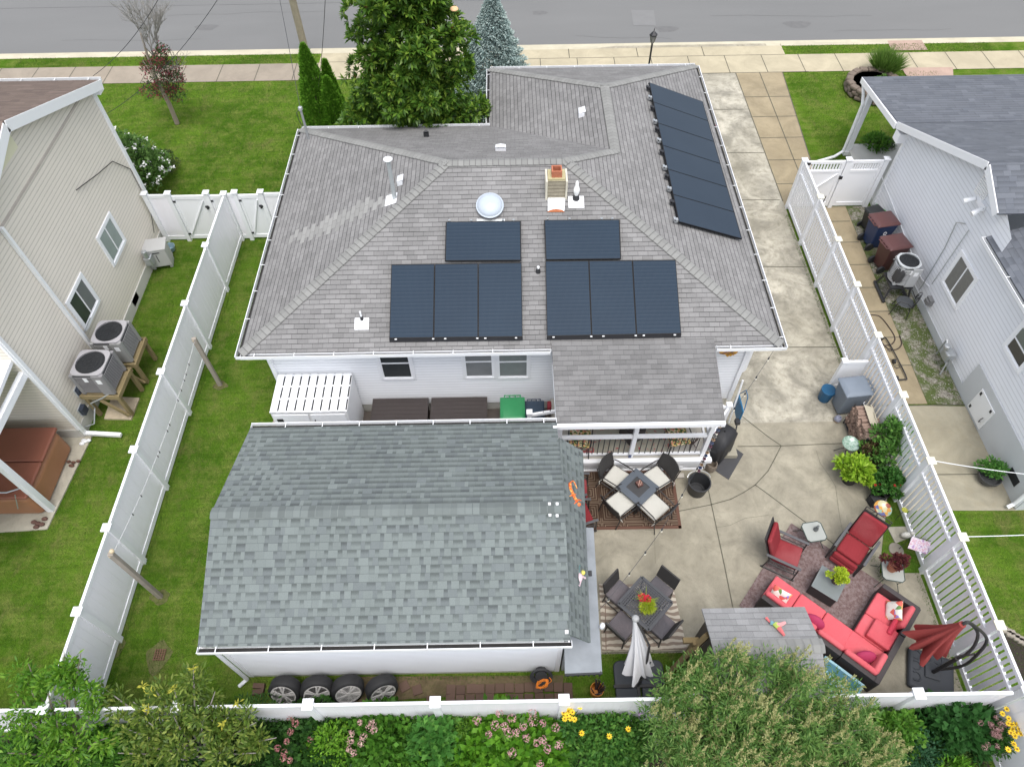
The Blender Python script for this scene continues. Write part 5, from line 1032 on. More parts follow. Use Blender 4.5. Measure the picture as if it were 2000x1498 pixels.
v=MB(); v.tube([(.27*math.cos(a),.12+.15*math.sin(a)*.2+.12*math.sin(a),.43+.06*math.sin(a)) for a in np.linspace(0,math.pi,14)],.01); v.build('handle',GALV,t)
t=thing('rain_chain','rain chain of small coloured cups hanging from the porch corner','rain chain',(4.47,8.42,.5),world=True); a=Vector((4.55,8.40,2.4)); b=Vector((4.44,8.32,.45)); CM_=[M('cup_'+n_,c,.4,.2,20) for n_,c in (('tan',(.3,.2,.12)),('blue',(.06,.08,.16)),('plum',(.14,.05,.08)),('grey',(.2,.19,.18)))]
for i in range(15):
    q=lerp(a,b,(i+.5)/15); v=MB(); v.lathe([(.015,-.03),(.045,.03),(.035,.035),(.01,-.01)],(q.x,q.y,q.z),8); v.build('cup',CM_[i%4],t)
v=MB(); v.tube([a,b],.005,4); v.build('chain',BLACKM,t)
v=MB(); v.box(4.02,4.2,8.4,8.52,0,.09); o=v.build('brick',M('pale_block',(.45,.42,.37),.9),bevel=.01); tag(o,'pale loose block on the ground beneath the porch edge','block')
v=MB(); v.cb(2.84,8.74,1.0-.42,.07,.04,.14); v.cb(2.84,8.715,.6,.03,.02,.05); o=v.build('door_hanger',M('blue_plate',(.06,.08,.16),.5,.4,30),bevel=.01); tag(o,'small blue and white ornament on the middle porch post','ornament')
# string lights
def string_light(label,pts,nb):
    P=[Vector(p) for p in pts]; t=thing('string_lights',label,'string lights',P[0],0,None,world=True); path=[]
    for a,b in zip(P,P[1:]): path+=[lerp(a,b,k/12)-Vector((0,0,.18*4*(k/12)*(1-k/12))) for k in range(12)]
    path.append(P[-1]); v=MB(); v.tube(path,.006,4); v.build('cord',BLACKP,t)
    for i in range(nb):
        q=path[int((i+.5)/nb*(len(path)-1))]; v=MB(); v.cyl(q,q-Vector((0,0,.07)),.018,n=8); s_=v.build('socket',BLACKP,t); v=MB(); v.ell(q-Vector((0,0,.10)),.026,.026,.035,8,6); v.build('bulb',M('bulb_glass',(.75,.72,.6),.15) if 'bulb_glass' not in bpy.data.materials else bpy.data.materials['bulb_glass'],s_)
string_light('string of bulbs from the porch corner down to the garage side',[(4.6,8.45,2.45),(2.9,5.9,2.6),(1.6,4.55,1.9)],7); string_light('string of bulbs hanging from the house eave to the porch corner',[(5.98,10.1,2.85),(4.75,8.6,2.45)],4)
# ------------------------------------------------------------ porch things
PR=NB('porch_rug'); c_=PR.mix(PR.ramp(PR.noise(3.2,PR.pos(),4,.7,1.5),[(.56,(0,0,0)),(.62,(1,1,1))]),PR.mix(PR.noise(7,PR.pos(),3),(.30,.29,.24),(.40,.38,.31)),(.42,.07,.08)); PRM=PR.out(c_,.95)
v=MB(); v.box(1.5,3.85,8.85,10.3,.505,.515); o=v.build('porch_rug',PRM); tag(o,'pale rug with red flower print on the porch floor','rug')
FLC=NB('floral_cushion'); vo=FLC.new('ShaderNodeTexVoronoi'); vo.inputs['Scale'].default_value=26; FLC.L.new(FLC.obj(),vo.inputs['Vector']); c_=FLC.ramp(FLC.sep(vo.outputs['Color'])[0],[(0,(.05,.10,.03)),(.35,(.45,.33,.12)),(.6,(.50,.20,.14)),(.78,(.55,.48,.32)),(1,(.08,.12,.04))],'CONSTANT'); FLM=FLC.out(c_,.85)
for x,y,rz,lab in ((1.62,9.02,R(170),'porch chair with a busy floral seat cushion at the left end of the porch'),(3.98,9.02,R(190),'porch chair with a busy floral seat cushion at the right end of the porch')):
    t=thing('porch_chair',lab,'chair',(x,y,.515),rz,'floral chairs on the porch'); cushion('seat_cushion',.5,.48,.09,FLM,t,T((0,0,.45)),.04); v=MB(T((0,-.26,.47))@Matrix.Rotation(R(14),4,'X')); v.box(-.24,.24,-.03,.03,0,.4); v.build('back_cushion',FLM,t,bevel=.025,seg=3)
    for sx in(-1,1):
        for sy in(-1,1): v=MB(); v.bar((sx*.24,sy*.22,.42),(sx*.27,sy*.26,0),.025); v.build('leg',FRM,t)
        v=MB(); v.tube([(sx*.27,.2,.42),(sx*.28,.16,.62),(sx*.28,-.25,.62)],.014); v.build('armrest',FRM,t)
t=thing('iron_bench_end','curly dark iron plant stand behind the right porch chair','plant stand',(4.38,8.98,.515)); v=MB()
for k in range(5): v.tube([(.1*math.cos(a+k)*(1-a/7),.1*math.sin(a+k)*(1-a/7),.1*k+a*.05) for a in np.linspace(0,6,16)],.01)
v.build('scroll',M('iron_brown',(.08,.05,.045),.6),t)
v=MB(); v.cb(2.95,9.35,.75,.45,.45,.46,R(30)); o=v.build('porch_table',WICK,bevel=.02); tag(o,'dark little table in the middle of the porch behind the post','table')
v=MB(); v.cb(.93,9.95,.95,.1,.2,.3); o=v.build('red_bag',M('dark_red',(.2,.02,.03),.8),bevel=.03); tag(o,'dark red bag hanging in the gap left of the porch roof','bag')
v=MB(); v.lathe([(.30,0),(.33,.02),(.3,.04),(.15,.05),(0,.05)],(0,0,0),12); 
for i in range(9): a=i/9*6.28; v.cb(.12*math.cos(a),.09*math.sin(a),.03,.2,.045,.01,a)
SUNF=NB('sun_plaque'); c_=SUNF.mix(SUNF.ramp(SUNF.noise(9,SUNF.obj(),3),[(.45,(0,0,0)),(.6,(1,1,1))]),(.65,.33,.02),(.22,.10,.09)); v=MB(); v.ell((0,0,0),.15,.03,.11,14,8)
for i in range(10): a=-1.2+i*.27; v.bar((.1*math.cos(a),0,.08*math.sin(a)),(.34*math.cos(a)*.9,0,.2*math.sin(a)),.05,.02,up=(0,1,0))
p=aty(1412,686,10.5); o=v.build('wall_plaque',SUNF.out(c_,.5)); o.location=(p.x+.05,10.49,p.z); tag(o,'orange and brown sun shaped plaque high on the white wall beside the porch roof','plaque')
# paddle boat / blue oar item by the bay window
v=MB(); v.box(5.70,5.74,9.75,10.35,.35,.9); o=v.build('blue_sled',M('blue_plastic',(.015,.14,.28),.35,.1),bevel=.015); tag(o,'blue plastic sled standing against the house corner below the bay window','sled')
v=MB(); v.tube([(5.75,9.8,.9),(5.78,9.95,1.25),(5.78,10.15,1.25),(5.75,10.3,.9)],.012); o=v.build('hose_hanger',M('blue_hose',(.02,.12,.25),.4)); tag(o,'blue looped hose above the blue sled at the house corner','hose')
v=MB(); v.cb(5.66,9.72,.5,.12,.14,.12); v.tube([(5.66,9.7,.5),(5.62,9.5,.2)],.02); o=v.build('spigot_box',BLACKP,bevel=.02); tag(o,'black outdoor tap box at the corner beside the downspout','tap box')
# ------------------------------------------------------------ storage by the back wall
t=thing('storage_shed','white storage cupboard with a slotted top standing by the back wall','storage cupboard',(-4.75,9.95,.12),world=True)
x0,x1,y0,y1,zt=-5.66,-3.86,9.38,10.49,1.78
v=MB(); v.box(x0,x1,y0,y1,.12,zt-.03); v.build('body',WOOD_W,t,bevel=.01)
k=9; v=MB()
for i in range(k): a=x0+.0+(x1-x0)/k*i; v.box(a+.0,a+(x1-x0)/k-.04,y0-.02,y1,zt-.025,zt+.0)
for f in (0,.335,.665,.96): y=y0-.02+(y1-y0)*f; v.box(x0,x1,y,y+.045,zt-.02,zt+.004)
v.build('slatted_top',WHITE,t); v=MB(); v.box(x0+.01,x1-.01,y0,y1-.01,zt-.035,zt-.028); v.build('inside',DARK,t)
for a,b in ((x0+.05,(x0+x1)/2-.03),((x0+x1)/2+.03,x1-.05)):
    v=MB(); v.box(a,b,y0-.03,y0-.012,.2,zt-.1); d_=v.build('door',WHITE,t,bevel=.005); v=MB(); v.box(a+.06,a+.2 if a<-5 else a+.08,y0-.05,y0-.03,zt-.35,zt-.25 if a<-5 else zt-.3); v.build('handle',BLACKM,d_)
DB=M('deckbox_brown',(.045,.036,.034),.55,.12,5)
for xa,lab in ((-3.52,'dark brown deck box next to the white storage cupboard'),(-2.03,'dark brown deck box nearer the green bin')):
    t=thing('deck_box',lab,'deck box',(xa+.7,10.1,.12),0,'brown deck boxes'); v=MB(); v.box(-.68,.68,-.35,.33,0,.55); v.build('body',DB,t,bevel=.015)
    v=MB(); 
    for i in range(6): y=-.37+i*.122; v.box(-.71,.71,y,y+.118,.56,.61)
    v.box(-.70,.70,-.36,.34,.555,.6); v.build('lid',DB,t)
# ------------------------------------------------------------ wheelie bins
def bin_(label,loc,rz,body,lid,s=1.0,group='wheeled rubbish bins',mark=None,face=1):
    """front = +Y, hinge and wheels at -Y"""
    t=thing('wheeled_bin',label,'bin',loc,rz,group); v=MB(); 
    for (a,b,c,d) in ((0,0,0,0),): pass
    P=lambda w,y0,y1,z:[(-w,y0,z),(w,y0,z),(w,y1,z),(-w,y1,z)]
    v.add(P(.22,-.22,.24,.04)+P(.29,-.33,.33,.95),[(3,2,1,0),(4,5,6,7),(0,1,5,4),(1,2,6,5),(2,3,7,6),(3,0,4,7)]); v.build('body',body,t,bevel=.04,seg=3)
    v=MB(); v.add(P(.315,-.36,.37,.95)+P(.315,-.36,.37,.985)+P(.24,-.26,.27,1.035),[(3,2,1,0),(0,1,5,4),(1,2,6,5),(2,3,7,6),(3,0,4,7),(4,5,9,8),(5,6,10,9),(6,7,11,10),(7,4,8,11),(8,9,10,11)]); l_=v.build('lid',lid,t,bevel=.02,seg=3,smooth=50)
    v=MB(); v.cyl((-.2,-.42,.97),(.2,-.42,.97),.016); 
    for x in (-.2,-.07,.07,.2): v.bar((x,-.43,.97),(x,-.33,.965),.03,.03)
    v.build('handle',lid,t)
    for sx in (-1,1): v=MB(); v.cyl((sx*.2,-.27,.13),(sx*.27,-.27,.13),.13,n=20); w_=v.build('wheel',BLACKP,t,bevel=.01)
    if mark: 
        v=MB(); y=.312*1.0
        v.M=T((.272,0,.66))@Matrix.Rotation(R(90),4,'Z')@Matrix.Rotation(R(180),4,'Z')@Matrix.Rotation(R(-4.4),4,'X'); v.tube([(.055*math.cos(a),.012,.055*math.sin(a)) for a in np.linspace(0,2*math.pi,7)],.011,4); v.box(-.07,.07,.008,.014,-.1,-.085); v.box(-.05,.05,.008,.014,-.13,-.12); v.build('emblem',WHITE,t)
    t.scale=(s,s,s); return t
BR=M('bin_brown',(.075,.03,.029),.45,.12,5); BRL=M('bin_brown_lid',(.115,.05,.048),.4,.1,5); NV=M('bin_navy',(.02,.04,.11),.45,.15,5); BK=M('bin_black',(.025,.027,.028),.5,.15,6); GRY=M('bin_grey',(.17,.20,.24),.5,.1,5); GRNB=M('bin_green',(.03,.21,.08),.45,.12,5); BLUB=M('bin_blue',(.015,.09,.22),.45,.1,5); NVB=M('bin_dark_navy',(.028,.045,.07),.5,.15,6)
a=-R(115)
bin_('brown wheeled bin nearest the air conditioner by the grey house',(11.42,15.6,0),R(-78),BR,BRL,1.02,mark=1)
bin_('navy blue wheeled bin with a brown lid between the brown and black bins',(11.40,16.6,0),R(-80),NV,BRL,1.02,mark=1)
t=bin_('black wheeled bin with a bright green edge next to the gate',(11.48,17.35,0),R(-70),BK,BK,.72); v=MB(); v.bar((-.33,.3,.94),(.2,.375,.94),.03,.09); v.build('green_edge',M('bright_green',(.05,.5,.05),.4),t)
bin_('slate grey wheeled bin against the slatted fence above the firewood',(8.68,10.42,0),R(96),GRY,GRY,.98)
bin_('green wheeled bin with a blue rim at the end of the deck boxes',(0.02,9.83,.12),R(180),BLUB,GRNB,.98)
bin_('dark navy wheeled bin beside the green bin and the porch steps',(.56,9.9,.12),R(180),NVB,NVB,.80)
v=MB(); v.cyl((8.27,10.72,.0),(8.27,10.72,.42),.15,.19,n=18); o=v.build('blue_bucket',M('deep_blue',(.01,.08,.17),.4),bevel=.01); tag(o,'deep blue bucket squeezed in behind the slate grey bin','bucket')
# ------------------------------------------------------------ firewood
LG=NB('split_log'); c_=LG.mix(LG.isl(),(.16,.095,.07),(.42,.31,.25)); c_=LG.mix(LG.math('MULTIPLY',LG.noise(30,LG.scale(LG.pos(),(.2,1,1)),3),.5),c_,(.10,.06,.045)); LOG=LG.out(c_,.9)
t=thing('firewood_rack','stack of split firewood in a black rack against the slatted fence','firewood',(8.75,9.45,0)); 
v=MB()
for sy in(-1,1): v.tube([(-.18,sy*.5,0),(-.18,sy*.5,.85)],.02); v.tube([(.18,sy*.5,0),(.18,sy*.5,.85)],.02)
v.tube([(-.18,-.5,.1),(-.18,.5,.1)],.02); v.tube([(.18,-.5,.1),(.18,.5,.1)],.02); v.build('rack',BLACKM,t)
for r_ in range(9):
    for c in range(10):
        y=-.45+c*.098+rng.normal(0,.012)+(r_%2)*.04; z=.16+r_*.078+rng.normal(0,.006); v=MB(T((rng.normal(0,.02),y,z))@Matrix.Rotation(rng.uniform(0,6),4,'X')); L_=rng.uniform(.36,.44); k=int(rng.integers(3,8)); v.cyl((-L_/2,0,0),(L_/2,0,0),rng.uniform(.042,.06),n=k); v.build('log',LOG,t)
TC=M('tarp_beige',(.42,.38,.29),.8,.08,4,.3,20); v=MB(); vs=[]; n=8
for i in range(n+1):
    for j in range(5): s=i/n; q=j/4; vs.append((9.0-.12*q+.02*math.sin(9*s),9.0+s*.95,.93-.0*q+.03*math.sin(7*s+q*4)-.35*(1-q)**2-(.05 if i in(0,n) else 0)))
v.add(vs,[(i*5+j,i*5+j+1,(i+1)*5+j+1,(i+1)*5+j) for i in range(n) for j in range(4)]); v.add([(8.72,9.35,.9),(8.92,9.1,.92),(8.9,9.8,.94),(8.74,9.9,.9)],[(0,1,2,3)]); o=v.build('tarp',TC,smooth=60); tag(o,'beige cloth draped over the fence side of the firewood','cloth')
p=atz(1634,822); v=MB(); v.lathe([(0,0),(.07,0),(.095,.08),(.08,.16),(.055,.19),(.045,.185),(.06,.15),(0,.1)],(p.x,p.y,0),16); VS=NB('vase_glaze'); c_=VS.ramp(VS.sep(VS.obj())[2],[(.02,(.28,.17,.06)),(.09,(.25,.26,.33)),(1,(.3,.32,.42))]); o=v.build('vase',VS.out(c_,.3),smooth=1); tag(o,'small glazed blue and brown vase alone on the driveway concrete','vase')
def birdbath(lab,x,y,z,r,m,legs=True):
    p=atz(x,y,z); t=thing('bird_bath',lab,'bird bath',(p.x,p.y,0)); v=MB(Matrix.Rotation(R(4),4,'X')); v.lathe([(0,z-.07),(r*.35,z-.065),(r*.8,z-.03),(r,z),(r*.98,z+.012),(r*.78,z-.018),(r*.35,z-.05),(0,z-.055)],(0,0,0),24); v.build('bowl',m,t,smooth=1)
    for i in range(3): a=i*2.1+.4; v=MB(); v.tube([(r*.5*math.cos(a),r*.5*math.sin(a),z-.05),(.04*math.cos(a),.04*math.sin(a),z*.5),(.2*math.cos(a),.2*math.sin(a),0)],.008); v.build('leg',BLACKM,t)
    return t
GB=NB('mint_glass'); c_=GB.mix(GB.ramp(GB.noise(14,GB.obj(),3,.7),[(.45,(0,0,0)),(.6,(1,1,1))]),(.33,.42,.36),(.16,.26,.20)); GBM=GB.out(c_,.15,spec=.6); birdbath('pale mint glass bird bath beside the firewood',1661,863,.6,.21,GBM)
SB=NB('sunflower_glass'); vo=SB.new('ShaderNodeTexVoronoi'); vo.inputs['Scale'].default_value=11; SB.L.new(SB.obj(),vo.inputs['Vector']); c_=SB.ramp(SB.sep(vo.outputs['Color'])[0],[(0,(.25,.36,.28)),(.3,(.55,.42,.12)),(.55,(.5,.25,.05)),(.68,(.25,.06,.03)),(.8,(.45,.42,.25)),(.95,(.10,.11,.25))],'CONSTANT'); birdbath('glass bird bath painted with sunflowers on a wire stand',1723,989,.68,.2,SB.out(c_,.2,spec=.6))
v=MB(); v.lathe([(0,0),(.05,.01),(.07,.03),(.065,.035),(0,.02)],(0,0,0),12); o=v.build('yellow_dish',M('yellow_green',(.35,.36,.05),.4,.3,30)); p=atz(1766,997,.5); o.location=p; v=MB(); v.tube([(p.x,p.y,0),(p.x,p.y,.5)],.006,5); q=v.build('stake',BLACKM); q.parent=o; q.matrix_parent_inverse=o.matrix_world.inverted(); q.location=(-p.x,-p.y,-p.z); q.matrix_parent_inverse=Matrix.Identity(4); tag(o,'small yellow green dish on a stake at the foot of the slatted fence','ornament')
# garden flag, stones, bird statue
p=atz(1790,1078); t=thing('garden_flag','small garden flag with pink and lilac flowers by the slatted fence','flag',(p.x-.2,p.y,0),R(-22)); v=MB(); v.tube([(-.2,0,0),(-.2,0,.75),(.22,0,.75)],.006); v.build('pole',BLACKM,t)
FG=NB('flag_print'); c_=FG.ramp(FG.noise(13,FG.obj(),3,.6),[(.3,(.7,.66,.68)),(.44,(.55,.3,.4)),(.52,(.72,.68,.7)),(.62,(.35,.22,.45)),(.72,(.6,.14,.12))],'LINEAR'); v=MB(T((0,0,.7))@Matrix.Rotation(R(-45),4,'X')); v.box(-.2,.2,-.003,.003,-.28,0); v.build('banner',FG.out(c_,.8),t)
v=MB(); v.prism([tuple(p_)[:2] for p_ in px((1732,1030),(1775,1029),(1778,1050),(1748,1062))],-.02,.035); ST=concrete('stone',(.36,.34,.28),.3,(.25,.23,.18),3,.3,.4); o=v.build('stepping_stone',ST); tag(o,'pale angular stepping stone beneath the white bird ornament','stepping stone')
v=MB(); p=atz(1750,1075); v.lathe([(0,.03),(.16,.03),(.17,0)][::-1],(p.x,p.y,0),14,1,1.15); o=v.build('stepping_stone',M('stone_dark',(.22,.2,.165),.9,.15,8)); tag(o,'darker oval stepping stone near the potted burgundy plant','stepping stone')
p=atz(1768,1047,.1); t=thing('bird_ornament','small white bird ornament with little pots on the stepping stone','ornament',(p.x,p.y,.035)); v=MB(); v.ell((0,0,.12),.12,.07,.1); v.ell((.1,0,.22),.05,.045,.05); v.bar((.14,0,.22),(.18,0,.21),.015); v.build('body',M('ornament_white',(.6,.59,.54),.6,.1,15),t,smooth=1); v=MB(); v.lathe([(0,0),(.05,0),(.07,.09),(.06,.09),(.04,.02),(0,.02)],(.15,-.1,0),10); v.build('pot',M('ornament_grey',(.3,.29,.27),.7),t)
# ------------------------------------------------------------ lattice: the right side yard
ac(.62,.62,.70,'silver air conditioner raised on a dark stand beside the grey house bins',(11.3,14.52,.0),R(0),None,col=(.44,.45,.46),top=(.5,.52,.53),stand=.55,rnd=1) 
t=thing('ac_stand','dark metal stand carrying the air conditioner beside the grey house','stand',(11.3,14.5,0))
for sx in (-1,1):
    v=MB(); v.tube([(sx*.36,-.42,.06),(sx*.36,.42,.06)],.045); v.tube([(sx*.36,-.36,.06),(sx*.28,-.26,.54)],.03); v.tube([(sx*.36,.36,.06),(sx*.28,.26,.54)],.03); v.build('foot',BLACKP,t)
v=MB(); v.box(-.32,.32,-.32,.32,.48,.54); v.build('platform',BLACKP,t)
t=thing('metal_chair','black metal garden chair standing in front of the raised air conditioner','chair',(11.28,13.72,0),R(60)); v=MB(); v.lathe([(0,.42),(.22,.42),(.24,.44),(.22,.45),(0,.44)],(0,0,0),20); v.build('seat',M('chair_grey',(.06,.065,.07),.45),t)
v=MB(); 
for k in (.26,.2,.14): v.tube([(k*math.cos(a),-.2-.06*math.sin(a),.5+k*1.5*max(0,math.sin(a))) for a in np.linspace(0,math.pi,14)],.012)
v.tube([(0,-.2,.48),(0,-.27,.88)],.012); v.build('backrest',BLACKM,t)
for sx in(-1,1):
    v=MB(); v.tube([(sx*.24,-.2,.5),(sx*.3,-.05,.66),(sx*.3,.16,.64),(sx*.25,.22,.44)],.012); v.build('armrest',BLACKM,t)
    for sy in(-1,1): v=MB(); v.tube([(sx*.18,sy*.18,.42),(sx*.23,sy*.24,0)],.013); v.build('leg',BLACKM,t)
p=atx(1790,527,11.9); v=MB(); v.box(-.03,.03,-.06,.06,-.1,.1); o=v.build('electrical_box',BLACKP,bevel=.008); o.location=(11.86,p.y,p.z); tag(o,'small black switch box on the grey house wall behind the air conditioner','electrical box')
HZ=M('hose_dark',(.05,.035,.03),.5); P=[atz(*q,.02) for q in ((1698,615),(1718,618),(1737,640),(1748,660),(1742,672),(1728,675))]; v=MB(); v.tube(smooth_path(P),.014,6); P=[atz(*q,.025) for q in ((1757,655),(1761,672),(1752,682),(1735,681),(1722,668),(1722,660))]; v.tube(smooth_path(P),.014,6); o=v.build('garden_hose',HZ,smooth=1); tag(o,'dark garden hose curling over the side path slabs','hose')
t=thing('hand_truck','black tubular hand truck lying flat on the side path','hand truck',(10.3,11.9,0),world=True); Q=[atz(*q,.06) for q in ((1724,663),(1733,664),(1769,733),(1765,741),(1750,741))]; v=MB(); v.tube(smooth_path(Q),.018,6); v.build('frame',BLACKM,t,smooth=1)
v=MB(); 
for q in (((1733,683),(1744,683)),((1739,701),(1753,701)),((1746,716),(1760,716))): v.tube([atz(*q[0],.06),atz(q[0][0]+6,q[0][1]+3,.04),atz(*q[1],.06)],.01)
v.build('rungs',BLACKM,t)
for q in ((1746,706),(1751,739)): p=atz(*q,.08); v=MB(); v.cyl((p.x-.02,p.y,.08),(p.x+.03,p.y,.08),.07,n=16); v.build('wheel',BLACKP,t)
p=atz(1955,952,0); t=thing('planter_bowl','dark round planter bowl against the grey house foundation','planter',(11.55,8.22,0)); v=MB(); v.lathe([(0,0),(.17,0),(.26,.14),(.27,.24),(.25,.24),(.2,.16),(0,.15)],(0,0,0),24); v.build('bowl',M('bowl_grey',(.06,.06,.063),.5,.1),t,smooth=1)
# ------------------------------------------------------------ behind the garage
TY=M('tyre_rubber',(.022,.022,.023),.7,.15,9,.3,60); RM=M('alloy',(.55,.53,.51),.45,.06,5,metal=0)
t0=None
for i,(cx,lab) in enumerate(((-4.66,'leftmost of the four wheels leaning on the garage back wall'),(-4.02,'second wheel from the left leaning on the garage back wall'),(-3.40,'third wheel from the left leaning on the garage back wall'),(-2.72,'rightmost wheel, set slightly apart from the other three'))):
    if t0 is None:
        t=thing('car_wheel',lab,'wheel',(0,0,0),0,'spare wheels behind the garage'); t0=t
        v=MB(); R_=.325; w_=.12; v.M=Matrix.Rotation(R(90),4,'X'); v.lathe([(.238,-w_),(.275,-w_-.01),(R_-.02,-w_+.01),(R_,-w_+.04),(R_,w_-.04),(R_-.02,w_-.01),(.275,w_+.01),(.238,w_)],(0,0,0),40); v.build('tyre',TY,t,smooth=50)
        v=MB(); v.M=Matrix.Rotation(R(90),4,'X'); v.lathe([(.24,w_),(.255,w_+.014),(.228,w_+.014),(.222,w_-.02),(.22,-.1)],(0,0,0),40); rm=v.build('rim',RM,t,smooth=50)
        v=MB(); v.M=Matrix.Rotation(R(90),4,'X'); v.lathe([(0,.02),(.222,.02)],(0,0,0),24); v.build('well',DARK,rm)
        v=MB()
        for s in range(5):
            a=s*2*math.pi/5+.3
            for da in (-.17,.17): v.bar((.04*math.cos(a),-w_-.0,.04*math.sin(a)),(.232*math.cos(a+da),-w_-.005,.232*math.sin(a+da)),.034,.03,up=(0,1,0))
        v.cyl((0,-w_-.02,0),(0,-w_+.03,0),.045,n=16); v.build('spokes',RM,rm)
    else: t=dup(t0,None,label=lab)
    t.location=(cx,3.58,.35); t.rotation_euler=(R(-27),R(17*i),R((-3,2,0,3)[i]))
t=thing('hose_reel','black coiled hose hung on the garage back wall','hose',(.5,3.80,.42)); t.rotation_euler=(R(-38),0,0); v=MB()
for k in range(7): r=.16+.02*(k%4); v.tube([(r*math.cos(a),-.04-.02*(k%4)-.03*(k//4),r*.8*math.sin(a)) for a in np.linspace(0,2*math.pi,28)],.014,6)
v.build('coil',BLACKP,t); v=MB(); v.cyl((0,.06,.0),(0,-.1,0),.12,n=20); v.build('hub',BLACKP,t); v=MB(); v.cb(0,0,.28,.04,.04,.12); v.build('bracket',GALV,t)
v=MB(); 
for k in range(6):
    P=[(.52+.1*math.cos(a+k)+rng.normal(0,.02),3.60+.07*math.sin(a*1.1+k)+rng.normal(0,.015),.40+.05*math.sin(a+k*1.3)) for a in np.linspace(0,6.28,12)]; v.tube(smooth_path(P),.007,5)
v.tube(smooth_path([(.5,3.66,.36),(.62,3.62,.34),(.7,3.64,.46),(.66,3.7,.5)]),.007,5); o=v.build('extension_cord',M('orange_cord',(.75,.22,.02),.5)); tag(o,'orange extension cord bundled over the black hose coil','cord')
p=atz(1162,1335); t=thing('paint_bucket','orange bucket full of dark odds and ends at the lean-to corner','bucket',(1.62,3.5,0)); v=MB(); v.lathe([(0,0),(.12,0),(.14,.32),(.13,.32),(.11,.05)],(0,0,0),18); v.build('tub',M('bucket_orange',(.55,.2,.02),.4),t,smooth=50); v=MB()
for k in range(14): a=rng.uniform(0,6.28); v.tube([(.05*math.cos(a),.05*math.sin(a),.1),(.14*math.cos(a),.14*math.sin(a),.5+rng.uniform(-.05,.12))],.012)
v.build('tools',M('dark_tools',(.05,.04,.04),.6,0,isl=.5),t)
for q,lab in (((505,1340),'upper loose red brick by the garage corner'),((503,1352),'perforated red brick lying by the garage corner'),((515,1348),'single red brick standing on its edge by the wheels')):
    p=atz(*q); v=MB(); v.cb(0,0,.035,.2,.1,.07) if 'edge' not in lab else v.cb(0,0,.05,.05,.24,.1)
    o=v.build('loose_brick',BRK,bevel=.006); o.location=(p.x,p.y,0); o.rotation_euler=(0,0,R(rng.uniform(-8,8))); tag(o,lab,'brick','loose bricks')
OLDP=M('old_pine',(.17,.125,.06),.85,.3,6,.4,30)
# small shed in the foreground
t=thing('small_shed','little shed with a pale grey shingle roof beside the sectional sofa','shed',(4.5,3.75,0),world=True); z1=2.0; z2=2.32
a=atz(1376,1188,z1);b=atz(1578,1189,z1); ra=atz(1386,1258,z2); rb=atz(1601,1265,z2); y2=2*ra.y-a.y; xa=(a.x+ra.x)/2; xb=(b.x+rb.x)/2; ry=(ra.y+rb.y)/2
v=MB(); v.slab([(xa,a.y,z1),(xb,a.y,z1),(xb,ry,z2),(xa,ry,z2)],.04); v.slab([(xa,2*ry-a.y,z1),(xb,2*ry-a.y,z1),(xb,ry,z2),(xa,ry,z2)],.04); rf_=v.build('roof',SROOF,t)
v=MB(); caps(v,(xa,ry,z2),(xb,ry,z2),nrm((xa,a.y,z1),(xb,a.y,z1),(xb,ry,z2)),nrm((xa,2*ry-a.y,z1),(xb,2*ry-a.y,z1),(xb,ry,z2)),.13,.15); v.build('ridge_cap',CAPM,rf_)
v=MB(); v.box(xa+.12,xb-.12,2*ry-a.y+.12,a.y-.12,0,1.97); v.build('wall',M('shed_wall',(.10,.085,.065),.8),t); SHX=(xa,xb,a.y,ry)
t=thing('wooden_support','weathered timber posts and diagonal brace at the left of the little shed','wooden support',(3.4,3.7,0),world=True); v=MB(); v.bar((3.42,4.0,0),(3.42,4.0,1.65),.1); v.bar((3.2,4.05,1.6),(3.5,4.05,1.6),.1,.08); v.build('post',OLDP,t); v=MB(); v.bar((3.0,3.7,.3),(3.6,4.05,1.95),.1,.1); v.build('brace',OLDP,t); v=MB(); v.bar((3.3,3.55,0),(3.36,3.6,1.5),.12); v.build('post',OLDP,t)
TB=NB('blue_plastic_tub'); TBM=TB.out((.24,.47,.56),.25,spec=.6); p=atz(1660,1325,.4); t=thing('plastic_tub','open pale blue plastic tub beside the sectional at the back fence','tub',(SL(.22,-1.17,0).x,SL(.22,-1.17,0).y,0),an); v=MB()
w1,d1,h1=.42,.27,.42
v.add([(-w1*.85,-d1*.85,0),(w1*.85,-d1*.85,0),(w1*.85,d1*.85,0),(-w1*.85,d1*.85,0),(-w1,-d1,h1),(w1,-d1,h1),(w1,d1,h1),(-w1,d1,h1),(-w1+.03,-d1+.03,h1),(w1-.03,-d1+.03,h1),(w1-.03,d1-.03,h1),(-w1+.03,d1-.03,h1),(-w1*.83,-d1*.82,.03),(w1*.83,-d1*.82,.03),(w1*.83,d1*.82,.03),(-w1*.83,d1*.82,.03)],[(0,1,5,4),(1,2,6,5),(2,3,7,6),(3,0,4,7),(3,2,1,0),(4,5,9,8),(5,6,10,9),(6,7,11,10),(7,4,8,11),(8,9,13,12),(9,10,14,13),(10,11,15,14),(11,8,12,15),(12,13,14,15)]); v.build('tub',TBM,t,bevel=.012)
v=MB(); v.tube([(-w1,-d1,h1),(w1,-d1,h1),(w1,d1,h1),(-w1,d1,h1),(-w1,-d1,h1)],.018); v.build('rim',M('tub_rim',(.25,.47,.55),.3),t)
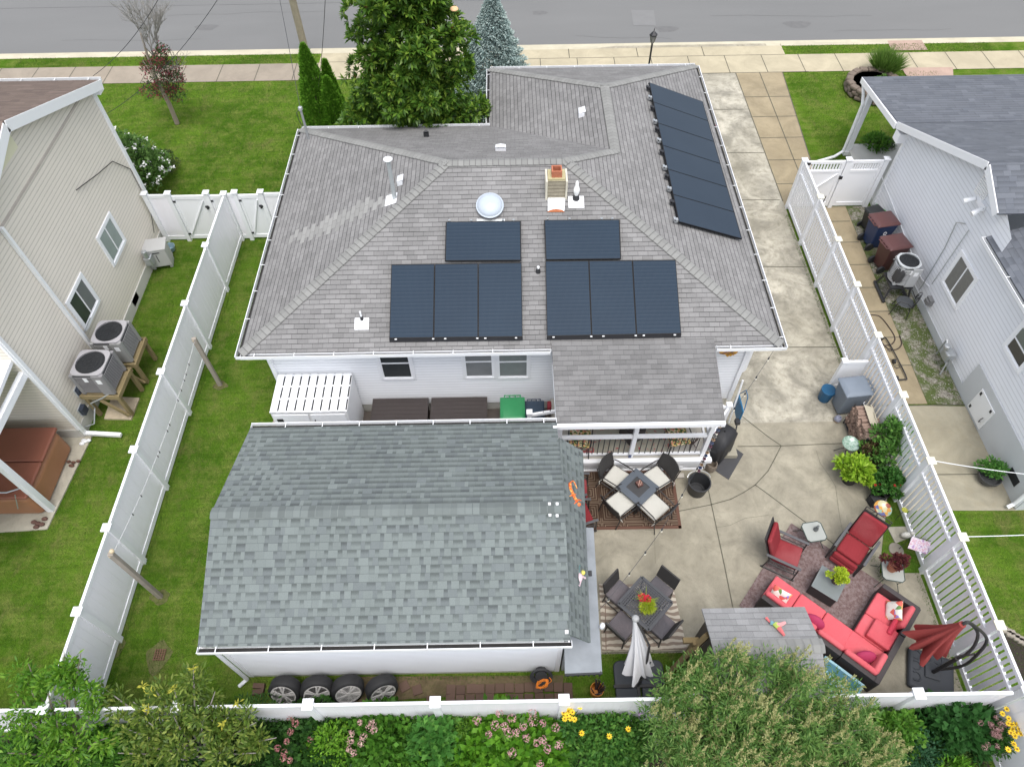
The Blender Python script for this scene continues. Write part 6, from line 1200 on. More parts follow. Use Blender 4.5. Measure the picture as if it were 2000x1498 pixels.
# ------------------------------------------------------------ roof ornaments
LZ=NB('lizard_paint'); c_=LZ.mix(LZ.ramp(LZ.noise(22,LZ.obj(),3),[(.5,(0,0,0)),(.6,(1,1,1))]),(.72,.13,.03),(.75,.45,.12)); LZM=LZ.out(c_,.4)
def pen(px_,py_): return onplane(px_,py_,a1,nrm(a1,b1,b2))
nP=nrm(a1,b1,b2); off=nP*.04
P=[pen(*q)+off for q in ((1128,967),(1124,955),(1117,941),(1110,945),(1111,955),(1116,966),(1119,973),(1124,980),(1127,986))]
t=thing('lizard_ornament','orange patterned lizard ornament clinging to the narrow garage side roof','ornament',P[6],0,world=True); v=MB(); v.tube(smooth_path(P[1:5]),.012,6); v.tube(smooth_path(P[3:8]),.032,8,.036); v.ell(P[8],.05,.045,.03,10,6); v.build('body',LZM,t,smooth=1); v=MB()
for q,r in (((1115,968),(1109,970)),((1118,966),(1123,966)),((1123,981),(1117,986)),((1126,977),(1133,978))): v.tube([pen(*q)+off,pen(*r)+off*.5],.014,6)
v.build('legs',LZM,t)
FR=[M('frog_'+n_,c,.4,.15,20) for n_,c in (('green',(.35,.5,.06)),('pink',(.62,.48,.52)),('yellow',(.6,.55,.12)),('teal',(.08,.16,.16)))]
c0=pen(1128,1128)+off; t=thing('frog_ornament','green and pink frog ornament on the narrow garage side roof','ornament',c0,0,world=True)
v=MB(); v.ell(c0,.07,.09,.04); v.build('body',FR[1],t,smooth=1); v=MB(); v.ell(pen(1135,1119)+off,.05,.05,.035); v.build('head',FR[2],t,smooth=1)
for pts,m in ((((1122,1120),(1116,1122),(1117,1112)),0),(((1128,1120),(1127,1110),(1129,1105)),3),(((1124,1136),(1120,1142),(1123,1153)),0),(((1131,1134),(1128,1145),(1122,1142)),1),(((1134,1126),(1140,1130)),1)): v=MB(); v.tube([pen(*q)+off for q in pts],.02,6); v.build('leg',FR[m],t,smooth=1)
v=MB(); p=pen(1154,1119)+nP*-.02; v.cb(p.x,p.y,p.z,.07,.1,.05); o=v.build('solar_light',BLACKP); tag(o,'small black solar light on the edge of the lean-to roof','light')
p=Vector((1.66,4.3,1.72)); v=MB(); v.cyl(p,p+Vector((0,0,.1)),.05); v.ell(p+Vector((0,0,.12)),.045,.045,.05,10,6); o=v.build('security_light',WHITE,smooth=1); tag(o,'small white lamp fitting on the outer edge of the lean-to','light')
HB=[M('hum_'+n_,c,.4,.2,25) for n_,c in (('red',(.6,.15,.15)),('teal',(.15,.3,.35)),('lime',(.4,.5,.1)),('pink',(.65,.3,.3)))]
zz=lambda q:onplane(*q,(xa,a.y,z1),nrm((xa,a.y,z1),(xb,a.y,z1),(xb,ry,z2)))+Vector((0,0,.05))
xa,xb,ay_,ry=SHX; zz=lambda q:onplane(*q,(xa,ay_,2.0),nrm((xa,ay_,2.0),(xb,ay_,2.0),(xb,ry,2.32)))+Vector((0,0,.05))
t=thing('hummingbird_ornament','colourful little hummingbird ornament lying on the small shed roof','ornament',zz((1517,1222)),0,world=True)
for pts,m,r in ((((1495,1208),(1503,1217)),0,.03),(((1503,1217),(1516,1221)),1,.045),(((1515,1223),(1523,1221),(1532,1217)),3,.055),(((1513,1220),(1517,1226),(1522,1230)),2,.06),(((1520,1228),(1530,1242)),0,.05)): v=MB(); v.tube([zz(q) for q in pts],r,6,r*.5); v.build('wing' if r>.03 else 'body',HB[m],t)
# ------------------------------------------------------------ street furniture
t=thing('street_lamp','black lantern lamp post beyond the middle house by the driveway','lamp post',(5.36,25.3,0)); v=MB(); v.cyl((0,0,0),(0,0,1.9),.035); v.build('post',BLACKM,t); v=MB(); v.lathe([(.04,1.9),(.08,1.95),(.12,2.2),(.125,2.22)],(0,0,0),6); lh=v.build('lantern',M('lamp_glass',(.2,.2,.19),.15),t); v=MB(); v.lathe([(.15,2.2),(.14,2.24),(.05,2.33),(.015,2.36),(.015,2.44),(0,2.45)],(0,0,0),6)
for i in range(6): a=i*math.pi/3; v.tube([(.075*math.cos(a),.075*math.sin(a),1.95),(.125*math.cos(a),.125*math.sin(a),2.2)],.008,4)
v.build('cap',BLACKM,lh)
t=thing('utility_pole','tall weathered wooden utility pole at the kerb','utility pole',(-8.2,28.32,0)); v=MB(); v.cyl((0,0,-.2),(0,0,9.5),.15,.11,n=16); v.build('pole',M('pole_wood',(.26,.23,.17),.9,.3,5,.5,30),t,smooth=1); v=MB(); v.bar((-1,0,9),(1,0,9),.1,.12); v.build('crossarm',GREYW,t)
def wire(lab,a,b,sag,r=.009,m=None):
    a=Vector(a);b=Vector(b); v=MB(); v.tube([lerp(a,b,k/24)-Vector((0,0,sag*4*(k/24)*(1-k/24))) for k in range(25)],r,4); o=v.build('overhead_wire' if m is None else 'clothes_line',m or BLACKP); tag(o,lab,'wire' if m is None else 'line','overhead wires' if m is None else 'white lines tied to the slatted fence')
wire('service wire from the utility pole to the mast on the middle house roof',(-8.2,28.3,9.0),MAST,.25); wire('overhead wire running down from the street to the beige house corner',atz(330,-40,7.5),(-10.95,17.9,5.25),.2); wire('overhead wire crossing above the red flowering tree to the beige house',atz(450,-40,7.5),atx(210,222,-10.9),.3); wire('nearly vertical overhead wire just right of the utility pole',atz(637,-40,8.5),(MAST.x+.3,MAST.y+2.5,1.5) if 0 else atz(622,170,2.5),.1)
p=atz(1384,190,2.2); t=thing('pink_flag','faded pink and white flag poking out past the driveway eave','flag',(6.0,19.6,1.9)); v=MB(); 
for i in range(6): v.bar((.25+.02*i,-.3+.02*i,.35-.07*i),(.62,.2-.03*i,.28-.07*i),.03,.05)
v.build('banner',M('flag_pink',(.55,.12,.2),.8,.4,20),t); v=MB(); v.tube([(0,0,0),(.5,0,.5)],.012); v.build('staff',WHITE,t)

wire('white line from the slatted fence cap to the grey house planter',(9.2,7.74,1.86),(13.5,7.3,1.5),.12,.009,WHITE); wire('white line from the slatted fence cap out over the right lawn',(9.2,5.95,1.86),(13.5,6.1,1.9),.1,.009,WHITE)
# ------------------------------------------------------------ vegetation
def unit(a): return a/np.maximum(np.linalg.norm(a,axis=1,keepdims=True),1e-9)
def leafmesh(name,P,D,L,W,mat,parent,fold=.15,up=None):
    """P base points, D leaf directions, L/W arrays"""
    n=len(P); D=unit(D); U=np.tile([0,0,1.],(n,1)) if up is None else up; S=np.cross(D,U+rng.normal(0,.35,(n,3))); S=unit(S); N=np.cross(S,D)
    L=np.broadcast_to(np.asarray(L,float).reshape(-1,1),(n,1)); W=np.broadcast_to(np.asarray(W,float).reshape(-1,1),(n,1))
    V=np.empty((n,4,3)); V[:,0]=P; V[:,1]=P+D*L*.5+S*W*.5+N*W*fold; V[:,2]=P+D*L-N*L*.08; V[:,3]=P+D*L*.5-S*W*.5+N*W*fold
    off=np.zeros(3)
    if parent is not None:
        q=parent
        while q is not None: off+=np.array(q.location); q=q.parent
    V=V.reshape(-1,3)-off
    me=bpy.data.meshes.new(name); me.vertices.add(4*n); me.vertices.foreach_set('co',V.ravel()); me.loops.add(4*n); me.loops.foreach_set('vertex_index',np.arange(4*n,dtype=np.int32)); me.polygons.add(n); me.polygons.foreach_set('loop_start',np.arange(0,4*n,4,dtype=np.int32)); me.polygons.foreach_set('loop_total',np.full(n,4,dtype=np.int32)); me.update(calc_edges=True); me.materials.append(mat)
    o=bpy.data.objects.new(name,me); COL.objects.link(o); o.parent=parent; 
    if parent is not None and parent.get('_w'): o['_w']=1
    return o
def sph(n): return unit(rng.normal(0,1,(n,3)))
def shell(c,r,n,fill=.35,squash=(1,1,1)):
    d=sph(n); k=(1-fill*rng.random((n,1))**1.5); return np.array(c)+d*k*np.array(squash)*r,d
def clumps(cs,rs,n,fill=.5,squash=(1,1,.8),bias=(0,0,.5)):
    """leaf points over a list of clump centres; returns points + outward directions"""
    P=[];D=[]
    for c,r in zip(cs,rs):
        p,d=shell(c,r,n,fill,squash); P.append(p); D.append(d+np.array(bias)+rng.normal(0,.45,d.shape))
    return np.concatenate(P),np.concatenate(D)
def branches(tree,base,tips,r0,mat,name='branches',r1=.012,bend=.2):
    v=MB(); b=Vector(base)
    for t in tips:
        t=Vector(t); m=lerp(b,t,.5)+Vector((rng.normal(0,bend*.5),rng.normal(0,bend*.5),bend*.6)); v.tube(smooth_path([b,m,t]),r0,5,r1)
    return v.build(name,mat,tree,smooth=60)
BARK=M('bark_grey',(.16,.14,.11),.9,.25,9,.5,40); TWIG=M('twig_grey',(.22,.20,.18),.9,.15,9); BARKB=M('bark_brown',(.09,.065,.045),.9,.3,9)
# magnolia
MG=leafmat('magnolia_leaf',(.032,.082,.012),(.085,.175,.022),(.23,.34,.045),.35,.3,.25); MGB=leafmat('magnolia_rust',(.09,.05,.015),(.13,.085,.02),(.15,.14,.03),.5,.3,.1)
mx,my=-2.78,20.0
t=thing('magnolia_tree','large glossy dark green magnolia tree leaning over the front roof edge','tree',(mx,my,0),world=True)
v=MB(); v.tube([(mx,my,-.1),(mx+.05,my,2.5),(mx,my-.05,5.0),(mx,my,6.6)],.17,10,.03); v.build('trunk',BARK,t,smooth=1)
cs=[];rs=[]
for i in range(150):
    z=1.2+5.9*(i/150)**1.15; rr=2.5*max(.0,1-((z-.9)/7.6))**.72; a=i*2.399+rng.normal(0,.25); k=rng.uniform(.5,1.14)
    if i%3==0: k*=.55
    cs.append((mx+rr*k*math.cos(a),my+rr*k*math.sin(a)*.92,z+rng.normal(0,.15))); rs.append(rng.uniform(.32,.56)*(1-.15*(z/7)))
branches(t,(mx,my,1.6),[c for c in cs[:40]],.04,BARK); 
RP,RD=clumps(cs,rs,20,.35,(1,1,.75),(0,0,.35))
outw=RP-np.array([mx,my,3.2]); RD=unit(RD)+unit(outw)*.7
P=[];D=[]
for p,d in zip(RP,unit(RD)):
    k=11; a=np.linspace(0,2*math.pi,k,endpoint=False)+rng.random()*6; e=np.cross(d,[.3,.2,.9]); e/=np.linalg.norm(e); f=np.cross(d,e)
    tilt=rng.uniform(.5,1.25,(k,1)); dd=d*(1.15-tilt*.6)+ (np.cos(a)[:,None]*e+np.sin(a)[:,None]*f)*tilt; P.append(np.tile(p,(k,1))+dd*.02); D.append(dd)
P=np.concatenate(P);D=np.concatenate(D); n=len(P); leafmesh('crown',P,D,rng.uniform(.17,.26,n),rng.uniform(.07,.10,n),MG,t,.18)
sel=rng.choice(len(RP),170,replace=False); leafmesh('young_leaves',np.repeat(RP[sel],4,0),np.repeat(RD[sel],4,0)+rng.normal(0,.5,(680,3)),.13,.05,MGB,t)
q=atz(887,18,5.9); v=MB(); v.ell(q,.12,.12,.06,10,6); v.build('blossom',M('peach_petal',(.7,.45,.25),.6,.2,20),t,smooth=1)
for q in (atz(766,48,5.6),atz(842,103,4.6)): v=MB(); v.ell(q,.04,.04,.08,8,6); v.build('bud',M('cream_bud',(.65,.6,.4),.6),t,smooth=1)
# blue spruce
SPM=leafmat('spruce_needle',(.22,.30,.29),(.38,.47,.45),(.58,.66,.62),.7,.1,.2)
sx_,sy_=-.42,24.2; t=thing('blue_spruce','narrow silvery blue spruce between the magnolia and the street','tree',(sx_,sy_,0),world=True); v=MB(); v.tube([(sx_,sy_,0),(sx_,sy_,4.1)],.1,8,.02); v.build('trunk',BARKB,t)
n=34000; z=.3+3.95*rng.random(n)**1.15; h=(z-.3)/3.95; R_=1.75*(1-h)**.9+.04; a=rng.random(n)*6.283; tier=.82+.18*np.cos(7*a+9*z)*np.cos(5.0*z*2+a*2); k=rng.uniform(.72,1.05,n)*tier
P=np.stack([sx_+R_*k*np.cos(a),sy_+R_*k*np.sin(a),z+rng.normal(0,.03,n)],1); D=np.stack([np.cos(a),np.sin(a),.35+0*a],1)+rng.normal(0,.5,(n,3)); leafmesh('crown',P,D,rng.uniform(.08,.15,n),rng.uniform(.035,.055,n),SPM,t)
# arborvitae
AVM=leafmat('arborvitae_leaf',(.07,.19,.015),(.13,.30,.025),(.20,.40,.04),.7,.2,.15)
for (x,y,h,r,lab) in ((-6.62,22.75,3.35,.58,'taller of the bright green arborvitae by the front lawn edge'),(-6.05,22.5,2.35,.52,'shorter bright green arborvitae in front of the taller one'),(-6.18,23.3,2.5,.38,'arborvitae mostly hidden behind the other two')):
    t=thing('arborvitae',lab,'tree',(x,y,0),0,'arborvitae beside the magnolia',world=True); v=MB(); v.tube([(x,y,0),(x,y,h*.9)],.05,6,.01); v.build('trunk',BARKB,t)
    n=int(9000*h*r/1.2); u=rng.random(n)**.9; z=.05+h*u; rr=r*np.clip(np.minimum(1.0,(1-u)*1.25)**.7,0,1)*np.clip(.75+u*2,0,1); a=rng.random(n)*6.283; k=rng.uniform(.8,1.05,n)*(1+.1*np.cos(9*a+4*z))
    P=np.stack([x+rr*k*np.cos(a),y+rr*k*np.sin(a),z],1); D=np.stack([np.cos(a)*.5,np.sin(a)*.5,1.0+0*a],1)+rng.normal(0,.3,(n,3)); leafmesh('crown',P,D,rng.uniform(.08,.14,n),rng.uniform(.03,.05,n),AVM,t)
# crape myrtle with bare top
bx,by=-12.3,23.7; t=thing('flowering_tree','small tree with red blossom below and bare grey twigs above on the left front lawn','tree',(bx,by,0),world=True)
tt=aty(318,150,by); v=MB(); v.tube([(bx,by,0),(bx+.02,by,.8),(bx-.05,by,1.7)],.09,8,.07); v.tube([(bx-.05,by,1.7),(bx,by,2.6),(bx+.1,by,3.4)],.06,6,.03); v.tube([(bx-.05,by,1.7),(bx-.3,by+.1,2.4)],.04,6,.02); v.build('trunk',M('myrtle_bark',(.30,.25,.20),.8,.2,6),t,smooth=1)
LFG=leafmat('myrtle_leaf',(.02,.05,.015),(.045,.09,.03),(.07,.12,.04)); FLR_=leafmat('red_blossom',(.13,.018,.03),(.22,.035,.055),(.32,.09,.10),.7,.1,.2)
cs=[];rs=[]
for q,r in (((300,120),.3),((290,135),.2),((318,120),.25),((340,130),.3),((305,150),.35),((330,150),.35),((350,155),.25),((300,175),.3),((325,180),.35),((345,185),.28),((318,165),.35),((315,98),.2)):
    for k in range(2): p=aty(q[0]+rng.normal(0,4),q[1]+rng.normal(0,4),by+rng.uniform(-.5,.5)); cs.append(tuple(p)); rs.append(r*1.05)
P,D=clumps(cs,rs,95,.7); leafmesh('foliage',P,D,.08,.045,LFG,t)
P,D=clumps([c for c in cs],[r*1.0 for r in rs],11,.15); P=np.repeat(P,9,0)+rng.normal(0,.05,(len(P)*9,3)); P=P[P[:,2]>0]; leafmesh('blossom',P,sph(len(P)),.05,.045,FLR_,t)
v=MB()
def twig(p,d,L,r,dep):
    e=p+d*L; v.tube([p,lerp(p,e,.5)+Vector(tuple(rng.normal(0,L*.05,3))),e],r,4,r*.6)
    if dep==0: return
    for _ in range(3):
        nd=(d+Vector(tuple(rng.normal(0,.33,3)))).normalized(); nd.z=abs(nd.z)*.8+.35; twig(lerp(p,e,rng.uniform(.55,1)),nd.normalized(),L*rng.uniform(.6,.85),r*.65,dep-1)
for k in range(6): a=k*1.05; twig(Vector((bx+.2,by,2.6)),Vector((math.cos(a)*.36+.28,math.sin(a)*.3,1)).normalized(),.85,.022,4)
twig(Vector((bx+.3,by,1.9)),Vector((.7,-.1,.6)).normalized(),.7,.02,3)
v.build('bare_twigs',M('bare_twig',(.27,.255,.235),.9,.1,9),t)
# hibiscus and its neighbour
def bush(name,label,cat,c,r,h,n,mat,ll=.1,lw=.05,nc=14,flow=None,stems=True,group=None,sq=1,fill=.5,topz=None,trunkm=None):
    x,y=c; t=thing(name,label,cat,(x,y,0),0,group,world=True); cs=[];rs=[]
    for i in range(nc):
        a=i*2.399; k=math.sqrt((i+.5)/nc); z=h*(1-.55*k*k)*rng.uniform(.75,1.0)-.0; cs.append((x+r*k*.8*math.cos(a),y+r*k*.8*math.sin(a)*sq,max(.12,z-.2*r))); rs.append(r*rng.uniform(.26,.42))
    for i in range(nc//2): a=i*2.6; cs.append((x+r*.75*math.cos(a),y+r*.75*math.sin(a)*sq,h*rng.uniform(.2,.5))); rs.append(r*.35)
    P,D=clumps(cs,rs,n//len(cs),fill); P[:,2]=np.maximum(P[:,2],.03); m=len(P); f=leafmesh('foliage',P,D,rng.uniform(.75,1.2,m)*ll,rng.uniform(.8,1.2,m)*lw,mat,t)
    if stems: branches(t,(x,y,0),[cs[i] for i in range(0,len(cs),2)],.018,trunkm or BARKB,'stems',.006,.08)
    return t,cs,rs
def flowers(t,cs,rs,n,mat,size,petals,name='flowers',zmin=.5,spread=0):
    P,D=clumps(cs,[r*1.22 for r in rs],max(1,n//len(cs)),.02,(1,1,.85)); k=(P[:,2]>np.array([c[2] for c in cs]).mean()*zmin); P=P[k][:n];
    Q=np.repeat(P,petals,0)+sph(len(P)*petals)*size*(spread or .5); return leafmesh(name,Q,sph(len(Q)),size,size*.8,mat,t)
HIB=leafmat('hibiscus_leaf',(.06,.13,.03),(.11,.21,.05),(.18,.30,.09)); WF=M('white_petal',(.8,.8,.78),.6,.03); PK=leafmat('pink_petal',(.42,.20,.22),(.58,.34,.36),(.62,.45,.42),.7,.1,.25); YL=M('yellow_petal',(.72,.50,.02),.6,.1); 
t,cs,rs=bush('hibiscus_bush','tall bush with white flowers at the corner of the beige house','bush',(-12.35,20.0),1.0,2.1,5200,HIB,.11,.07,20); flowers(t,cs,rs,120,WF,.085,9,zmin=.2,spread=.4)
q=atz(326,352); bush('low_shrub','low dull green shrub beside the white flowered bush','bush',(q.x-.1,q.y+.6),.45,.8,900,leafmat('dull_leaf',(.03,.05,.02),(.05,.08,.03),(.08,.11,.045)),.09,.03,8)
# small plants around the street side
q=atz(1722,148); t=thing('ornamental_grass','fountain of fine green ornamental grass by the stone ring','grass clump',(q.x,q.y,0),world=True); n=1500; a=rng.random(n)*6.28; tl=rng.uniform(.15,1.0,n); P=np.stack([q.x+.12*np.cos(a),q.y+.12*np.sin(a),0*a],1); D=np.stack([np.cos(a)*tl,np.sin(a)*tl,1+0*a],1); leafmesh('blades',P,D,rng.uniform(.7,1.15,n),.028,leafmat('fine_blade',(.06,.12,.02),(.12,.22,.04),(.2,.3,.07)),t)
q=atz(1702,178); t=thing('stone_planter','round dry stone planter ring on the right front lawn','planter',(q.x,q.y,0)); STM=M('field_stone',(.19,.15,.12),.9,.2,5,.5,20,isl=.3)
for r_ in range(3):
    for i in range(18):
        a=(i+.5*(r_%2))*2*math.pi/18; v=MB(T((.92*math.cos(a),.92*math.sin(a),.09+r_*.13))@Matrix.Rotation(a+rng.normal(0,.2),4,'Z')); v.box(-.13,.13,-.15,.15,-.065,.065); v.build('stone',STM,t,bevel=.04,seg=2)
v=MB(); v.lathe([(0,.34),(.8,.34)],(0,0,0),24); v.build('soil',M('soil',(.05,.04,.03),.95,.3,9),t)
bush('small_plant','green leafy plant growing inside the stone ring','plant',(q.x+.1,q.y-.1),.35,.75,500,HIB,.08,.05,6,stems=False)
q=atz(1690,300); bush('leafy_plant','bright green leafy plant at the foot of the grey house porch post','plant',(q.x+.3,q.y+.2),.45,.7,900,leafmat('bright_leaf',(.05,.14,.02),(.10,.24,.03),(.18,.34,.05)),.12,.06,9)
q=atz(1724,296); bush('leafy_plant','darker low plant with pale tips beside the grey house porch slab','plant',(q.x+.1,q.y+.1),.3,.4,500,leafmat('pale_tip',(.05,.10,.03),(.12,.18,.08),(.4,.42,.33)),.08,.04,6)
# potted plants on the patio
POT=M('pot_black',(.03,.028,.028),.5,.15,6); 
def pot(x,y,r,h,mat=None,nm='pot'):
    v=MB(); v.lathe([(0,0),(r*.78,0),(r,h),(r*1.06,h),(r*1.06,h-.03),(r*.92,h-.03),(r*.9,h-.05),(0,h-.05)],(x,y,0),22); return v,mat or POT
def potplant(label,px_,py_,z,pr,ph,R_,H_,n,mat,ll,lw,nc=12,pm=None,ox=0,oy=0,base=0):
    p=atz(px_,py_,z); x,y=p.x,p.y; t=thing('potted_plant',label,'plant',(x,y,base),0,'potted plants along the slatted fence' if base==0 and px_>1640 else None,world=True)
    v,m=pot(x,y,pr,ph,pm); v.v=[(a,b,c+base) for a,b,c in v.v]; v.build('pot',m,t,smooth=50)
    cs=[];rs=[]
    for i in range(nc): a=i*2.399; k=math.sqrt((i+.5)/nc); k*=rng.uniform(.6,1.35); cs.append((x+ox+R_*k*.85*math.cos(a),y+oy+R_*k*.85*math.sin(a),base+ph+(H_-ph)*max(.05,1-.5*k*k)*rng.uniform(.4,1.1))); rs.append(R_*rng.uniform(.18,.42))
    P,D=clumps(cs,rs,n//nc,.6); m_=len(P); leafmesh('foliage',P,D,rng.uniform(.7,1.2,m_)*ll,rng.uniform(.8,1.2,m_)*lw,mat,t); branches(t,(x,y,base+ph-.05),cs[::2],.012,HIBS,'stems',.005,.05); return t,cs,rs
HIBS=M('green_stem',(.08,.12,.03),.8); LIME=leafmat('lime_leaf',(.16,.30,.02),(.26,.42,.03),(.38,.52,.06),.5,.3,.3); TOM=leafmat('tomato_leaf',(.05,.13,.025),(.10,.23,.045),(.18,.34,.07)); BRL_=leafmat('bronze_leaf',(.05,.035,.02),(.10,.06,.035),(.13,.14,.04)); GER=leafmat('geranium_leaf',(.03,.10,.02),(.06,.17,.03),(.10,.22,.05)); BUR=leafmat('burgundy_leaf',(.07,.015,.02),(.13,.035,.04),(.2,.08,.05))
potplant('lime green bushy plant in a dark pot, foremost of the fence side pots',1670,920,.45,.2,.32,.40,.85,1900,LIME,.13,.065,16)
potplant('tall green tomato-like plant in a black pot in front of the slatted fence',1712,905,.35,.2,.35,.50,1.5,1900,TOM,.11,.055,22,ox=.2,oy=.3)
potplant('bronze leaved plant in a black pot between the lime plant and the tall plant',1697,885,.5,.2,.38,.27,.8,700,BRL_,.08,.04,8)
t,cs,rs=potplant('red geraniums in a dark pot nearest the sunflower bird bath',1725,955,.35,.2,.30,.36,.75,1700,GER,.075,.06,14,ox=.1,oy=.1); flowers(t,cs,rs,16,M('red_petal',(.45,.02,.02),.6,.2,20),.035,12,'blossom')
v=MB()
q=atz(1712,975,.15)
for k in range(5): v.cyl((q.x,q.y,.02+.05*k),(q.x,q.y,.05+.05*k),.2-.005*k,n=6)
o=v.build('stacked_trays',BLACKP); tag(o,'stack of dark plastic trays on the ground in front of the geraniums','trays')
q=atz(1690,858,.45); v=MB(T((q.x,q.y,.5))@Matrix.Rotation(R(50),4,'X')); v.lathe([(0,0),(.17,.0),(.19,.02)],(0,0,0),20); o=v.build('glass_disc',M('pale_disc',(.35,.38,.33),.2,.2,9)); tag(o,'pale round glass disc leaning behind the mint bird bath','ornament')
t,cs,rs=potplant('burgundy leaved plant in a terracotta pot on the small glass table',1741,1110,.47,.12,.2,.24,.45,900,BUR,.06,.035,10,pm=M('terracotta_pot',(.42,.17,.10),.8,.1,8),ox=.05,oy=.05,base=.46)
t,cs,rs=potplant('yellow-green plant in a brown pot on the coffee table',1631,1136,.42,.10,.17,.19,.42,900,leafmat('chartreuse_leaf',(.26,.38,.02),(.40,.52,.03),(.55,.62,.08)),.05,.035,10,pm=M('pot_brown',(.08,.05,.045),.5),base=.43)
t=thing('planter_plant','bushy green plant filling the dark planter bowl by the grey house','plant',(11.62,8.3,.2),world=True); P,D=clumps([(11.55+rng.normal(0,.13),8.32+rng.normal(0,.12),.34+rng.random()*.12) for _ in range(10)],[.14]*10,90,.6); leafmesh('foliage',P,D,.09,.04,leafmat('planter_leaf',(.05,.15,.03),(.10,.26,.05),(.18,.36,.08)),t)
# centrepiece on the dining table
t=thing('centrepiece','red flowers and lime fronds in the middle of the lattice dining table','flowers',(2.73,5.12,.73),world=True); P,D=clumps([(2.74+rng.normal(0,.05),5.03+rng.normal(0,.04),.80) for _ in range(5)],[.09]*5,90,.5); leafmesh('foliage',P,D,.09,.015,leafmat('frond',(.25,.33,.02),(.4,.5,.03),(.55,.6,.1)),t); P,D=clumps([(2.66,5.16,.86),(2.76,5.13,.87)],[.07,.06],90,.3); leafmesh('blossom',P,D,.04,.035,M('red_flower',(.6,.03,.05),.6,.2,20),t)
n=26; a=rng.random(n)*6.28; leafmesh('fronds',np.tile([2.74,5.12,.78],(n,1)),np.stack([np.cos(a),np.sin(a),.5+rng.random(n)*.5],1),rng.uniform(.22,.36,n),.014,leafmat('frond2',(.2,.3,.03),(.35,.42,.08)),t)
# ------------------------------------------------------------ flower bed in the foreground
v=MB(); v.poly([(-20,-1,.0),(9.1,-1,.0),(9.1,2.9,.0),(-20,2.9,.0)]); struct('flower_bed',v,M('bed_soil',(.035,.028,.02),.95,.4,6,.5,30))
HYL=leafmat('hydrangea_leaf',(.05,.15,.012),(.11,.28,.02),(.20,.42,.04),.5,.3,.3); PKD=leafmat('faded_petal',(.36,.20,.19),(.50,.33,.30),(.60,.50,.40),.8,.1,.2)
def at_(px_,py_,z): p=atz(px_,py_,z); return (p.x,p.y)
def heads(t,pts,r,mat,npet=42,name='flower_head',size=.034):
    for p in pts: q,d=shell(p,r*rng.uniform(.75,1.15),npet,.12,(1,1,.75)); leafmesh(name,q,np.cross(d,sph(len(d))),size,size*.9,mat,t,up=d)
def bedbush(name,label,pxc,pyc,z,R_,H_,n,mat,ll,lw,nc=18,sq=.8,fill=.55,**k):
    x,y=at_(pxc,pyc,z); return bush(name,label,'bush',(x,y),R_,H_,n,mat,ll,lw,nc,sq=sq,fill=fill,**k)
t,cs,rs=bedbush('hydrangea_bush','bright green hydrangea with fading pink flower heads below the right end of the garage',985,1455,.9,1.15,1.15,4200,HYL,.16,.105,26,sq=.6)
heads(t,[tuple(atz(x,y,z)) for x,y,z in ((1040,1392,1.15),(1000,1402,1.15),(975,1392,1.1),(967,1416,1.2),(985,1418,1.2),(994,1430,1.2),(955,1434,1.1),(1041,1408,1.2),(1022,1418,1.2),(1008,1430,1.2),(1060,1412,1.1),(1085,1420,1.1),(1060,1445,1.15),(1048,1450,1.1),(1092,1455,1.1),(1070,1462,1.1),(932,1406,1.05),(1000,1470,1.1),(1028,1440,1.1),(1055,1492,1.1))],.085,PK)
t,cs,rs=bedbush('hydrangea_bush','dark hydrangea with brownish faded heads at the left of the bed, below the wheels',600,1440,.8,1.0,1.05,3800,leafmat('hyd_dark',(.015,.05,.01),(.035,.10,.018),(.06,.15,.03)),.12,.08,20,sq=.6)
heads(t,[tuple(atz(x,y,z)) for x,y,z in ((568,1400,1.0),(577,1412,1.0),(567,1428,1.0),(560,1447,1.0),(542,1460,1.0),(555,1470,1.0),(566,1484,1.0),(553,1480,1.0),(606,1443,1.0))],.065,leafmat('rose_petal',(.30,.10,.11),(.42,.20,.19),(.5,.32,.27),.8,.1,.2))
t,cs,rs=bedbush('hydrangea_bush','green hydrangea with cream flower clusters in the middle of the bed',740,1440,.9,1.0,1.1,3800,leafmat('hyd_mid',(.03,.09,.01),(.065,.18,.02),(.12,.28,.035)),.14,.09,20,sq=.6)
heads(t,[tuple(atz(x,y,z)) for x,y,z in ((703,1410,1.05),(722,1420,1.1),(730,1425,1.15),(710,1437,1.1),(686,1432,1.05),(684,1446,1.05),(705,1450,1.05),(682,1462,1.0),(690,1470,1.0),(727,1412,1.1))],.07,PKD,36)
t,cs,rs=bedbush('leafy_shrub','small lime green shrub poking up against the back fence left of centre',640,1440,1.0,.55,1.35,1900,leafmat('limeish',(.06,.16,.01),(.12,.27,.02),(.2,.36,.04)),.075,.035,14,sq=.7)
t,cs,rs=bedbush('leafy_shrub','mid green plant with drooping leaves at the left of the pink hydrangea',850,1440,1.0,.62,1.25,1700,leafmat('midg',(.035,.12,.02),(.075,.21,.04),(.14,.32,.06)),.17,.10,12,sq=.7)
t,cs,rs=bedbush('feathery_shrub','fine textured round green shrub between the two pink flowered bushes',895,1420,1.0,.42,1.15,2600,leafmat('fine_green',(.05,.12,.01),(.09,.19,.02),(.14,.26,.03)),.05,.018,12,sq=.8)
t,cs,rs=bedbush('leafy_shrub','green serrated shrub right of the yellow flowers by the back fence',1185,1440,.95,.95,1.2,4600,leafmat('serrated',(.035,.11,.02),(.08,.2,.035),(.15,.3,.055)),.09,.05,24,sq=.6)
YD=M('daisy_yellow',(.75,.52,.02),.6,.08); DC=M('daisy_centre',(.25,.12,.01),.8)
